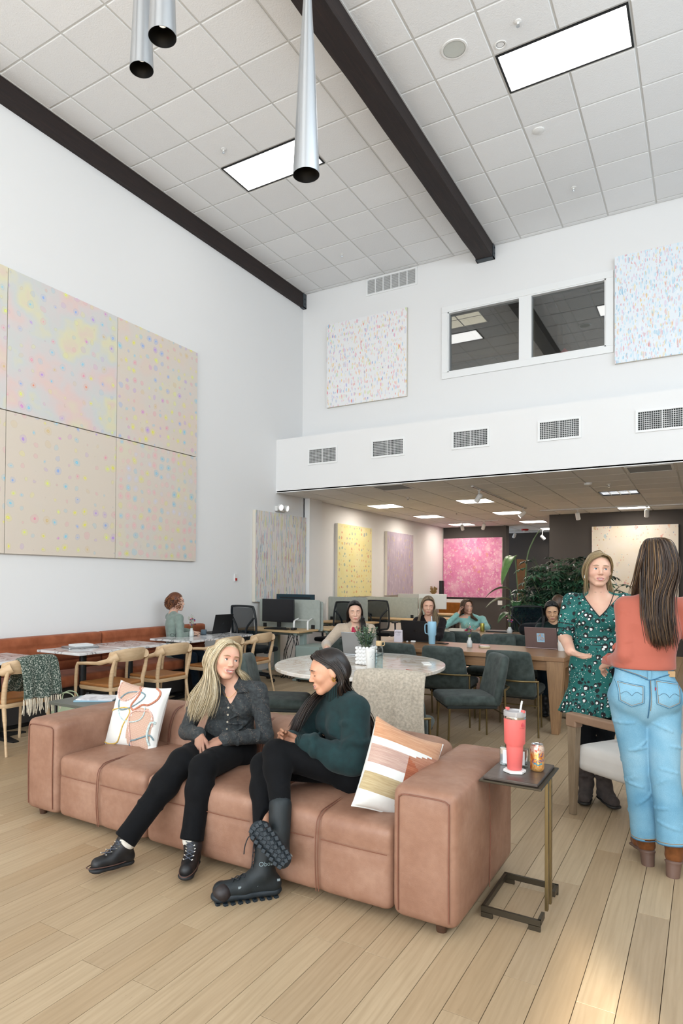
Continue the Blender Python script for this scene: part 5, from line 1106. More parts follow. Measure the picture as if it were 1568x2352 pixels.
for x in (-.16, .16):
    for y in (-.2, .2): MB().cyl((x, y, 0), (x, y, .04), .02, n=10).build('caster', M_BLK, cb)
q = NT('mesh_back'); out = q.t.nodes['Material Output']; tr = q.n('BsdfTransparent'); df = q.n('BsdfDiffuse', i={0: '#141d24'}); mx = q.n('MixShader', i={0: .80, 1: tr.outputs[0], 2: df.outputs[0]}); q.t.links.new(mx.outputs[0], out.inputs[0]); M_MESH = q.m; M_OCH = mat('office_black', '#14191d', .5)
def office_chair(label, loc, rz):
    t = thing('office_chair', label, 'chair', loc, rz, 'black mesh office chairs')
    puff(MB(), (0, .02, .475), (.50, .48, .075), .035, (.01, .01, .01), 6).build('seat', fabric('office_seat', '#101316', .2, 20, 300, .2) if 'office_seat' not in MATS else MATS['office_seat'], t, smooth=True)
    fr_ = [(-.235, -.22, .62), (-.245, -.235, .90), (-.225, -.26, 1.08), (-.17, -.268, 1.115), (.17, -.268, 1.115), (.225, -.26, 1.08), (.245, -.235, .90), (.235, -.22, .62), (.14, -.215, .57), (-.14, -.215, .57), (-.235, -.22, .62)]
    MB().tube(smooth_path(fr_, 5), .017, 8).build('back_frame', M_OCH, t, smooth=True)
    P = [[(-.225+.45*j/8, -.225-.045*(i/8)-.012*math.cos((j/8-.5)*PI), .58+.52*i/8) for j in range(9)] for i in range(9)]; MB().grid(P).build('back_mesh', M_MESH, t, smooth=True)
    mb = MB(); mb.tube(smooth_path([(-.22, -.25, .95), (-.10, -.275, .80), (-.075, -.27, .60), (-.06, -.20, .47)], 4), .016, 8); mb.tube(smooth_path([(.22, -.25, .95), (.10, -.275, .80), (.075, -.27, .60), (.06, -.20, .47)], 4), .016, 8); mb.build('back_support', M_OCH, t, smooth=True); MB().cbox((0, -.26, .70), (.13, .03, .07)).build('lumbar_pad', M_OCH, t, bevel=.01)
    for s in (-1, 1): MB().tube(smooth_path([(s*.22, -.02, .44), (s*.30, -.02, .46), (s*.31, -.01, .58), (s*.305, 0, .685)], 4), .017, 8).build('arm_post', M_OCH, t, smooth=True); puff(MB(), (s*.30, .02, .70), (.085, .25, .03), .012, n=3).build('arm_pad', M_OCH, t, smooth=True)
    MB().cyl((0, 0, .10), (0, 0, .44), .025, n=14).build('gas_lift', M_BLK, t, smooth=True)
    mb = MB()
    for k in range(5):
        a = 2*PI*k/5+.3; mb.tube([(0, 0, .11), (.16*math.cos(a), .16*math.sin(a), .10), (.30*math.cos(a), .30*math.sin(a), .075)], [.028, .02, .014], 8)
    mb.build('star_base', M_OCH, t, smooth=True)
    for k in range(5):
        a = 2*PI*k/5+.3; c = Vector((.30*math.cos(a), .30*math.sin(a), .028)); d = Vector((-math.sin(a), math.cos(a), 0)); MB().tube([c-d*.022, c+d*.022], .028, 12).build('caster', M_BLK, t)
    return t
oc = office_chair('black mesh office chair pushed back from the nearest desk', (-5.70, 7.98, 0), -.15)
dup(oc, (-5.40, 11.72, 0), .15, 'black mesh office chair at the third desk row behind the cardigan woman'); dup(oc, (-5.52, 10.10, 0), PI-.3, 'black mesh office chair turned to the second row, half hidden by a screen'); dup(oc, (-2.50, 10.72, 0), .6, 'black high-backed office chair below the tall plants')
cbl = random.Random(9); mb = MB()
for k in range(9):
    x = -5.35+cbl.uniform(-.12, .12); mb.tube(smooth_path([(x, 8.55, .68), (x+cbl.uniform(-.15, .15), 8.5, .35), (x+cbl.uniform(-.2, .2), 8.45, .02), (x-.3+cbl.uniform(-.2, .2), 8.6, .01)], 5), .005, 5)
tag(stuff(mb.build('cable_tangle', M_BLK, smooth=True)), 'tangle of black cables hanging under the nearest desk', 'cables')
# far shelf with orange chairs
sh = thing('white_counter', 'white high counter in front of the pink painting', 'counter', (-5.6, 16.6, 0)); MB().box((-.55, -.25, .93), (.36, .25, 1.03)).build('counter_top', M_PLASTIC_W, sh, bevel=.004); MB().box((-.5, -.2, 0), (-.45, .2, .93)).build('leg', M_PLASTIC_W, sh); MB().box((.26, -.2, 0), (.31, .2, .93)).build('leg', M_PLASTIC_W, sh)
M_OCHRE = fabric('ochre_fabric', '#8a5220', .15, 12, 200, .2)
def ochre(label, x):
    t = thing('ochre_chair', label, 'chair', (x, 16.15, 0), .05, 'ochre chairs by the counter')
    puff(MB(), (0, .05, .62), (.36, .36, .06), .025, n=3).build('seat', M_OCHRE, t, smooth=True); puff(MB(), (0, -.14, .80), (.36, .05, .34), .024, n=4, fn=lambda p: Vector((p.x*(1+.25*p.z), p.y-.15*p.z+.5*p.x*p.x, p.z))).build('backrest', M_OCHRE, t, smooth=True)
    for sx in (-1, 1):
        for sy in (-1, 1): MB().tube([(sx*.17, .05+sy*.16, 0), (sx*.13, .05+sy*.13, .6)], .012, 8).build('leg', M_BLK, t)
ochre('ochre chair at the white counter on the side of the computer', -5.58); ochre('ochre chair at the white counter nearer the woman in mint', -5.30)
fd = desk('far birch table in front of the ochre chairs', -5.6, -4.6, 14.6, 15.2, None)
dv = thing('dried_flowers', 'vase of dried flowers on the far shelf', 'vase', (-6.12, 16.6, 1.0305)); MB().lathe([(.05, 0), (.07, .05), (.04, .12)], 18).build('vase', mat('tan_ceramic', '#b59a72', .6), dv, smooth=True)
mb = MB(); r_ = random.Random(2)
for k in range(26):
    a = r_.uniform(0, 6.28); b = r_.uniform(.03, .12); mb.tube([(0, 0, .1), (b*math.cos(a), b*math.sin(a), .1+r_.uniform(.08, .24))], [.004, .012], 5)
mb.build('dried_stems', mat('dried_stem', '#8f7346', .9), dv)
o = MB().prism(rrect(.10, .14, .02), 0, .48).build('tall_speaker', M_BLK, bevel=.01, loc=(-5.93, 16.72, 1.0305)); tag(o, 'tall black speaker on the counter left of the pink painting', 'speaker')

# ------------------------------------------------------------------ tall plants
LG = [leafmat('schefflera_dark', '#264533', .32), leafmat('schefflera_mid', '#335a40', .32), leafmat('schefflera_deep', '#1b3226', .35), leafmat('schefflera_light', '#4a7856', .32)]
def planter(t, r, h, m): MB().lathe([(r*.78, 0), (r*.8, .01), (r, h), (r*.93, h), (r*.92, h-.04), (.001, h-.04)], 28, capt=False).build('planter', m, t, smooth=True)
sf = thing('schefflera_plant', 'large dark umbrella plant with many leaf fans behind the tables', 'plant', (-2.02, 11.5, 0)); planter(sf, .24, .42, mat('grey_planter', '#6c6a66', .7))
r_ = random.Random(33); stm = MB(); fol = MB(); CL = []
for k in range(46):
    a = r_.uniform(0, 6.28); rad = r_.uniform(.15, .86); zt = r_.uniform(.95, 2.06)*(1-.10*(rad/.8)); tip = Vector((rad*math.cos(a)*1.0, rad*math.sin(a)*.6, zt)); path = smooth_path([(tip.x*.1, tip.y*.1, .38), (tip.x*.45, tip.y*.45, zt*.62), tip], 5); stm.tube(path, [.012-.0008*i for i in range(len(path))], 6)
    for j in range(13):
        q_ = r_.uniform(.45, 1); p = path[int(q_*(len(path)-1))]; d = Vector((r_.uniform(-1, 1), r_.uniform(-1, 1), r_.uniform(-.3, .8))).normalized(); c = p+d*r_.uniform(.10, .24); stm.tube([p, (p+c)/2+Vector((0, 0, .03)), c], .0022, 4); CL.append((c, d))
for c, d in CL:
    n = (d*.4+Vector((0, 0, 1))).normalized(); a0 = n.orthogonal().normalized(); b0 = n.cross(a0); ln = r_.uniform(.10, .17); fol.cur = r_.choice((0, 0, 1, 1, 2, 3))
    for k in range(8):
        th_ = 2*PI*k/8+r_.uniform(-.15, .15); o_ = (a0*math.cos(th_)+b0*math.sin(th_)); s_ = n.cross(o_); dn = -n*ln*.35; w = ln*.17
        fol.add([c+o_*ln*.12, c+o_*ln*.55+s_*w+dn*.3, c+o_*ln+dn, c+o_*ln*.55-s_*w+dn*.3, c+o_*ln*.6+dn*.15], [(0, 1, 4), (1, 2, 4), (2, 3, 4), (3, 0, 4)])
stm.build('stems', mat('schefflera_stem', '#4d5a3a', .7), sf, smooth=True); stuff(fol.build('foliage', LG, sf, fixn=False))
bp = thing('bird_of_paradise', 'tall plant with broad paddle leaves left of the umbrella plant', 'plant', (-2.68, 11.50, 0)); planter(bp, .2, .42, MATS['grey_planter'])
BPM = [leafmat('paddle_leaf', '#3d6b40', .35), leafmat('paddle_leaf_bright', '#6d9a55', .35), leafmat('paddle_leaf_grey', '#7c8a66', .4)]
def paddle(base, tip, L, W, droop, face, m):
    base, tip = Vector(base), Vector(tip); d = (tip-base).normalized(); path = smooth_path([base, base*.5+tip*.5+Vector((0, 0, .05)), tip], 5); MB().tube(path, [.012]*4+[.009]*(len(path)-4), 6).build('leaf_stalk', mat('paddle_stalk', '#6f8458', .6), bp, smooth=True)
    f = Vector(face).normalized(); o_ = f; s_ = o_.cross(Vector((0, 0, 1))).normalized(); P = []
    for i in range(11):
        t_ = i/10; c = tip+o_*L*t_+Vector((0, 0, L*(.35*t_-droop*t_*t_))); w = W*math.sin(PI*min(1, .08+.92*t_))**.7*(1-.25*t_); P.append([c+s_*w*u+Vector((0, 0, .25*w*abs(u))) for u in (-1, -.5, 0, .5, 1)])
    o = MB().grid(P).build('leaf', m, bp, smooth=True, auto=3); z = o.modifiers.new('solid', 'SOLIDIFY'); z.thickness = .003
paddle((0, 0, .4), (-.18, .0, 1.36), .42, .13, .8, (-1, -.25, .1), BPM[0]); paddle((.02, 0, .4), (-.16, -.05, 1.18), .42, .12, .75, (-1, -.5, .1), BPM[2]); paddle((0, .05, .4), (-.10, .0, 1.92), .34, .12, 1.9, (-.35, -.7, .1), BPM[1])
paddle((.05, 0, .4), (.05, .1, 1.55), .35, .10, .8, (.7, -.5, .1), BPM[0]); paddle((-.05, -.05, .4), (-.12, -.1, .95), .32, .10, .9, (-.6, -.9, .1), BPM[0]); paddle((-.05, -.05, .4), (-.05, -.1, 1.15), .32, .10, .9, (.2, -1, .1), BPM[0])
MB().tube(smooth_path([(0, 0, .4), (.06, .02, 1.3), (.10, 0, 1.9), (.20, 0, 2.20), (.30, 0, 2.36)], 5), [.016]*8+[.012]*8+[.008]*5, 8).build('flower_stalk', MATS['paddle_stalk'], bp, smooth=True)

# ------------------------------------------------------------------ upholstered armchair with phone
M_IVORY = fabric('ivory_vinyl', '#d8d2cb', .05, 6, 300, .12, .45, .1); M_GOAK = wood('grey_oak', '#7d6a52', '#94806a', (14, 14, 2)); M_HIDE = mat('taupe_leather', '#94765f', .5, var=.12, vscale=10)
am = thing('ivory_armchair', 'ivory upholstered armchair with oak legs behind the woman in jeans', 'armchair', (-.30, 4.66, 0), math.atan2(.54, -.84)-PI/2)
puff(MB(), (0, .03, .365), (.56, .62, .17), .05, (.0, .02, .02), 8).build('seat', M_IVORY, am, smooth=True)
puff(MB(), (0, -.33, .58), (.60, .11, .56), .05, (0, .02, .01), 8, lambda p: Vector((p.x, p.y-.22*(p.z+.1), p.z))).build('backrest', M_IVORY, am, smooth=True)
for s in (-1, 1):
    MB().loft([[(s*.305+a*.016, .325+b*.02, 0) for a, b in ((-1, -1), (1, -1), (1, 1), (-1, 1))], [(s*.305+a*.026, .315+b*.034, .58) for a, b in ((-1, -1), (1, -1), (1, 1), (-1, 1))]]).build('leg', M_GOAK, am, bevel=.004)
    MB().loft([[(s*.28+a*.016, -.36+b*.02, 0) for a, b in ((-1, -1), (1, -1), (1, 1), (-1, 1))], [(s*.28+a*.024, -.33+b*.03, .36) for a, b in ((-1, -1), (1, -1), (1, 1), (-1, 1))]]).build('leg', M_GOAK, am, bevel=.004)
    MB().box((s*.305-.035, .275, .565), (s*.305+.035, .358, .655)).box((s*.305-.035, -.36, .60), (s*.305+.035, .30, .655)).build('armrest', M_HIDE, am, bevel=.012, seg=3)
o = MB().prism(rrect(.075, .15, .012), 0, .009).build('phone', M_BLACKMETAL, loc=(-.42, 4.74, .478), bevel=.002); o.rotation_euler.z = .9; tag(o, 'black phone lying on the ivory armchair seat', 'phone')
# ------------------------------------------------------------------ organic surfaces: smooth-union distance fields -> one continuous mesh
V3 = lambda *a: np.array(a[0] if len(a) == 1 else a, float)
def nrm(v): v = V3(v); return v/(np.linalg.norm(v)+1e-12)
class SDF:
    def __init__(s, k=.015): s.p = []; s.k = k
    def cap(s, a, b, ra, rb, k=None, flat=None, op='u'):
        a, b = V3(a), V3(b); R = max(ra, rb)*max(1, flat[1] if flat else 1); s.p.append(('c', (a, b, ra, rb, flat), np.minimum(a, b)-R, np.maximum(a, b)+R, s.k if k is None else k, op)); return s
    def ell(s, c, r, R=None, k=None, op='u'):
        c, r = V3(c), V3(r) if not np.isscalar(r) else V3(r, r, r); m = max(r); s.p.append(('e', (c, r, None if R is None else np.array(R)), c-m, c+m, s.k if k is None else k, op)); return s
    def fn(s, f, lo, hi, k=.004, op='s'): s.p.append(('f', f, V3(lo), V3(hi), k, op)); return s
    def cut(s, p, d, R=.13, k=.003):
        p, d = V3(p), nrm(d); c = p+d*R*.9; return s.fn(lambda X, Y, Z: -((X-p[0])*d[0]+(Y-p[1])*d[1]+(Z-p[2])*d[2]), c-R, c+R, k)
    def chain(s, pts, rs, k=None, flat=None):
        for i in range(len(pts)-1): s.cap(pts[i], pts[i+1], rs[i], rs[i+1], k, flat)
        return s
    def field(s, h, lo, hi):
        lo = np.floor(lo/h)*h; n = np.ceil((hi-lo)/h).astype(int)+1; D = np.full(n, .2, np.float32); ax = [lo[i]+h*np.arange(n[i]) for i in range(3)]
        for typ, q, a, b, k, op in s.p:
            m = k+2.5*h; i0 = np.maximum(0, np.floor((a-m-lo)/h)).astype(int); i1 = np.minimum(n, np.ceil((b+m-lo)/h).astype(int)+1)
            if (i1 <= i0).any(): continue
            sl = tuple(slice(x, y) for x, y in zip(i0, i1)); X, Y, Z = np.meshgrid(*[ax[i][sl[i]] for i in range(3)], indexing='ij', sparse=True)
            if typ == 'c':
                A, B, ra, rb, flat = q; d = B-A; L = d@d+1e-12
                px, py, pz = X-A[0], Y-A[1], Z-A[2]; t = np.clip((px*d[0]+py*d[1]+pz*d[2])/L, 0, 1)
                vx, vy, vz = px-t*d[0], py-t*d[1], pz-t*d[2]; r = ra+(rb-ra)*t
                if flat is not None:
                    u, sc = flat; w = (vx*u[0]+vy*u[1]+vz*u[2])*(1/sc-1); vx, vy, vz = vx+w*u[0], vy+w*u[1], vz+w*u[2]
                    v = (np.sqrt(vx*vx+vy*vy+vz*vz)-r)*min(1, .5+.5*sc)
                else: v = np.sqrt(vx*vx+vy*vy+vz*vz)-r
            elif typ == 'e':
                c, r, R = q; px, py, pz = X-c[0], Y-c[1], Z-c[2]
                if R is not None: px, py, pz = [R[0, i]*px+R[1, i]*py+R[2, i]*pz for i in range(3)]
                k0 = np.sqrt((px/r[0])**2+(py/r[1])**2+(pz/r[2])**2); k1 = np.sqrt((px/r[0]**2)**2+(py/r[1]**2)**2+(pz/r[2]**2)**2)+1e-9; v = k0*(k0-1)/k1
            else: v = q(X, Y, Z)
            O = D[sl]
            if op == 'u':
                if k > 0: hh = np.clip(.5+.5*(O-v)/k, 0, 1); D[sl] = O*(1-hh)+v*hh-k*hh*(1-hh)
                else: D[sl] = np.minimum(O, v)
            else:
                kk = max(k, 1e-4); hh = np.clip(.5-.5*(O+v)/kk, 0, 1); D[sl] = O*(1-hh)+(-v)*hh+kk*hh*(1-hh)
        return D, lo
    def bounds(s):
        u = [p for p in s.p if p[5] == 'u']; return np.min([p[2] for p in u], 0), np.max([p[3] for p in u], 0)
    def nets(s, h, lo=None, hi=None):
        if lo is None: lo, hi = s.bounds(); lo = lo-4*h; hi = hi+4*h
        D, o = s.field(h, V3(lo), V3(hi)); S = D < 0; n = np.array(D.shape)-1
        cnt = np.zeros(n, np.int8); cor = [(i, j, k) for i in (0, 1) for j in (0, 1) for k in (0, 1)]
        for c in cor: cnt += S[c[0]:c[0]+n[0], c[1]:c[1]+n[1], c[2]:c[2]+n[2]]
        act = np.argwhere((cnt > 0) & (cnt < 8)); 
        if len(act) == 0: return np.zeros((0, 3)), np.zeros((0, 4), int)
        idx = np.full(n, -1, np.int32); idx[tuple(act.T)] = np.arange(len(act)); P = np.zeros((len(act), 3)); W = np.zeros(len(act))
        val = {c: D[act[:, 0]+c[0], act[:, 1]+c[1], act[:, 2]+c[2]] for c in cor}
        for c in cor:
            for a in range(3):
                if c[a] == 1: continue
                e = list(c); e[a] = 1; e = tuple(e); v0, v1 = val[c], val[e]; m = (v0 < 0) != (v1 < 0); t = v0[m]/(v0[m]-v1[m]); q = np.tile(V3(c), (m.sum(), 1)); q[:, a] = t; P[m] += q; W[m] += 1
        Vv = o+h*(act+P/W[:, None]); F = []
        for a in range(3):
            b, c = (a+1) % 3, (a+2) % 3; s0 = [slice(None)]*3; s1 = [slice(None)]*3; s0[a] = slice(0, -1); s1[a] = slice(1, None); A, B = S[tuple(s0)], S[tuple(s1)]
            ed = np.argwhere(A != B); ok = (ed[:, b] > 0) & (ed[:, c] > 0) & (ed[:, b] < n[b]) & (ed[:, c] < n[c]); ed = ed[ok]; inside = A[tuple(ed.T)]
            def cell(db, dc): q = ed.copy(); q[:, b] -= db; q[:, c] -= dc; return idx[tuple(q.T)]
            Q = np.stack([cell(1, 1), cell(0, 1), cell(0, 0), cell(1, 0)], 1); Q[~inside] = Q[~inside][:, ::-1]; F.append(Q)
        F = np.concatenate(F); return Vv, F[(F >= 0).all(1)]
def raw_mesh(name, V, F, mats, parent, org=(0, 0, 0), regions=None, smooth=True):
    me = bpy.data.meshes.new(name); V = np.asarray(V, np.float32)-V3(org).astype(np.float32); F = np.asarray(F, np.int32); k = F.shape[1]
    me.vertices.add(len(V)); me.vertices.foreach_set('co', V.ravel()); me.loops.add(F.size); me.loops.foreach_set('vertex_index', F.ravel()); me.polygons.add(len(F)); me.polygons.foreach_set('loop_start', np.arange(0, F.size, k, dtype=np.int32))
    me.update(calc_edges=True)
    for m in (mats if isinstance(mats, (list, tuple)) else [mats]): me.materials.append(m)
    if regions is not None:
        C = V[F].mean(1)+V3(org); mi = np.zeros(len(F), np.int32)
        for fn, i in regions: mi[fn(C)] = i
        me.polygons.foreach_set('material_index', mi)
    if smooth: me.polygons.foreach_set('use_smooth', np.ones(len(F), bool))
    me.validate(); return link(name, me, parent)
def build_sdf(name, sdf, h, mats, parent, org, fine=(), hf=.003, regions=None):
    V, F = sdf.nets(h)
    if len(fine):
        C = V[F].mean(1); keep = np.ones(len(F), bool)
        for c, r in fine: keep &= np.linalg.norm(C-V3(c), axis=1) > r-.003
        F = F[keep]; Vs, Fs, o = [V], [F], len(V)
        for c, r in fine:
            v, f = sdf.nets(hf, V3(c)-r-.01, V3(c)+r+.01); f = f[np.linalg.norm(v[f].mean(1)-V3(c), axis=1) < r]; Vs.append(v); Fs.append(f+o); o += len(v)
        V, F = np.concatenate(Vs), np.concatenate(Fs)
    u, inv = np.unique(F, return_inverse=True); return raw_mesh(name, V[u], inv.reshape(F.shape), mats, parent, org, regions)

# ------------------------------------------------------------------ skin, cloth and hair materials
def skin_mat(name, col, blush):
    q = NT(name); v = q.co(); c = q.mix(q.ramp(q.noise(v, 14, 3), [(.4, 0.0), (.75, .45)]), col, blush)
    q.P(Base_Color=c, Roughness=.45, Subsurface_Weight=.12, Subsurface_Radius=(.02, .008, .005), Subsurface_Scale=.4); q.b.inputs['Specular IOR Level'].default_value = .4; q.bump(q.noise(v, 260, 2), .06, .001); return q.m
def hair_mat(name, stops, rough=.38, cap=False):
    if not cap: hair_mat(name+'_mass', stops, rough, True)
    q = NT(name); r = q.ramp(q.noise(q.map(q.co(), (40, 40, 2)), 2, 2), [(.25, 0.0), (.75, .75)]) if cap else q.n('NewGeometry').outputs['Random Per Island']; st = q.noise(q.map(q.co(), (55, 55, 3)), 3, 3)
    c = q.mix(q.ramp(st, [(.35, .45), (.7, 0.0)]), q.ramp(r, stops), '#000000'); c = q.mix(.72, q.ramp(r, stops), c)
    q.P(Base_Color=c, Roughness=rough); q.b.inputs['Specular IOR Level'].default_value = .5
    q.bump(q.noise(q.map(q.co(), (160, 160, 6)), 3, 1), .25, .002); return q.m
SK_FAIR = skin_mat('fair_skin', '#dfae94', '#cf8672'); SK_TAN = skin_mat('warm_skin', '#d6a284', '#c27a60'); SK_PALE = skin_mat('pale_skin', '#dcb199', '#cc8b78'); SK_OLV = skin_mat('olive_skin', '#c99f7e', '#b87e62')
M_LIP = mat('lip_rose', '#c17c72', .35); M_LIPD = mat('lip_mauve', '#b07068', .35); M_TEETH = mat('teeth_white', '#f0ebe2', .25); M_EYEW = mat('eye_white', '#e9e6e2', .2); M_PUP = mat('pupil', '#0b0a0a', .1)
def head_R(fdir, pitch=0, roll=0):
    "columns: head x (person's left), y (forward), z (up)"
    f = nrm((fdir[0], fdir[1], 0)); f = nrm(f*math.cos(pitch)+V3(0, 0, 1)*math.sin(pitch)); x = nrm(np.cross((0, 0, 1), f)); z = nrm(np.cross(f, x))
    x2 = x*math.cos(roll)+z*math.sin(roll); z2 = -x*math.sin(roll)+z*math.cos(roll); return np.stack([x2, f, z2], 1)
class Head:
    def __init__(s, c, fdir, pitch=0, roll=0, sc=1.0, smile=0, teeth=False, closed=False, gaze=None, iris='#5a6b78', jaw=1.0):
        s.c = V3(c); s.R = head_R(fdir, pitch, roll); s.sc = sc; s.smile = smile; s.teeth = teeth; s.closed = closed; s.gaze = gaze; s.iris = iris; s.jaw = jaw
    def w(s, *p): return s.c+s.R@(V3(*p)*s.sc)
    def loc(s, C): return ((C-s.c)@s.R)/s.sc
    def add(s, S):
        k = s.sc; W = s.w
        def E(c, r, kk=.015, op='u'): S.ell(W(*c), V3(r)*k, s.R, kk*k, op)
        def C(a, b, ra, rb, kk=.012): S.cap(W(*a), W(*b), ra*k, rb*k, kk*k)
        E((0, -.018, .032), (.073, .090, .084), .01); E((0, .030, -.030), (.060*s.jaw, .060, .076), .035); E((0, .020, .02), (.066, .072, .07), .03)
        E((0, .070, -.097), (.021, .017, .015), .026)
        for sx in (-1, 1):
            C((sx*.046*s.jaw, .002, -.052), (sx*.016, .060, -.095), .020, .016, .022); E((sx*(.036+.003*s.smile), .062, -.030+.006*s.smile), (.021, .017, .019), .022)
            E((sx*.074, -.008, -.008), (.009, .017, .029), .006); E((sx*.080, -.010, -.012), (.006, .012, .020), .005)
        C((-.036, .080, .024), (.036, .080, .024), .009, .009, .016)
        for sx in (-1, 1): E((sx*.031, .096, .003), (.018, .014, .012), .012, 's')
        for sx in (-1, 1): E((sx*.031, .0725, .003), (.0155, .0150, .0130), .004)
        if not s.closed:
            for sx in (-1, 1): E((sx*.031, .0895, .0018), (.0130, .0085, .0054), .0015, 's')
        C((0, .084, .014), (0, .1045, -.026), .0068, .0095, .010); E((0, .1055, -.0285), (.0095, .0085, .0080), .006)
        for sx in (-1, 1): E((sx*.0105, .0965, -.0325), (.0068, .0085, .0058), .005)
        sm = s.smile; mw = .021+.009*sm; up = .009*sm
        E((0, .080, -.064), (.030, .016, .018), .014)
        if s.teeth:
            E((0, .098, -.066+.002), (mw*.88, .016, .0068), .003, 's'); C((-mw*.55, .0815, -.065+up*.25), (mw*.55, .0815, -.065+up*.25), .0060, .0060, .002)
        for sx in (-1, 1):
            C((0, .0935, -.0575), (sx*mw*.55, .0915, -.0585+up*.2), .0042, .0042, .003); C((sx*mw*.55, .0915, -.0585+up*.2), (sx*mw, .0820, -.0625+up), .0042, .0022, .003)
            lz = -.0705-(.0035 if s.teeth else 0); C((0, .0925, lz), (sx*mw*.55, .0905, lz+.0008+up*.2), .0055, .0050, .003); C((sx*mw*.55, .0905, lz+.0008+up*.2), (sx*mw, .0815, -.0635+up), .0050, .0022, .003)
        return s
    def lips(s):
        sm = s.smile; mw = .021+.009*sm; up = .009*sm
        def f(C):
            p = s.loc(C); ax = np.abs(p[:, 0]); z0 = -.0638+up*(ax/mw)**2; lo = .0108+(.0035 if s.teeth else 0)
            return (ax < mw+.002) & (p[:, 1] > .070) & (p[:, 2] < z0+.0088*(1-(ax/mw)**2*.9)+.0006) & (p[:, 2] > z0-lo*(1-(ax/mw)**2*.9)-.0006)
        return f
    def teethf(s):
        mw = .021+.009*s.smile; up = .009*s.smile
        def f(C): p = s.loc(C); ax = np.abs(p[:, 0]); return (ax < mw*.80) & (p[:, 1] > .070) & (p[:, 1] < .0905) & (np.abs(p[:, 2]+.0645-up*.5*(ax/mw)**2) < .0052)
        return f
    def features(s, parent, org, brow, skin):
        k = s.sc
        for sx in (-1, 1):
            c = V3(sx*.031, .0745, .0022)
            if not s.closed:
                g = V3(0, 1, 0) if s.gaze is None else V3(s.gaze); g = nrm(g); bm = bmesh.new(); bmesh.ops.create_uvsphere(bm, u_segments=28, v_segments=18, radius=.0122*k)
                V = np.array([v.co[:] for v in bm.verts]); Fc = [[v.index for v in f.verts] for f in (bm.verts.index_update() or bm.faces)]; bm.free(); Rg = np.stack([nrm(np.cross(g, (0, 0, 1))), np.cross(nrm(np.cross(g, (0, 0, 1))), g), g], 1)
                P = V@Rg.T@s.R.T+s.w(*c); mb = MB(); mb.add(P-org, Fc); zz = [np.mean([V[i][2] for i in f])/(.0122*k) for f in Fc]; mb.mi = [2 if z > .972 else 1 if z > .87 else 0 for z in zz]
                mb.build('eye', [M_EYEW, mat('iris_'+s.iris[1:], s.iris, .25), M_PUP], parent, smooth=True, fixn=False)
            zl = .0070 if not s.closed else -.0040; bend = 1 if not s.closed else -.6
            MB().tube([s.w(sx*.031+u*.0132, .0885-.35*u*u*.0132-.004*abs(u), zl-.0045*u*u*bend)-org for u in (-1, -.6, -.2, .2, .6, 1)], [.0006, .0011, .0014, .0014, .0012, .0006], 6).build('eyelash', mat('lash_dark', '#241a16', .6), parent, smooth=True)
            MB().tube([s.w(sx*(.031+u*.020), .0945-.012*max(0, u)**1.5-.002*u, .0235+.0030*(1-u*u)-.002*max(0, u))-org for u in (-.95, -.5, 0, .45, 1)], [.0016, .0032, .0032, .0026, .0010], 6, flat=.6, up=s.R[:, 1]).build('eyebrow', brow, parent, smooth=True)
def hand(S, wr, d, pn, th, curl=.35, sc=1.0, spread=.06, tcurl=.3, curls=None):
    "palm and five fingers; d finger direction, pn palm normal (fingers curl towards it), th thumb side"
    wr, d, pn, th = V3(wr), nrm(d), nrm(pn), nrm(th); k = .005*sc
    S.cap(wr+d*.018*sc, wr+d*.066*sc, .026*sc, .031*sc, .012, (pn, .42)); S.cap(wr-d*.02*sc, wr+d*.03*sc, .022*sc, .024*sc, .012, (pn, .65))
    for i, L in enumerate((.066, .074, .068, .052)):
        o = .0275-.0185*i; c_ = curl if curls is None else curls[i]; p = wr+(d*(.084-.004*abs(i-1)-.004*(i == 3))+th*o)*sc; dd = nrm(d+th*(spread*(1.5-i))); r = (.0080, .0082, .0079, .0070)[i]*sc; S.cap(wr+(d*.045+th*o*.9)*sc, p, r*1.1, r*1.05, .004)
        for j, fr in enumerate((.45, .31, .24)):
            a = c_*(.75, 1.0, .8)[j]; dd = nrm(dd*math.cos(a)+nrm(pn-dd*(pn@dd))*math.sin(a)); e = p+dd*L*fr*sc; S.cap(p, e, r*(1-.08*j), r*(.94-.10*j), .002); p = e
    p = wr+(d*.022+th*.020)*sc; dd = nrm(d*.65+th*.65+pn*.28)
    for j, L in enumerate((.040, .034, .027)):
        a = tcurl*(.5, .9, .8)[j]; dd = nrm(dd*math.cos(a)+nrm(d*.9+pn*.5-dd*(dd@nrm(d*.9+pn*.5)))*math.sin(a)); e = p+dd*L*sc; S.cap(p, e, (.0135-.0022*j)*sc, (.0112-.0018*j)*sc, .004); p = e
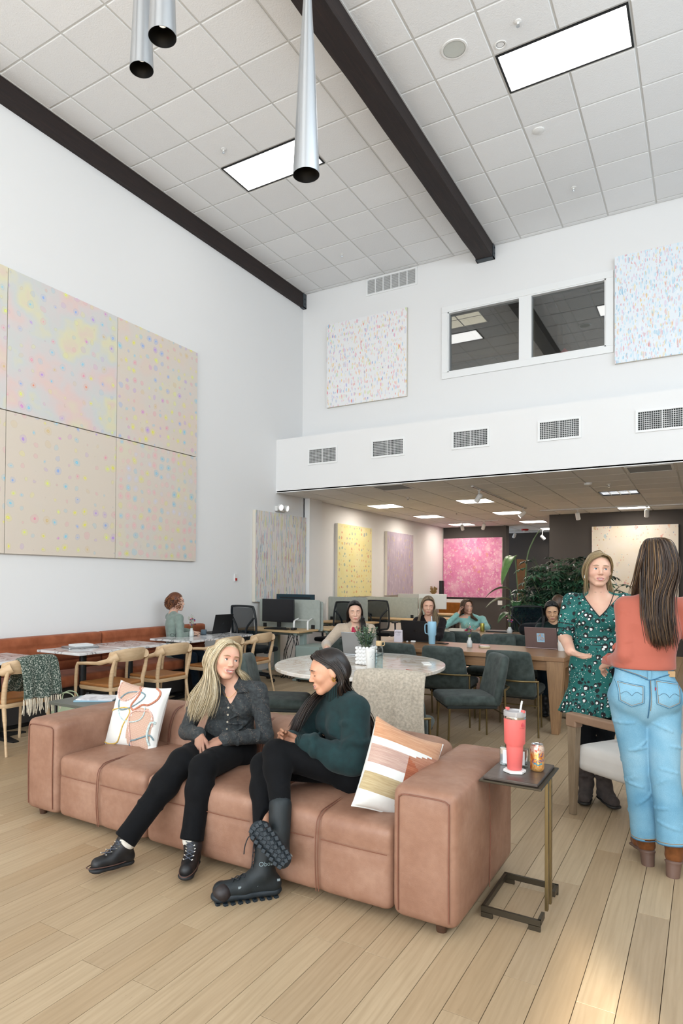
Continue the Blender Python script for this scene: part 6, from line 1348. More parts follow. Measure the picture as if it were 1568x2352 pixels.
def strands(guides, n, layers, r, seed, jit=.006, jend=.02, seg=4, flat=.6, rtip=.3):
    n = int(n*1.6); r = r*.52; layers = layers+1
    "hair locks interpolated between neighbouring guide curves (world points)"
    rr = random.Random(seed); mb = MB(); m = len(guides); L = max(len(g) for g in guides)
    G = [np.array([list(x) for x in g], float) for g in guides]
    for i in range(n):
        u = (i+rr.random()*.8)/n*(m-1); a = min(int(u), m-2); t = u-a; base = G[a]*(1-t)+G[a+1]*t
        for q in range(layers):
            off = np.array([rr.gauss(0, 1) for _ in range(3)])*jit; e = np.array([rr.gauss(0, 1) for _ in range(3)])*jend; K = len(base); cut = 1-.16*rr.random()
            pts = [Vector(base[j]+off*min(1, .35+j/K)+e*(j/(K-1))**2) for j in range(K)]
            pts[-1] = pts[-2]+(pts[-1]-pts[-2])*cut; pth = smooth_path(pts, seg); N = len(pth); w = r*rr.uniform(.65, 1.25)
            mb.tube(pth, [w*(.55+.45*math.sin(PI*min(1, .15+.85*k/(N-1)))**.6)*(1-(1-rtip)*(k/(N-1))**3) for k in range(N)], 4, flat=flat)
    return mb
def hair_cap(hd, back=.02, z0=-.03, grow=.006, front=.058, extra=None):
    "close-fitting hair mass over the cranium, open at the face"
    S = SDF(.01); k = hd.sc; S.ell(hd.w(0, -.018, .036), V3(.073+grow, .090+grow, .084+grow)*k, hd.R, .01); S.ell(hd.w(0, -.045, -.01), V3(.070+grow, .062+back, .075)*k, hd.R, .03)
    if extra: extra(S)
    R, c = hd.R, hd.c
    def face(X, Y, Z):
        p = [(X-c[0])*R[0, i]+(Y-c[1])*R[1, i]+(Z-c[2])*R[2, i] for i in range(3)]; px, py, pz = [q/k for q in p]
        return np.maximum(np.maximum(front-.55*np.maximum(0, pz-.045)-py-0*px, pz-.078+.9*np.maximum(0, .02-np.abs(px))*0+6*px*px), np.abs(px)-.085)*k
    S.fn(face, hd.c-.2, hd.c+.2, .006)
    def under(X, Y, Z):
        p = [(X-c[0])*R[0, i]+(Y-c[1])*R[1, i]+(Z-c[2])*R[2, i] for i in range(3)]; return np.maximum(p[2]/k-z0, -(p[1]/k)-.02)*k
    S.fn(under, hd.c-.2, hd.c+.2, .006); return S
# ------------------------------------------------------------------ people
def torso(S, hip, waist, chest, nb, shL, shR, fr, o=0, hw=.150, ww=.118, cw=.138, bust=.050, fl=.70, k=.03):
    fr = nrm(fr); lat = nrm(V3(shL)-V3(shR)); fl_ = (fr, fl); hip, waist, chest, nb = V3(hip), V3(waist), V3(chest), V3(nb)
    S.cap(hip, hip*.4+waist*.6, hw+o, ww+o+.006, k, fl_); S.cap(hip*.4+waist*.6, waist*.6+chest*.4, ww+o, ww+o+.004, k, fl_); S.cap(waist*.5+chest*.5, chest, ww+.004+o, cw+o, k, fl_); S.cap(chest, nb-V3(0, 0, .05), cw+o, .070+o, k, fl_)
    S.cap(V3(shL)-V3(0, 0, .008), V3(shR)-V3(0, 0, .008), .045+o, .045+o, .035)
    for s in (-1, 1): S.cap(nb+V3(0, 0, -.005), nb+lat*s*.10+V3(0, 0, -.045), .030+o*.5, .035+o, .03)
    if bust:
        up = V3(0, 0, 1)
        for s in (-1, 1): S.ell(chest+fr*(.058+o*.6)+lat*s*.066-up*.015, V3(bust+.008, bust, bust+.006)+o*.5, np.stack([lat, fr, up], 1), .028)
def arm(S, sh, el, wr, o=0, r=(.046, .036, .026), to=1.0, k=.016):
    sh, el, wr = V3(sh), V3(el), V3(wr); e = el+(wr-el)*max(0, to)
    S.cap(sh, el, r[0]+o, r[1]+o, .02); m = el+(wr-el)*.35
    if to > 0: S.cap(el, e, r[1]+o, r[1]+(r[2]-r[1])*to+o, k)
def leg(S, hp, kn, an, o=0, r=(.084, .056, .037), k=.02, calf=.012):
    hp, kn, an = V3(hp), V3(kn), V3(an); S.cap(hp, kn, r[0]+o, r[1]+o, k); S.cap(kn, an, r[1]+o, r[2]+o, k)
    if calf: S.ell(kn+(an-kn)*.32, r[1]+calf*.3+o, None, .03)
def folds(S, a, b, r, n, seed, w=.0055, ax=None, k=.010):
    "soft creases: thin ridges wrapped part way around a limb"
    rr = random.Random(seed); a, b = V3(a), V3(b); d = nrm(b-a); u = nrm(np.cross(d, (.3, .5, .8))); v = np.cross(d, u)
    for _ in range(n):
        t = rr.uniform(.08, .95); th = rr.uniform(0, 6.28); dth = rr.uniform(.8, 1.7); sl = rr.uniform(-.25, .25); R = r[0]+(r[1]-r[0])*t; pp = None
        for j in range(5):
            q = th+dth*(j/4-.5); p = a+(b-a)*t+d*sl*R*(j/4-.5)*3+(u*math.cos(q)+v*math.sin(q))*(R-.001)
            if pp is not None: S.cap(pp, p, w, w, k)
            pp = p
def vneck(S, vb, lat, fr, slope=.6, depth=.05, zmax=.3):
    vb, lat, fr = V3(vb), nrm(lat), nrm(fr)
    def f(X, Y, Z):
        px, py, pz = X-vb[0], Y-vb[1], Z-vb[2]; l = px*lat[0]+py*lat[1]; q = px*fr[0]+py*fr[1]; return np.maximum(np.abs(l)*.86-pz*slope*.86, -q-depth)
    S.fn(f, vb-V3(.2, .2, .0), vb+V3(.2, .2, zmax), .004)
class Person:
    def __init__(s, label, root, skin, hd, res=(.0078, .0034)):
        s.t = thing('person', label, 'person', root); s.o = V3(root); s.skin = skin; s.hd = hd; s.res = res; s.S = SDF(.015); s.fine = [(hd.c, .155*hd.sc)]; hd.add(s.S)
    def neck(s, nb, r=.046): s.S.cap(s.hd.w(0, -.022, -.045), V3(nb)-V3(0, 0, .02), r, r+.010, .03)
    def hand(s, wr, d, *a, **k): hand(s.S, wr, d, *a, **k); s.fine.append((V3(wr)+nrm(d)*.07, .13))
    def body(s, lipm=None, brow=None):
        reg = [(s.hd.lips(), 1)]+([(s.hd.teethf(), 2)] if s.hd.teeth else [])
        o = build_sdf('body', s.S, s.res[0], [s.skin, lipm or M_LIP, M_TEETH], s.t, s.o, s.fine, s.res[1], reg); s.hd.features(s.t, s.o, brow or mat('brow_brown', '#5d4532', .8), s.skin); return o
    def wear(s, name, S, m, h=None): return build_sdf(name, S, h or s.res[0], m, s.t, s.o)
    def hair(s, capS, locks, m, h=.004):
        if capS is not None: o = build_sdf('hair', capS, h, MATS[m.name+'_mass'], s.t, s.o)
        for i, mb in enumerate(locks):
            mb.v = [(x-s.o[0], y-s.o[1], z-s.o[2]) for x, y, z in mb.v]; mb.build('hair_locks', m, s.t, smooth=True, fixn=False, auto=3)
    def tube(s, name, pts, r, m, n=6, **k): return MB().tube([V3(p)-s.o for p in pts], r, n, **k).build(name, m, s.t, smooth=True)
    def boot(s, heel, toe, up, top, m, msole, w=1.0, sole=.5, h=.0065, name='boot', hh=0, fold=0):
        heel, toe, up, top = V3(heel), V3(toe), nrm(up), V3(top); f = nrm(toe-heel); up = nrm(up-f*(up@f)); L = np.linalg.norm(toe-heel); S = SDF(.02); an = heel+f*L*.24+up*.105
        S.cap(heel+f*.040+up*.045, heel+f*L*.55+up*.046, .036*w, .039*w, .02); S.cap(heel+f*L*.55+up*.046, toe-f*.048+up*.042, .041*w, .037*w, .015); S.cap(heel+f*.042+up*.05, an, .040*w, .045*w, .02); S.cap(an, top, .046*w, .052*w, .015); S.cap(heel+f*L*.5+up*.06, an+f*.01, .036*w, .045*w, .02)
        if fold: folds(S, an, top, (.05*w, .054*w), fold, 3, .006)
        b = build_sdf(name, S, h, m, s.t, s.o); Q = SDF(.01); Q.cap(heel+f*.038+up*.017, heel+f*L*.5+up*.017, .042*w, .037*w, .02, (up, sole)); Q.cap(heel+f*L*.5+up*.017, toe-f*.046+up*.017, .037*w, .045*w, .02, (up, sole))
        if hh: Q.cap(heel+f*.036+up*.005, heel+f*.034-up*hh, .036*w, .031*w, .004)
        so = build_sdf('sole', Q, h, msole, b, s.o); return b, an, f, up, L
    def laces(s, b, an, f, up, L, heel, top, m, n=6, w=1.0, mm=None):
        lat = np.cross(f, up); mb = MB(); heel, top = V3(heel), V3(top); pts = []
        for i in range(n):
            t = i/(n-1); c = (heel+f*L*.70+up*.083)*(1-t)+(top+f*.050*w)*t if t > .5 else (heel+f*L*.70+up*.084)*(1-2*t)+(an+f*.052*w+up*.004)*2*t
            if t > .5: c = (an+f*.054*w)*(2-2*t)+(top+f*.052*w-up*.01)*(2*t-1)
            pts.append(c)
        for i in range(n-1):
            for sg in (-1, 1): mb.tube([pts[i]+lat*sg*.020-s.o+f*.002, (pts[i]+pts[i+1])/2-s.o+f*.006+up*.003, pts[i+1]-lat*sg*.020-s.o+f*.002], .0022, 5)
        mb.build('laces', m, b)
        if mm:
            for i in range(n-1):
                for sg in (-1, 1): e = pts[i]+lat*sg*.023-s.o+f*.001; MB().tube([e-lat*sg*.004, e+lat*sg*.003+up*.004], .0034, 8).build('eyelet', mm, b)
M_BLKDENIM = fabric('black_denim', '#08090c', .25, 30, 500, .25, .85, .02); M_RUBBER = mat('black_rubber', '#16181b', .6, bscale=60, bstr=.4); M_BOOTB = mat('black_boot_leather', '#131316', .5, var=.25, vscale=14); M_LACE = mat('dark_lace', '#25282d', .8); M_GOLD = mat('gold', '#c9a24e', .25, 1.0)
H_BLOND = hair_mat('blonde_hair', [(0, '#a08a66'), (.22, '#cbb48c'), (.5, '#e2d0ac'), (.8, '#efe2c6'), (1, '#d6c39c')], .36)

# ---- blonde woman on the sofa
hd = Head((-2.425, 3.10, 1.028), (.87, -.49), .02, -.20, .97, 1.25, True, gaze=(.30, 1, .02), iris='#5f6a6e')
P = Person('blonde woman in a dark lace cardigan seated on the sofa, smiling sideways', (-2.42, 3.0, 0), SK_FAIR, hd)
fr = nrm((.50, -.866, 0)); hip, waist, chest, nb = V3(-2.455, 3.17, .505), V3(-2.445, 3.19, .62), V3(-2.43, 3.17, .76), V3(-2.425, 3.155, .895)
shL, shR, elL, elR, wrL, wrR = V3(-2.285, 3.235, .838), V3(-2.575, 3.075, .825), V3(-2.205, 3.205, .585), V3(-2.685, 3.055, .575), V3(-2.315, 2.945, .600), V3(-2.440, 2.885, .625)
hpL, hpR, knL, knR, anL, anR = V3(-2.38, 3.16, .49), V3(-2.53, 3.11, .49), V3(-2.285, 2.735, .495), V3(-2.435, 2.735, .505), V3(-2.262, 2.625, .170), V3(-2.552, 2.455, .165)
torso(P.S, hip, waist, chest, nb, shL, shR, fr, -.004); P.neck(nb); arm(P.S, shL, elL, wrL, -.004); arm(P.S, shR, elR, wrR, -.004); leg(P.S, hpL, knL, anL, -.008); leg(P.S, hpR, knR, anR, -.008)
P.hand(wrR, (.42, -.50, -.72), (.05, .70, -.62), (.85, .10, .45), .16, spread=.05, tcurl=.5); P.hand(wrL, (-.55, -.55, -.35), (-.2, .3, -.9), (-.5, .5, .5), .35, tcurl=.4)
P.body(None, mat('brow_light', '#8a6a48', .8))
S = SDF(.015); torso(S, hip, waist, chest, nb, shL, shR, fr, .008); S.cap(hip, hip+V3(0, 0, .05), .165, .150, .03, (fr, .78)); arm(S, shL, elL, wrL, .010, to=.95); arm(S, shR, elR, wrR, .010, to=.90)
for s_, e_, w_, q_ in ((shL, elL, wrL, 1), (shR, elR, wrR, 2)): folds(S, s_, e_, (.056, .046), 7, q_); folds(S, e_, w_, (.046, .038), 6, q_+5); S.cap(e_+(w_-e_)*.80, e_+(w_-e_)*.95, .036, .042, .006)
folds(S, hip, chest, (.125, .125), 16, 8, .006, k=.014); vneck(S, V3(-2.345, 3.03, .765), shL-shR, fr, .55, .09)
q = NT('lace_knit'); v = q.co(); z = q.n('SeparateXYZ', i={0: v}).outputs[2]; ho = q.vor(v, 120, .6); st_ = q.n('TexWave', wave_type='BANDS', bands_direction='DIAGONAL', i={'Vector': v, 'Scale': 6.0, 'Distortion': 7.0, 'Detail': 2.0}).outputs['Fac']
q.P(Base_Color=q.mix(q.math('MULTIPLY', q.ramp(ho, [(.22, 1.0), (.34, 0.0)]), q.ramp(st_, [(.6, .0), (.9, .5)])), q.ramp(q.noise(v, 60, 3), [(.3, '#26292b'), (.7, '#3d4142')]), '#8d7663'), Roughness=.9); q.bump(ho, .5, .003); M_LACEK = q.m
cd = P.wear('cardigan', S, M_LACEK)
# collar, placket buttons, necklace, ring
for s_ in (-1, 1):
    lat = nrm(shL-shR); a = nb+lat*s_*.055-fr*.02+V3(0, 0, .012); b = nb+lat*s_*.070+fr*.055+V3(0, 0, -.025); c = nb+lat*s_*.110+fr*.085+V3(0, 0, -.055); d = nb+lat*s_*.045+fr*.085+V3(0, 0, -.060)
    mb = MB(); mb.add([x-P.o for x in (a, b, d, c, a+lat*s_*.035-V3(0, 0, .03))], [(0, 4, 3, 1), (1, 3, 2)]); o = mb.build('collar', M_LACEK, cd); o.modifiers.new('s', 'SOLIDIFY').thickness = .006
for i in range(6):
    c = V3(-2.345, 3.03, .765)*(1-i/5)+V3(-2.372, 3.045, .555)*i/5+fr*.014; MB().tube([c-P.o, c+fr*.004-P.o], .0055, 12).build('button', mat('shell_button', '#8f8878', .3), cd)
P.tube('necklace', smooth_path([nb+nrm(shL-shR)*.058+V3(0, 0, -.01), nb+fr*.075+nrm(shL-shR)*.04+V3(0, 0, -.055), nb+fr*.098+V3(0, 0, -.085), nb+fr*.075-nrm(shL-shR)*.04+V3(0, 0, -.055), nb-nrm(shL-shR)*.058+V3(0, 0, -.01)], 4), .0011, M_GOLD)
S = SDF(.015); S.cap(hpR, hpL, .118, .118, .03); S.cap(hip, hip+V3(0, 0, .06), .140, .130, .03, (fr, .75)); leg(S, hpL, knL, anL, .006, (.086, .066, .052)); leg(S, hpR, knR, anR, .006, (.086, .066, .052)); folds(S, hpL, knL, (.090, .072), 5, 4); folds(S, hpR, knR, (.090, .072), 5, 6); folds(S, knR, anR, (.070, .058), 5, 7); folds(S, knL, anL, (.070, .058), 4, 9)
for k_, a_ in ((knL, anL), (knR, anR)): S.cap(a_+(k_-a_)*.05, a_-(k_-a_)*.08, .060, .063, .006); S.cut(a_-(k_-a_)*.045, a_-k_)
P.wear('trousers', S, M_BLKDENIM)
M_TWEED = mat('flecked_lace', '#4a4f5a', .8, var=.8, vscale=300); M_EYELET = mat('nickel_eyelet', '#b9b4a8', .3, 1.0); M_WELT = mat('brown_welt', '#5a4038', .6)
for heel, toe, up, top in ((V3(-2.555, 2.50, .012), V3(-2.60, 2.245, .035), (.05, .28, 1), anR+V3(0, 0, .0)), (V3(-2.285, 2.675, .02), V3(-2.175, 2.465, .015), (.02, .05, 1), anL+V3(0, 0, .005))):
    b, an, f, u, L = P.boot(heel, toe, up, top, M_BOOTB, M_RUBBER, .92, .42); P.laces(b, an, f, u, L, heel, top, M_TWEED, 6, .92, M_EYELET)
    lat = np.cross(f, u); MB().tube([heel+f*(.02+L*.5*(1-math.cos(a)))*.97+lat*.043*math.sin(a)*.95+u*.034-P.o for a in [k*2*PI/24 for k in range(25)]], .0028, 6).build('welt', M_WELT, b, smooth=True)
    S = SDF(.01); S.cap(top-u*.020, top-u*.012, .049, .049, .01); P.wear('sock', S, fabric('cream_sock', '#d9d3c8', .08, 60, 300, .3) if 'cream_sock' not in MATS else MATS['cream_sock'], .005)
W_ = hd.w
def sideg(s_, ys, ends): return [[W_(s_*.004, .070-.035*i, .106+.012*math.sin(i*1.1)-(.03*max(0, i-2))), W_(s_*.050, .072-.040*i, .094-.012*i), W_(s_*.080, .050-.033*i, .030), W_(s_*.088, .030-.026*i, -.050)]+list(e) for i, e in enumerate(ends)]
R_ends = [[(-2.42, 3.005, .92), (-2.405, 2.985, .83), (-2.445, 2.975, .725)], [(-2.46, 3.005, .90), (-2.465, 2.985, .80), (-2.515, 2.98, .69)], [(-2.51, 3.02, .89), (-2.53, 2.99, .78), (-2.56, 2.985, .675)], [(-2.54, 3.05, .90), (-2.575, 3.0, .80), (-2.595, 2.99, .69)], [(-2.55, 3.11, .92), (-2.60, 3.04, .82), (-2.615, 3.01, .72)], [(-2.53, 3.17, .93), (-2.60, 3.12, .84), (-2.62, 3.06, .75)]]
L_ends = [[(-2.345, 3.15, .93), (-2.345, 3.20, .88), (-2.345, 3.27, .80)], [(-2.35, 3.19, .92), (-2.355, 3.25, .86), (-2.36, 3.29, .76)], [(-2.37, 3.22, .92), (-2.38, 3.28, .84), (-2.39, 3.30, .74)], [(-2.42, 3.22, .92), (-2.44, 3.28, .84), (-2.45, 3.30, .74)], [(-2.47, 3.2, .92), (-2.50, 3.25, .84), (-2.52, 3.28, .74)]]
P.hair(hair_cap(hd, .022, -.06, .008, .060), [strands(sideg(-1, 0, R_ends), 64, 5, .0068, 1, .008, .014), strands(sideg(1, 0, L_ends), 40, 3, .0064, 2, .005, .010)], H_BLOND)

# ---- dark-haired woman in the green turtleneck
hd = Head((-1.715, 3.075, 1.015), (-.74, -.67), -.20, .06, .97, .7, True, closed=True, jaw=1.02)
P = Person('dark-haired woman in a green turtleneck with crossed legs on the sofa', (-1.70, 3.0, 0), SK_TAN, hd)
fr = nrm((-.62, -.78, 0)); hip, waist, chest, nb = V3(-1.63, 3.16, .505), V3(-1.635, 3.17, .62), V3(-1.65, 3.15, .755), V3(-1.67, 3.135, .885)
shL, shR, elL, elR, wrL, wrR = V3(-1.545, 3.065, .835), V3(-1.795, 3.235, .825), V3(-1.515, 2.985, .585), V3(-1.90, 3.12, .61), V3(-1.775, 2.885, .675), V3(-1.86, 2.90, .665)
hpL, hpR, knL, knR = V3(-1.565, 3.08, .50), V3(-1.68, 3.18, .49), V3(-1.86, 2.80, .620), V3(-1.965, 2.84, .53)
anL, anR = V3(-1.750, 2.670, .425), V3(-1.808, 2.62, .24)
torso(P.S, hip, waist, chest, nb, shL, shR, fr, -.004); P.neck(nb); arm(P.S, shL, elL, wrL, -.004); arm(P.S, shR, elR, wrR, -.004); leg(P.S, hpL, knL, anL, -.008); leg(P.S, hpR, knR, anR, -.008)
P.hand(wrL, (-.93, -.1, .12), (-.1, .45, -.9), (-.1, -.3, .8), .75, tcurl=.4); P.hand(wrR, (.1, -.75, .45), (.8, -.2, -.4), (.2, -.2, .9), .45, tcurl=.3)
P.body(M_LIP, mat('brow_dark', '#2e211b', .8))
q = NT('green_wool'); v = q.co(); n = q.noise(v, 25, 4); q.P(Base_Color=q.ramp(n, [(.3, '#0a2224'), (.7, '#103032')]), Roughness=.95, Sheen_Weight=.05); q.bump(q.noise(v, 320, 1), .35, .002); M_GWOOL = q.m
q = NT('green_rib'); v = q.co(); wv = q.n('TexWave', wave_type='BANDS', bands_direction='DIAGONAL', i={'Vector': q.map(v, (1, 1, .06)), 'Scale': 42.0}).outputs['Fac']; q.P(Base_Color=q.ramp(wv, [(.2, '#071819'), (.8, '#102c2d')]), Roughness=.95); q.bump(wv, .8, .004); M_GRIB = q.m
S = SDF(.02); torso(S, hip+V3(0, 0, -.03), waist, chest, nb, shL, shR, fr, .026, hw=.155); arm(S, shL, elL, wrL, .020, (.052, .048, .030), .86); arm(S, shR, elR, wrR, .020, (.052, .048, .030), .86)
S.ell(elL+(wrL-elL)*.25+V3(0, 0, -.02), (.075, .075, .055), None, .05); folds(S, shL, elL, (.072, .068), 6, 3, .008, k=.02); folds(S, elL, wrL, (.066, .052), 7, 6, .008, k=.02); folds(S, hip, chest, (.150, .155), 12, 9, .009, k=.022)
P.wear('sweater', S, M_GWOOL)
S = SDF(.012); hb = hd.w(0, -.022, -.062); S.cap(nb+V3(0, 0, -.025), hb*.55+nb*.45+V3(-.006, -.006, .012), .074, .066, .01); P.wear('turtleneck_collar', S, M_GRIB, .005)
for e_, w_ in ((elL, wrL), (elR, wrR)): S = SDF(.01); S.cap(e_+(w_-e_)*.72, e_+(w_-e_)*.96, .042, .038, .01); P.wear('cuff', S, M_GRIB, .005)
S = SDF(.02); S.cap(hip+V3(.06, -.04, -.04), hip+V3(.02, -.02, -.055), .128, .128, .03, (fr, .8)); S.cap(hip+V3(0, 0, -.03), hip+V3(0, 0, .0), .180, .178, .02, (fr, .72)); P.wear('hem_band', S, M_GRIB)
S = SDF(.015); S.cap(hpR, hpL, .12, .12, .03); leg(S, hpL, knL, anL, .006, (.086, .062, .046)); leg(S, hpR, knR, anR, .006, (.086, .062, .044)); folds(S, hpL, knL, (.090, .066), 5, 4); folds(S, knL, anL, (.066, .05), 4, 6); S.cut(anL, anL-knL, .09); P.wear('trousers', S, M_BLKDENIM)
M_HIKE = mat('black_hiking_boot', '#131c20', .6, var=.3, vscale=18, bscale=120, bstr=.2); M_HSOLE = mat('lug_rubber', '#152129', .55, bscale=40, bstr=.3); M_TOEC = mat('toe_cap', '#241d1e', .5)
def hiking(heel, toe, up, top, lug):
    b, an, f, u, L = P.boot(heel, toe, up, top, M_HIKE, M_HSOLE, 1.06, .55); P.laces(b, an, f, u, L, heel, top, M_LACE, 8, 1.06); lat = np.cross(f, u)
    S = SDF(.01); S.cap(V3(toe)-f*.052+u*.036-lat*.012, V3(toe)-f*.052+u*.036+lat*.012, .043, .043, .01); build_sdf('toe_cap', S, .005, M_TOEC, b, P.o)
    rr = random.Random(5); n = 0
    for i in range(9):
        for j in (-1, -.33, .33, 1):
            t = (i+.5)/9; w = (.036 if t < .45 else .040)*(1-.5*max(0, t-.85)/.15)*(1-.4*max(0, .1-t)/.1); c = V3(heel)+f*(L*(.03+.94*t))+lat*w*j-u*.009; R = Matrix(np.stack([nrm(f+lat*.35*(1 if j > 0 else -1)), nrm(lat-f*.35*(1 if j > 0 else -1)), u], 1).tolist()); MB().cbox(c-P.o, (.020, .018, .014), R).build('lug', M_HSOLE, b, bevel=.003)
    for t, sgn in ((.62, -1), (.50, -1), (.38, -1), (.06, -1)):
        c = V3(heel)+f*L*t+u*(.062 if t > .1 else .075)+lat*sgn*.040; MB().cbox(c-P.o, (.014, .004, .010), Matrix(np.stack([f, lat, u], 1).tolist())).build('webbing_tab', mat('grey_webbing', '#8b979c', .6), b)
    return b, an, f, u, L, lat
heelD, toeD = V3(-1.735, 2.655, .012), V3(-1.955, 2.405, .012); topD = V3(-1.800, 2.63, .265)
b, an, f, u, L, lat = hiking(heelD, toeD, (0, 0, 1), topD, True)
lt = lat if lat@V3(.57, -.82, 0) > 0 else -lat
V_, F_ = text_mesh('Oboz', .030); mb = MB(); base = an+u*.055+f*.004+lt*.0505
mb.add([base-f*x*1.0+u*y-lt*(abs(x)*.12)-P.o for x, y, z_ in V_], F_); mb.build('lettering', mat('grey_lettering', '#8fa3aa', .6), b, fixn=False)
MB().tube([V3(x)-P.o for x in smooth_path([topD+f*.055, topD+f*.085+V3(0, 0, .012), topD+f*.105+V3(0, 0, -.03), topD+f*.11+V3(0, 0, -.07)], 4)], .0028, 6).build('loose_lace', M_LACE, b, smooth=True)
heelU, toeU = V3(-1.620, 2.535, .205), V3(-1.782, 2.492, .375)
b, an, f, u, L, lat = hiking(heelU, toeU, V3(-.52, .77, -.30), V3(-1.745, 2.665, .415), True)
S = SDF(.01); S.cap(V3(-1.745, 2.665, .405), V3(-1.748, 2.668, .438), .052, .050, .01); S.cut(V3(-1.748, 2.668, .438), (-.0, .0, 1), .08); P.wear('sock', S, fabric('white_sock', '#e2e6ea', .05, 60, 300, .3), .005)
H_DARK = hair_mat('dark_brown_hair', [(0, '#120d0c'), (.5, '#1f1613'), (.85, '#2c1f19'), (1, '#3d2a20')], .34)
W_ = hd.w
def guides(s_, n, lo, hi, ends): 
    out = []
    for i, e in enumerate(ends):
        t = i/(len(ends)-1); a = lo+(hi-lo)*t; out.append([W_(s_*.012, .070-.085*t, .102+.020*math.sin(PI*t)), W_(s_*.052, .068-.105*t, .088), W_(s_*.082, (.036 if s_ < 0 else -.012)-.095*t*(1 if s_ < 0 else .6), .020), W_(s_*.086, (.002 if s_ < 0 else -.040)-.07*t*(1 if s_ < 0 else .5), -.050)]+list(e))
    return out
Ln = [[W_(.080, -.025, -.085), (-1.625, 3.06, .87), (-1.555, 3.10, .78), (-1.52, 3.16, .62)], [W_(.075, -.045, -.09), (-1.60, 3.11, .87), (-1.53, 3.17, .77), (-1.505, 3.21, .60)], [W_(.06, -.07, -.095), (-1.60, 3.16, .87), (-1.54, 3.22, .76), (-1.51, 3.245, .58)], [W_(.02, -.09, -.10), (-1.62, 3.20, .87), (-1.58, 3.26, .76), (-1.55, 3.27, .60)], [W_(-.03, -.085, -.10), (-1.68, 3.24, .87), (-1.66, 3.29, .76), (-1.64, 3.29, .62)]]
Rn = [[W_(-.078, .040, -.10), (-1.795, 3.02, .86), (-1.835, 2.99, .78), (-1.875, 2.965, .665)], [W_(-.082, .020, -.10), (-1.80, 3.05, .85), (-1.845, 3.005, .77), (-1.885, 2.985, .67)], [W_(-.082, .0, -.10), (-1.815, 3.08, .85), (-1.86, 3.03, .77), (-1.895, 3.01, .69)], [W_(-.07, -.04, -.10), (-1.80, 3.14, .86), (-1.86, 3.10, .77), (-1.90, 3.06, .70)]]
P.hair(hair_cap(hd, .022, -.06, .008, .062, lambda S: S.ell(hd.w(.085, .004, -.020), (.034, .030, .042), hd.R, .004, 's')), [strands(guides(1, 5, 0, 1, Ln), 46, 3, .0062, 11, .005, .012), strands(guides(-1, 4, 0, 1, Rn), 36, 3, .0060, 12, .005, .012)], H_DARK)
P.tube('earring', [hd.w(.083+.001*math.cos(a), -.004+.008*math.sin(a), -.038+.011*math.cos(a)) for a in [k*PI/8 for k in range(14)]], .0032, M_GOLD)
P.tube('ring', [wrL+V3(-.098, -.008, -.008)+V3(0, .011*math.cos(a), .011*math.sin(a)) for a in [k*PI/6 for k in range(13)]], .002, M_STEELB)

# ---- standing woman in the leopard print dress
hd = Head((-.630, 4.90, 1.585), (.30, -.95), .02, -.05, 1.0, .45, True, gaze=(.22, 1, -.02), iris='#5f7f90', jaw=1.08)
P = Person('standing woman in a teal leopard-print dress gesturing with an open hand', (-.64, 4.92, 0), SK_PALE, hd)
fr = nrm((.20, -.98, 0)); hip, waist, chest, nb = V3(-.645, 4.95, .92), V3(-.645, 4.95, 1.10), V3(-.640, 4.945, 1.26), V3(-.632, 4.945, 1.415)
shL, shR, elL, elR, wrL, wrR = V3(-.470, 4.965, 1.365), V3(-.805, 4.955, 1.365), V3(-.425, 4.93, 1.10), V3(-.842, 4.90, 1.115), V3(-.44, 4.80, .92), V3(-.775, 4.715, 1.035)
hpL, hpR, knL, knR, anL, anR = V3(-.565, 4.95, .90), V3(-.725, 4.95, .90), V3(-.585, 4.945, .50), V3(-.705, 4.935, .50), V3(-.605, 4.95, .13), V3(-.715, 4.925, .13)
torso(P.S, hip, waist, chest, nb, shL, shR, fr, 0, .160, .130, .142, .054); P.neck(nb, .048); arm(P.S, shL, elL, wrL, .004); arm(P.S, shR, elR, wrR, .004, (.048, .040, .027)); leg(P.S, hpL, knL, anL, -.004); leg(P.S, hpR, knR, anR, -.004)
P.hand(wrR, (.88, -.38, -.26), (.30, -.35, .88), (-.28, -.88, -.22), .22, spread=.12, tcurl=.1); P.hand(wrL, (0, -.3, -.95), (-1, 0, 0), (0, -1, 0), .3)
P.body(mat('lip_mauve2', '#b3706c', .35), mat('brow_ash', '#8a7258', .8))
q = NT('leopard_print'); v = q.co(); vd = q.n('VectorMath', operation='ADD', i={0: v, 1: q.n('VectorMath', operation='SCALE', i={0: q.noise(v, 45, 3, out=1), 'Scale': .016}).outputs[0]}).outputs[0]
d = q.vor(vd, 26, .85); sp = q.n('SeparateColor', i={0: q.vor(vd, 26, .85, out='Color')}).outputs; th_ = q.math('ADD', q.math('MULTIPLY', sp[0], .30), .24)
blk = q.math('MULTIPLY', q.math('LESS_THAN', d, th_), q.math('LESS_THAN', q.noise(v, 70, 2), .62)); c = q.mix(blk, q.ramp(q.noise(v, 6, 2), [(.3, '#0e5552'), (.7, '#156660')]), '#080b10'); d2 = q.vor(q.n('VectorMath', operation='ADD', i={0: vd, 1: (.0030, .002, .003)}).outputs[0], 26, .85)
c = q.mix(q.math('LESS_THAN', d2, q.math('MULTIPLY', th_, .52)), c, '#e4e2de'); dsm = q.vor(q.map(vd, loc=(3, 1, 2)), 70, .9); c = q.mix(q.math('MULTIPLY', q.math('LESS_THAN', dsm, .20), q.math('GREATER_THAN', d, q.math('MULTIPLY', th_, 1.3))), c, '#dcdcd6'); q.P(Base_Color=c, Roughness=.75); M_LEO = q.m
S = SDF(.015); torso(S, hip, waist, chest, nb, shL, shR, fr, .014, .160, .128, .142, .056)
S.cap(hip+V3(0, 0, .12), hip+V3(-.01, 0, -.20), .155, .178, .03, (fr, .72)); rr = random.Random(3)
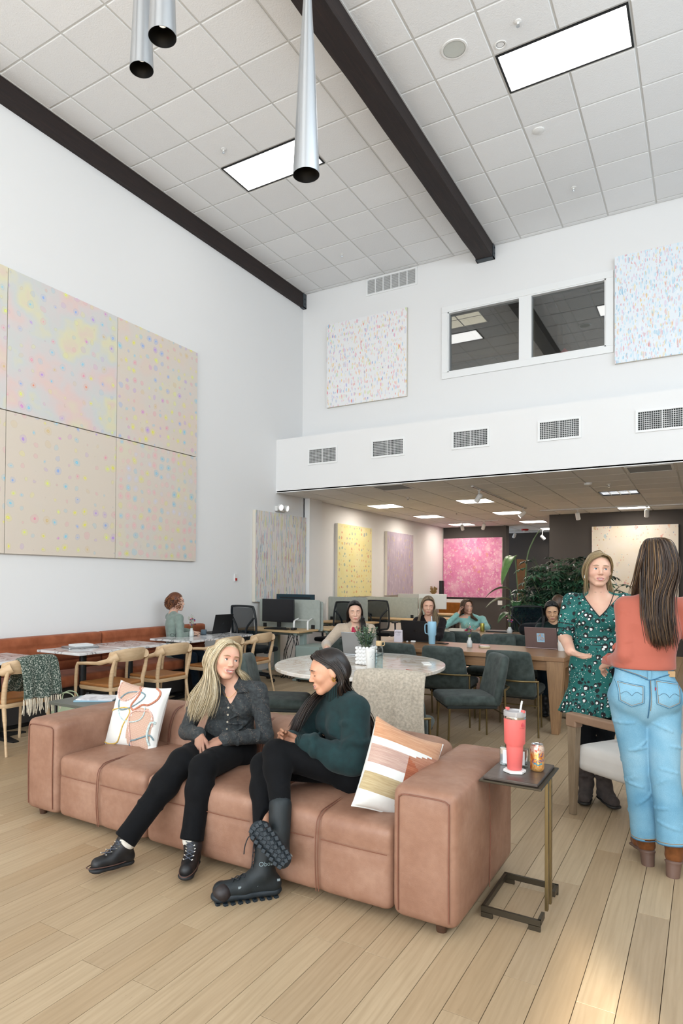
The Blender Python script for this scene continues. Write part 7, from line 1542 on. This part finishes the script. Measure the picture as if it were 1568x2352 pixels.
for i in range(26):
    a = 2*PI*i/26; lat = V3(-fr[1], fr[0], 0); o_ = lat*math.cos(a)+fr*math.sin(a)*.76; t = hip+V3(-.012, 0, -.195)+o_*.165; b_ = hip+V3(-.015, 0, -.325)+o_*(.205+.014*math.sin(i*2.1)+rr.uniform(-.006, .006)); S.cap(t, b_, .022, .020, .020)
S.cap(hip+V3(-.012, 0, -.2), hip+V3(-.015, 0, -.31), .165, .185, .02, (fr, .72))
for sh, el in ((shL, elL), (shR, elR)): S.cap(sh, sh+(el-sh)*.55, .064, .066, .02); S.cap(sh+(el-sh)*.5, sh+(el-sh)*.88, .064, .058, .012)
S.cut(hip+V3(0, 0, -.325), (0, 0, 1*-1), .32, .006); vneck(S, V3(-.612, 4.84, 1.268), shL-shR, fr, .80, .09); ms = hip+V3(0, 0, -.345)
P.wear('dress', S, M_LEO)
M_PIPE = mat('black_piping', '#0a0c10', .7); lat = V3(-fr[1], fr[0], 0)
for z, rx, ry in ((1.075, .150, .112), (1.125, .146, .110), (.715, .187, .137)): P.tube('trim_band', [V3(-.645, 4.95, z)+lat*rx*math.cos(a)+fr*ry*math.sin(a) for a in [k*PI/20 for k in range(41)]], .0035, M_PIPE)
for s_ in (-1, 1): P.tube('neck_piping', smooth_path([V3(-.612, 4.825, 1.266), V3(-.612, 4.836, 1.33)+lat*s_*.052, V3(-.626, 4.875, 1.41)+lat*s_*.092, V3(-.63, 4.93, 1.440)+lat*s_*.098], 4), .003, M_PIPE)
for sh, el in ((shR, elR), (shL, elL)):
    for t in (.66, .80):
        c = sh+(el-sh)*t; d_ = nrm(el-sh); u_ = nrm(np.cross(d_, fr)); w_ = np.cross(d_, u_); P.tube('sleeve_band', [c+(u_*math.cos(a)+w_*math.sin(a))*.0655 for a in [k*PI/10 for k in range(21)]], .003, M_PIPE)
S = SDF(.015); S.cap(hpR, hpL, .095, .095, .02); leg(S, hpL, knL, anL, .0, (.082, .056, .040)); leg(S, hpR, knR, anR, .0, (.082, .056, .040)); P.wear('tights', S, M_BLKDENIM)
M_GSUE = fabric('grey_suede', '#4a423f', .2, 30, 300, .2); M_DSOLE = mat('dark_sole', '#1c1815', .6)
P.boot((-.712, 4.985, .012), (-.700, 4.745, .006), (0, 0, 1), (-.712, 4.93, .30), M_GSUE, M_DSOLE, 1.02, .35, fold=5); P.boot((-.628, 4.985, .012), (-.500, 4.775, .006), (0, 0, 1), (-.612, 4.95, .30), M_GSUE, M_DSOLE, 1.02, .35, fold=5)
H_ASH = hair_mat('ash_blonde_hair', [(0, '#73603f'), (.4, '#a0875f'), (.75, '#bfa67c'), (1, '#8a744f')], .4); W_ = hd.w
Lg = [[W_(.015, .082-.05*i, .098+.014*i), W_(.055, .072-.055*i, .085+.006*i), W_(.080, .035-.05*i, .030), W_(.084, -.02-.03*i, -.030), W_(.080, -.05, -.07), W_(.092, -.055, -.12), W_(.098, -.04, -.165)] for i in range(4)]
Rg = [[W_(.012, .082-.05*i, .098+.014*i), W_(-.045, .076-.055*i, .088+.006*i), W_(-.078, .040-.05*i, .030), W_(-.082, -.01-.03*i, -.030), W_(-.072, -.05, -.065), W_(-.03, -.085, -.08), W_(.04, -.09, -.09)] for i in range(4)]
Rw = [[W_(.0, .084, .094), W_(-.050, .080, .070), W_(-.078, .060, .020), W_(-.082, .050, -.04), W_(-.080, .040, -.10), W_(-.076, .035, -.145), W_(-.074, .04, -.17)]]*2
P.hair(hair_cap(hd, .015, -.055, .007, .064), [strands(Lg, 30, 3, .0055, 21, .004, .010), strands(Rg, 30, 2, .0055, 22, .004, .006), strands(Rw, 8, 2, .004, 23, .006, .012)], H_ASH)
P.tube('earring', [hd.w(-.082, .0, -.04), hd.w(-.083, .0, -.062)], .005, M_STEELB)

# ---- standing woman in jeans, back to the camera
hd = Head((-.235, 3.99, 1.600), (-.42, .90), 0, 0, 1.0)
P = Person('standing woman in a rust top and blue jeans, seen from behind', (-.27, 3.95, 0), SK_PALE, hd)
fr = nrm((-.30, .95, 0)); hip, waist, chest, nb = V3(-.285, 3.95, .92), V3(-.275, 3.965, 1.12), V3(-.255, 3.975, 1.28), V3(-.238, 3.97, 1.425)
shL, shR, elL, elR, wrL, wrR = V3(-.372, 3.945, 1.372), V3(-.095, 4.030, 1.372), V3(-.362, 3.872, 1.115), V3(-.035, 4.00, 1.10), V3(-.475, 4.045, 1.045), V3(-.05, 4.07, .88)
hpL, hpR, knL, knR, anL, anR = V3(-.365, 3.93, .89), V3(-.205, 3.98, .89), V3(-.315, 3.955, .50), V3(-.185, 3.915, .50), V3(-.278, 3.985, .165), V3(-.152, 3.895, .185)
torso(P.S, hip, waist, chest, nb, shL, shR, fr, -.004, .160, .122, .140, .05); P.neck(nb); arm(P.S, shL, elL, wrL, -.004); arm(P.S, shR, elR, wrR, -.004); leg(P.S, hpL, knL, anL, -.008); leg(P.S, hpR, knR, anR, -.008)
P.hand(wrL, (-.35, .85, -.30), (.5, .2, -.6), (.2, .4, .8), .5); P.hand(wrR, (0, .3, -.95), (-1, 0, 0), (0, 1, 0), .3)
P.body(M_LIP)
M_RUSTJ = fabric('rust_jersey', '#b0604f', .07, 5, 400, .12, .7, .3)
S = SDF(.012); torso(S, hip+V3(0, 0, .145), waist+V3(0, 0, .02), chest, nb, shL, shR, fr, .006, .140, .126, .140, .05, .74); S.cap(hip+V3(0, 0, .145), hip+V3(0, 0, .20), .150, .138, .015, (fr, .76)); S.cap(nb+V3(0, 0, -.03), nb+V3(0, 0, .002), .072, .060, .01); arm(S, shL, elL, wrL, .008, to=.95); arm(S, shR, elR, wrR, .008, to=.95)
for s_, e_, w_, q_ in ((shL, elL, wrL, 1), (shR, elR, wrR, 2)): folds(S, s_, e_, (.053, .044), 5, q_, .004); folds(S, e_+(s_-e_)*.2, w_, (.045, .034), 9, q_+5, .004)
S.cut(hip+V3(0, 0, .126), (0, 0, -1), .22); P.wear('long_sleeve_top', S, M_RUSTJ, .005)
q = NT('light_denim'); v = q.co(); n = q.noise(v, 4, 4); tw = q.noise(q.map(v, (300, 300, 90)), 2, 2); q.P(Base_Color=q.mix(q.ramp(tw, [(.4, .22), (.6, 0.0)]), q.ramp(n, [(.30, '#5f96b4'), (.5, '#7fb0c8'), (.7, '#9cc4d6')]), '#3f7698'), Roughness=.85); q.bump(tw, .2, .001); M_DENIM = q.m; M_DENIMD = mat('denim_stitch', '#3f6f8e', .8); M_THREAD = mat('tan_thread', '#9a8468', .8)
S = SDF(.015); S.cap(hip+V3(0, 0, -.02), hip+V3(0, 0, .10), .166, .142, .02, (fr, .74)); lat = nrm(shR-shL)
for s_, hp in ((-1, hpL), (1, hpR)): S.ell(hp-fr*.052+V3(0, 0, .015)-lat*s_*-.0, (.088, .082, .095), None, .035)
leg(S, hpL, knL, anL, .004, (.090, .064, .068), .012, calf=0); leg(S, hpR, knR, anR, .004, (.090, .064, .068), .012, calf=0); folds(S, hpL, knL, (.094, .068), 6, 3, .004); folds(S, hpR, knR, (.094, .068), 6, 7, .004); folds(S, knL, anL, (.068, .072), 6, 8, .004); folds(S, knR, anR, (.068, .072), 6, 5, .004); S.cut(hip+V3(0, 0, .165), (0, 0, 1), .25)
for k_, a_ in ((knL, anL), (knR, anR)): S.cap(a_+(k_-a_)*.1, a_-(k_-a_)*.1, .073, .074, .005); S.cut(a_-(k_-a_)*.06, a_-k_, .12)
jn = P.wear('jeans', S, M_DENIM, .005)
DV, _lo = None, None
def on_jeans(p, out=.003):
    "push a point from inside the hips out to the cloth surface, towards the camera side"
    me = jn.data; from mathutils.bvhtree import BVHTree
    global DV
    if DV is None: DV = BVHTree.FromPolygons([v_.co for v_ in me.vertices], [tuple(f_.vertices) for f_ in me.polygons])
    h_ = DV.ray_cast(Vector(V3(p)-P.o-fr*.5), Vector(fr)); return V3(h_[0])-fr*out if h_[0] is not None else V3(p)-P.o
def seam(pts, m, r=.0018, dbl=0):
    path = [on_jeans(p_) for p_ in smooth_path(pts, 5)]; MB().tube([Vector(x) for x in path], r, 5).build('stitching', m, jn)
C0 = V3(-.285, 3.95, 0); SL = lambda a, z: C0+lat*a+V3(0, 0, z)
def pocket(cx, flip):
    pts = [(-.062, .985), (.062, .985-.018*flip), (.058, .880), (.0, .858), (-.056, .885), (-.062, .985)]; pts = [(cx+a*(1 if flip > 0 else -1), z) for a, z in pts]
    P_ = []; n = 10
    for i in range(n+1):
        row = []
        for j in range(n+1):
            u, w = i/n, j/n; top = V3(*pts[0], 0)*(1-u)+V3(*pts[1], 0)*u; lowx = (pts[4][0]*(1-u)+pts[2][0]*u); lowz = (pts[4][1]*(1-u)+pts[2][1]*u)-.024*(1-abs(2*u-1)); a, z = top[0]*(1-w)+lowx*w, top[1]*(1-w)+lowz*w; row.append(on_jeans(SL(a, z), .0035))
        P_.append(row)
    pk = MB().grid(P_).build('back_pocket', M_DENIM, jn, smooth=True, auto=3)
    for g in (.0, .007):
        path = [on_jeans(SL(cx+(a-cx)*(1-g/.06), .925+(z-.925)*(1-g/.06)), .005) for a, z in [tuple(np.array(pts[i])*(1-k/6)+np.array(pts[i+1])*k/6) for i in range(5) for k in range(7)]]; MB().tube([Vector(x) for x in path], .0013, 5).build('stitching', M_DENIMD if g == 0 else M_THREAD, pk)
    arc_ = [on_jeans(SL(cx+.052*s_*u, .925+.016*math.sin(PI*min(1, 1.15*u))-.010*(1-u)), .005) for s_ in (-1, 1) for u in ([1-k/8 for k in range(9)] if s_ < 0 else [k/8 for k in range(9)])]; MB().tube([Vector(x) for x in arc_], .0014, 5).build('stitching', mat('grey_thread', '#5f7f92', .8), pk)
pocket(-.088, 1); pocket(.088, -1)
seam([SL(-.15, 1.045), SL(-.06, 1.020), SL(.0, .998), SL(.06, 1.016), SL(.14, 1.035)], M_DENIMD, .0026); seam([SL(-.15, 1.050), SL(-.06, 1.025), SL(.0, 1.003)], M_THREAD, .0013); seam([SL(.0, 1.0), SL(.0, .95), SL(-.004, .86), SL(-.006, .80)], M_DENIMD, .003); seam([SL(.005, 1.0), SL(.006, .9), SL(.003, .84)], M_THREAD, .0013)
MB().cbox(on_jeans(SL(.0, 1.022), .006), (.016, .007, .044), Matrix(np.stack([lat, fr, V3(0, 0, 1)], 1).tolist())).build('belt_loop', M_DENIM, jn, bevel=.002); MB().cbox(on_jeans(SL(.105, 1.028), .004), (.050, .004, .030), Matrix(np.stack([lat, fr, V3(0, 0, 1)], 1).tolist())).build('leather_patch', mat('patch_tan', '#b9966c', .6), jn, bevel=.001); MB().cbox(on_jeans(SL(.026, .955), .006), (.006, .003, .016), Matrix(np.stack([lat, fr, V3(0, 0, 1)], 1).tolist())).build('red_tab', mat('tab_red', '#9c2a48', .6), jn)
for kn, an in ((knL, anL), (knR, anR)):
    d_ = nrm(an-kn); c = an+(an-kn)*.06; u_ = nrm(np.cross(d_, (1, .3, 0))); w_ = np.cross(d_, u_)
    for dz, m_ in ((-.004, M_DENIMD), (-.016, M_THREAD)): MB().tube([c+d_*dz+(u_*math.cos(a)+w_*math.sin(a))*.0745-P.o for a in [k*PI/10 for k in range(21)]], .0022, 5).build('hem_stitch', m_, jn)
M_TSUE = fabric('tan_suede', '#7a4a28', .22, 26, 300, .2); M_STACK = mat('stacked_heel', '#6d5347', .55, var=.25, vscale=3)
for heel, toe, up, top in ((V3(-.258, 3.955, .058), V3(-.345, 4.165, .022), (-.06, .16, 1), V3(-.278, 3.985, .20)), (V3(-.152, 3.865, .060), V3(-.125, 4.09, .022), (.02, .16, 1), V3(-.150, 3.895, .22))): P.boot(heel, toe, up, top, M_TSUE, M_STACK, 1.0, .30, hh=.055)
H_BRU = hair_mat('highlighted_brown_hair', [(0, '#241812'), (.45, '#3a281d'), (.7, '#4d3726'), (.88, '#7a5c3c'), (1, '#8f6f4a')], .36); W_ = hd.w
def bg(i, n, e):
    t = i/(n-1); a = -1.25+2.5*t; return [W_(.006*math.sin(a), .024-.01*math.cos(a), .133), W_(.064*math.sin(a), -.060*math.cos(a)-.008, .119), W_(.089*math.sin(a), -.107*math.cos(a)-.012, .044), W_(.093*math.sin(a), -.120*math.cos(a)-.012, -.04)]+e
bx_ = [(-.30, -.255), (-.275, -.24), (-.255, -.225), (-.235, -.21), (-.215, -.195), (-.195, -.175), (-.175, -.155), (-.16, -.14)]
G = []
for i in range(8):
    xa, xb = bx_[7-i]; y_ = 3.865+.02*abs(i-3.5)/3.5; G.append(bg(i, 8, [(xa+.012, y_, 1.43), (xa*.5+xb*.5, y_-.018, 1.31), (xb+.006, y_-.012, 1.17)]))
# locks that sweep forward over her left shoulder
Gl = [[W_(.012, .03, .120), W_(.055, .01-.02*i, .105), W_(.084, -.02-.02*i, .040), W_(.090, .00-.02*i, -.03), W_(.088, .03-.02*i, -.09), W_(.085, .06-.02*i, -.14), W_(.080, .08-.015*i, -.19)] for i in range(4)]
P.hair(hair_cap(hd, .026, -.07, .010, .055), [strands(G, 66, 4, .0058, 31, .007, .012), strands(Gl, 26, 3, .0055, 32, .005, .012)], H_BRU)
# ------------------------------------------------------------------ people at the tables behind
LOW = (.011, .0052)
def seated(label, root, skin, hd, fr, hip, top_m, J, brow, lip=None, hands=(), knees=True, neckr=.046, o=.010, skirt=True, bottom=None, shoe=None, vn=None, to=.93):
    P = Person(label, root, skin, hd, LOW); hip = V3(hip); fr = nrm(fr); lat = V3(-fr[1], fr[0], 0)   # person's left
    nb = V3(J['nb']); chest = hip*.30+nb*.70; waist = hip*.68+nb*.32; shL, shR = V3(J['shL']), V3(J['shR']); torso(P.S, hip, waist, chest, nb, shL, shR, fr, -.004); P.neck(nb, neckr)
    S = SDF(.018); torso(S, hip, waist, chest, nb, shL, shR, fr, o)
    for a in ('L', 'R'):
        arm(P.S, J['sh'+a], J['el'+a], J['wr'+a], -.004); arm(S, J['sh'+a], J['el'+a], J['wr'+a], o, to=to); folds(S, J['sh'+a], J['el'+a], (.056, .046), 5, 3); folds(S, J['el'+a], J['wr'+a], (.046, .036), 5, 4); S.cut(V3(J['el'+a])+(V3(J['wr'+a])-V3(J['el'+a]))*to, V3(J['wr'+a])-V3(J['el'+a]), .06)
    for h_ in hands: P.hand(*h_[0], **h_[1])
    B = SDF(.015)
    for s_ in (-1, 1):
        hp = hip+lat*s_*.08; kn = V3(J['kn'+('L' if s_ > 0 else 'R')]) if 'knL' in J else hp+fr*.42+V3(0, 0, .0); an = V3(J['an'+('L' if s_ > 0 else 'R')]) if 'anL' in J else kn+fr*.02+V3(0, 0, -.38); leg(P.S, hp, kn, an, -.006); leg(B, hp, kn, an, .006)
        if shoe: P.boot(an+V3(0, 0, -an[2]+.006)-fr*.06, an+V3(0, 0, -an[2]+.006)+fr*.17, (0, 0, 1), an+V3(0, 0, .06), shoe, M_RUBBER, .95, .45, .007)
    folds(S, hip, chest, (.125, .13), 6, 8, .006, k=.016)
    if vn is not None: vneck(S, vn, lat, fr, .55, .08)
    P.body(lip, brow); w = P.wear('top', S, top_m); P.wear('trousers', B, bottom or M_BLKDENIM); P.fr, P.lat, P.nb, P.top = fr, lat, nb, w; return P
def long_guides(hd, s_, ends, part=.0, y0=.075):
    n = len(ends); out = []
    for i, e in enumerate(ends):
        t = i/max(1, n-1); out.append([hd.w(part+s_*.006, y0-.10*t, .104+.018*math.sin(PI*t)), hd.w(part*.5+s_*.054, .070-.11*t, .088), hd.w(s_*.080, .040-.10*t, .015), hd.w(s_*.082, .012-.075*t, -.055)]+[V3(x) for x in e])
    return out
# ---- curly red-haired woman on the banquette
hd = Head((-6.00, 6.60, 1.195), (.90, .44), .0, 0, .98)
Q_ = dict(nb=(-6.01, 6.55, 1.055), shL=(-6.13, 6.62, .995), shR=(-5.86, 6.50, .995), elL=(-6.06, 6.78, .80), elR=(-5.80, 6.46, .76), wrL=(-5.93, 6.86, .785), wrR=(-5.80, 6.66, .775), knL=(-5.66, 6.72, .50), knR=(-5.64, 6.52, .50), anL=(-5.60, 6.74, .08), anR=(-5.58, 6.54, .08))
M_SAGEK = fabric('sage_knit', '#7f8c83', .10, 20, 300, .3, .9, .3)
P = seated('curly red-haired woman in a sage sweater on the banquette, turned away', (-5.98, 6.6, 0), SK_PALE, hd, (.75, .65, 0), (-5.99, 6.55, .56), M_SAGEK, Q_, mat('brow_red', '#7a4a2c', .8), hands=[(((-5.93, 6.86, .785), (.6, .7, -.1), (0, 0, -1), (.7, -.6, 0), .3), {}), (((-5.80, 6.66, .775), (.2, .95, -.1), (0, 0, -1), (-.9, .2, 0), .3), {})], shoe=M_BOOTB, bottom=fabric('navy_denim', '#16222e', .2, 20, 300, .2))
H_RED = hair_mat('auburn_curls', [(0, '#3d1f12'), (.4, '#6b3a20'), (.75, '#8f5530'), (1, '#a86f42')], .45); rr = random.Random(6); mb = MB()
for k in range(230):
    th = rr.uniform(.35, 2*PI-.35)+PI/2; ph = rr.uniform(-.75, 1.45); c = hd.w(.082*math.cos(th)*math.cos(ph), -.028+.098*math.sin(th)*math.cos(ph), .025+.092*math.sin(ph)); nr_ = nrm(c-hd.c); a_ = nrm(np.cross(nr_, (.2, .3, 1))); b_ = np.cross(nr_, a_); R_ = rr.uniform(.008, .014); sg = rr.choice((-1, 1)); dn = nrm(V3(0, 0, -1)*.8+nr_*.4)
    mb.tube([c+nr_*.006+(a_*math.cos(q*1.05*sg)+b_*math.sin(q*1.05*sg))*R_+dn*(.0042*q)+nr_*.001*q for q in range(12)], .0034, 5)
P.hair(hair_cap(hd, .03, -.09, .018, .045, lambda S: S.ell(hd.w(0, -.085, -.03), (.07, .06, .075), None, .03)), [mb], H_RED)
P.tube('pendant', [P.nb+P.fr*.10+V3(0, 0, -.10), P.nb+P.fr*.102+V3(0, 0, -.115)], .007, M_GOLD)
# ---- woman in the beige cardigan at the oval table
hd = Head((-3.325, 6.56, 1.155), (.50, -.87), -.12, .03, .98, 0, False, True)
Q_ = dict(nb=(-3.340, 6.610, 1.02), shL=(-3.195, 6.680, .955), shR=(-3.495, 6.540, .955), elL=(-3.100, 6.540, .78), elR=(-3.540, 6.300, .80), wrL=(-3.040, 6.300, .775), wrR=(-3.400, 6.060, .79), knL=(-3.020, 6.330, .50), knR=(-3.160, 6.240, .50), anL=(-3.040, 6.300, .08), anR=(-3.140, 6.200, .08))
M_OATK = fabric('oat_knit', '#b8a692', .10, 18, 200, .4, .95, .4)
P = seated('dark-haired woman in a beige cardigan and red shirt at the oval table', (-3.320, 6.580, 0), SK_PALE, hd, (.55, -.83, 0), (-3.340, 6.660, .54), M_OATK, Q_, mat('brow_dark', '#2e211b', .8), hands=[(((-3.400, 6.060, .79), (.62, -.70, -.15), (0, .1, -1), (.7, .6, 0), .45), {}), (((-3.040, 6.300, .775), (.2, -.95, -.1), (0, 0, -1), (-.9, -.2, 0), .35), {})], o=.016, vn=V3(-3.285, 6.500, .86))
S = SDF(.012); S.cap(P.nb+V3(0, 0, -.16)+P.fr*.03, P.nb+V3(0, 0, -.02), .085, .058, .02, (P.fr, .95)); vneck(S, P.nb+P.fr*.09+V3(0, 0, -.09), P.lat, P.fr, .5, .07); P.wear('red_shirt', S, fabric('raspberry_cotton', '#b02f4c', .1, 20, 200, .2), .006)
eL = [[(-3.240, 6.540, 1.02), (-3.230, 6.540, .93), (-3.240, 6.540, .86)], [(-3.220, 6.600, 1.02), (-3.200, 6.600, .92), (-3.210, 6.580, .85)], [(-3.270, 6.680, 1.02), (-3.250, 6.720, .93), (-3.250, 6.720, .86)]]; eR = [[(-3.415, 6.540, 1.04), (-3.440, 6.560, .98), (-3.460, 6.580, .95)], [(-3.420, 6.600, 1.04), (-3.450, 6.630, .96), (-3.460, 6.640, .92)], [(-3.380, 6.680, 1.03), (-3.400, 6.710, .95), (-3.400, 6.720, .9)]]
P.hair(hair_cap(hd, .02, -.06, .008, .062), [strands(long_guides(hd, 1, eL), 26, 3, .007, 41, .005, .01), strands(long_guides(hd, -1, eR), 22, 3, .007, 42, .005, .01)], H_DARK)
# ---- long-haired woman with the black laptop
hd = Head((-3.075, 8.16, 1.185), (.42, -.91), -.22, -.04, .98, 0, False, True)
Q_ = dict(nb=(-3.075, 8.21, 1.045), shL=(-2.915, 8.24, .975), shR=(-3.225, 8.17, .975), elL=(-2.87, 8.02, .80), elR=(-3.27, 7.97, .80), wrL=(-2.93, 7.80, .79), wrR=(-3.12, 7.78, .79))
M_PLUM = fabric('dark_plum_knit', '#1c1416', .2, 20, 300, .25, .9, .1)
P = seated('woman with long highlighted hair in a dark brown top at the black laptop', (-3.07, 8.2, 0), SK_FAIR, hd, (.25, -.97, 0), (-3.08, 8.27, .54), M_PLUM, Q_, mat('brow_brown', '#5d4532', .8), hands=[(((-2.93, 7.80, .79), (-.3, -.9, -.1), (0, 0, -1), (-.9, .3, 0), .35), {}), (((-3.12, 7.78, .79), (.3, -.9, -.1), (0, 0, -1), (.9, .3, 0), .35), {})], vn=V3(-3.04, 8.11, .90))
H_MID = hair_mat('bronde_hair', [(0, '#4f3d2e'), (.4, '#75604a'), (.75, '#a58d6a'), (1, '#bda681')], .38)
eL = [[(-2.985, 8.11, 1.04), (-2.98, 8.08, .94), (-2.99, 8.07, .84)], [(-2.965, 8.16, 1.04), (-2.95, 8.10, .92), (-2.96, 8.08, .82)], [(-2.96, 8.24, 1.03), (-2.93, 8.16, .93), (-2.94, 8.11, .86)]]; eR = [[(-3.16, 8.10, 1.04), (-3.165, 8.07, .94), (-3.15, 8.06, .84)], [(-3.185, 8.14, 1.04), (-3.20, 8.09, .92), (-3.19, 8.07, .82)], [(-3.18, 8.23, 1.03), (-3.22, 8.14, .93), (-3.22, 8.10, .85)]]
P.hair(hair_cap(hd, .02, -.06, .008, .064), [strands(long_guides(hd, 1, eL), 26, 3, .007, 51, .005, .01), strands(long_guides(hd, -1, eR), 26, 3, .007, 52, .005, .01)], H_MID)
# ---- woman in the mint sweater leaning on her hand
hd = Head((-3.24, 10.30, 1.095), (.80, -.60), .04, .12, .98, .2)
Q_ = dict(nb=(-3.22, 10.36, .965), shL=(-3.03, 10.44, .90), shR=(-3.36, 10.30, .91), elL=(-2.90, 10.25, .78), elR=(-3.49, 10.02, .80), wrL=(-2.93, 9.98, .79), wrR=(-3.335, 10.20, 1.00))
M_MINT = fabric('mint_mohair', '#8fc2ba', .10, 22, 160, .5, .95, .5)
P = seated('woman in a mint sweater leaning her head on her hand at the second table', (-3.2, 10.35, 0), SK_FAIR, hd, (.42, -.91, 0), (-3.17, 10.42, .54), M_MINT, Q_, mat('brow_brown', '#5d4532', .8), hands=[(((-2.93, 9.98, .79), (.2, -.95, -.1), (0, 0, -1), (-.9, .0, 0), .35), {}), (((-3.335, 10.20, 1.00), (.25, .35, .85), (.8, .3, -.2), (.3, -.8, .2), .5), {})])
eL = [[(-3.15, 10.24, .95), (-3.10, 10.22, .92), (-3.06, 10.22, .90)], [(-3.15, 10.32, .95), (-3.10, 10.32, .91), (-3.07, 10.30, .88)], [(-3.2, 10.42, .95), (-3.17, 10.44, .9), (-3.16, 10.44, .86)]]; eR = [[(-3.335, 10.28, .97), (-3.36, 10.27, .93), (-3.37, 10.26, .91)], [(-3.335, 10.35, .97), (-3.37, 10.34, .92), (-3.38, 10.33, .90)], [(-3.28, 10.42, .95), (-3.3, 10.44, .9), (-3.3, 10.44, .86)]]
H_BRN = hair_mat('warm_brown_hair', [(0, '#33231a'), (.5, '#5a4231'), (1, '#8a6a4c')], .4)
P.hair(hair_cap(hd, .02, -.07, .008, .062), [strands(long_guides(hd, 1, eL), 22, 3, .008, 61, .005, .01), strands(long_guides(hd, -1, eR), 22, 3, .008, 62, .005, .01)], H_BRN)
P.tube('pendant', [P.nb+P.fr*.11+V3(0, 0, -.12), P.nb+P.fr*.113+V3(0, 0, -.135)], .007, M_STEELB)
# ---- black-haired woman behind the stickered laptop
hd = Head((-1.565, 8.24, 1.155), (.26, -.96), -.30, .05, .98, 0, False, True)
Q_ = dict(nb=(-1.55, 8.30, 1.015), shL=(-1.39, 8.33, .95), shR=(-1.70, 8.26, .95), elL=(-1.36, 8.10, .80), elR=(-1.74, 8.06, .80), wrL=(-1.45, 7.90, .79), wrR=(-1.64, 7.88, .79), knL=(-1.44, 7.94, .50), knR=(-1.60, 7.90, .50), anL=(-1.40, 7.58, .12), anR=(-1.55, 7.80, .12))
M_PINE = fabric('dark_pine_knit', '#12211f', .2, 20, 300, .25, .9, .15)
P = seated('black-haired woman in a dark green sweater looking down at her laptop', (-1.55, 8.28, 0), SK_OLV, hd, (.18, -.98, 0), (-1.54, 8.36, .54), M_PINE, Q_, mat('brow_black', '#17110f', .8), M_LIPD, hands=[(((-1.45, 7.90, .79), (-.2, -.95, -.1), (0, 0, -1), (-.9, .2, 0), .35), {}), (((-1.64, 7.88, .79), (.2, -.95, -.1), (0, 0, -1), (.9, .2, 0), .35), {})], shoe=M_BOOTB, bottom=fabric('indigo_denim', '#14222c', .2, 20, 300, .2))
eL = [[(-1.47, 8.23, 1.0), (-1.46, 8.22, .90), (-1.47, 8.22, .80)], [(-1.46, 8.28, 1.0), (-1.44, 8.26, .90), (-1.45, 8.25, .80)], [(-1.48, 8.37, 1.0), (-1.46, 8.39, .9), (-1.46, 8.40, .80)]]; eR = [[(-1.655, 8.20, 1.0), (-1.675, 8.18, .90), (-1.67, 8.17, .78)], [(-1.665, 8.25, 1.0), (-1.69, 8.21, .90), (-1.69, 8.19, .78)], [(-1.63, 8.34, 1.0), (-1.66, 8.36, .9), (-1.66, 8.38, .80)]]
H_BLK = hair_mat('black_hair', [(0, '#070708'), (.6, '#101013'), (1, '#1b1b20')], .3)
P.hair(hair_cap(hd, .02, -.06, .008, .062), [strands(long_guides(hd, 1, eL), 24, 3, .007, 71, .004, .008), strands(long_guides(hd, -1, eR), 24, 3, .007, 72, .004, .008)], H_BLK)
# ---- person mostly hidden behind her
hd = Head((-1.735, 9.62, 1.20), (.2, .98), -.05, 0, .98)
Q_ = dict(nb=(-1.735, 9.66, 1.055), shL=(-1.89, 9.66, .985), shR=(-1.58, 9.66, .985), elL=(-1.92, 9.75, .80), elR=(-1.55, 9.75, .80), wrL=(-1.85, 9.95, .80), wrR=(-1.62, 9.95, .80), knL=(-1.81, 10.05, .50), knR=(-1.65, 10.05, .50), anL=(-1.81, 10.05, .1), anR=(-1.65, 10.05, .1))
P = seated('brown-haired person almost hidden behind the black-haired woman', (-1.735, 9.65, 0), SK_FAIR, hd, (.0, 1, 0), (-1.735, 9.62, .54), M_PLUM, Q_, mat('brow_brown', '#5d4532', .8), hands=[(((-1.85, 9.95, .80), (.2, .95, -.1), (0, 0, -1), (.9, 0, 0), .35), {}), (((-1.62, 9.95, .80), (-.2, .95, -.1), (0, 0, -1), (-.9, 0, 0), .35), {})])
eL = [[(-1.82, 9.62, 1.05), (-1.83, 9.60, .98), (-1.83, 9.60, .92)], [(-1.78, 9.57, 1.05), (-1.79, 9.55, .97), (-1.79, 9.55, .91)], [(-1.735, 9.55, 1.05), (-1.735, 9.53, .97), (-1.735, 9.53, .9)]]; eR = [[(-1.65, 9.62, 1.05), (-1.64, 9.60, .98), (-1.64, 9.60, .92)], [(-1.69, 9.57, 1.05), (-1.68, 9.55, .97), (-1.68, 9.55, .91)], [(-1.735, 9.55, 1.05), (-1.735, 9.53, .97), (-1.735, 9.53, .9)]]
P.hair(hair_cap(hd, .02, -.07, .010, .058), [strands(long_guides(hd, 1, eL), 18, 3, .008, 81, .005, .01), strands(long_guides(hd, -1, eR), 18, 3, .008, 82, .005, .01)], H_BRN)
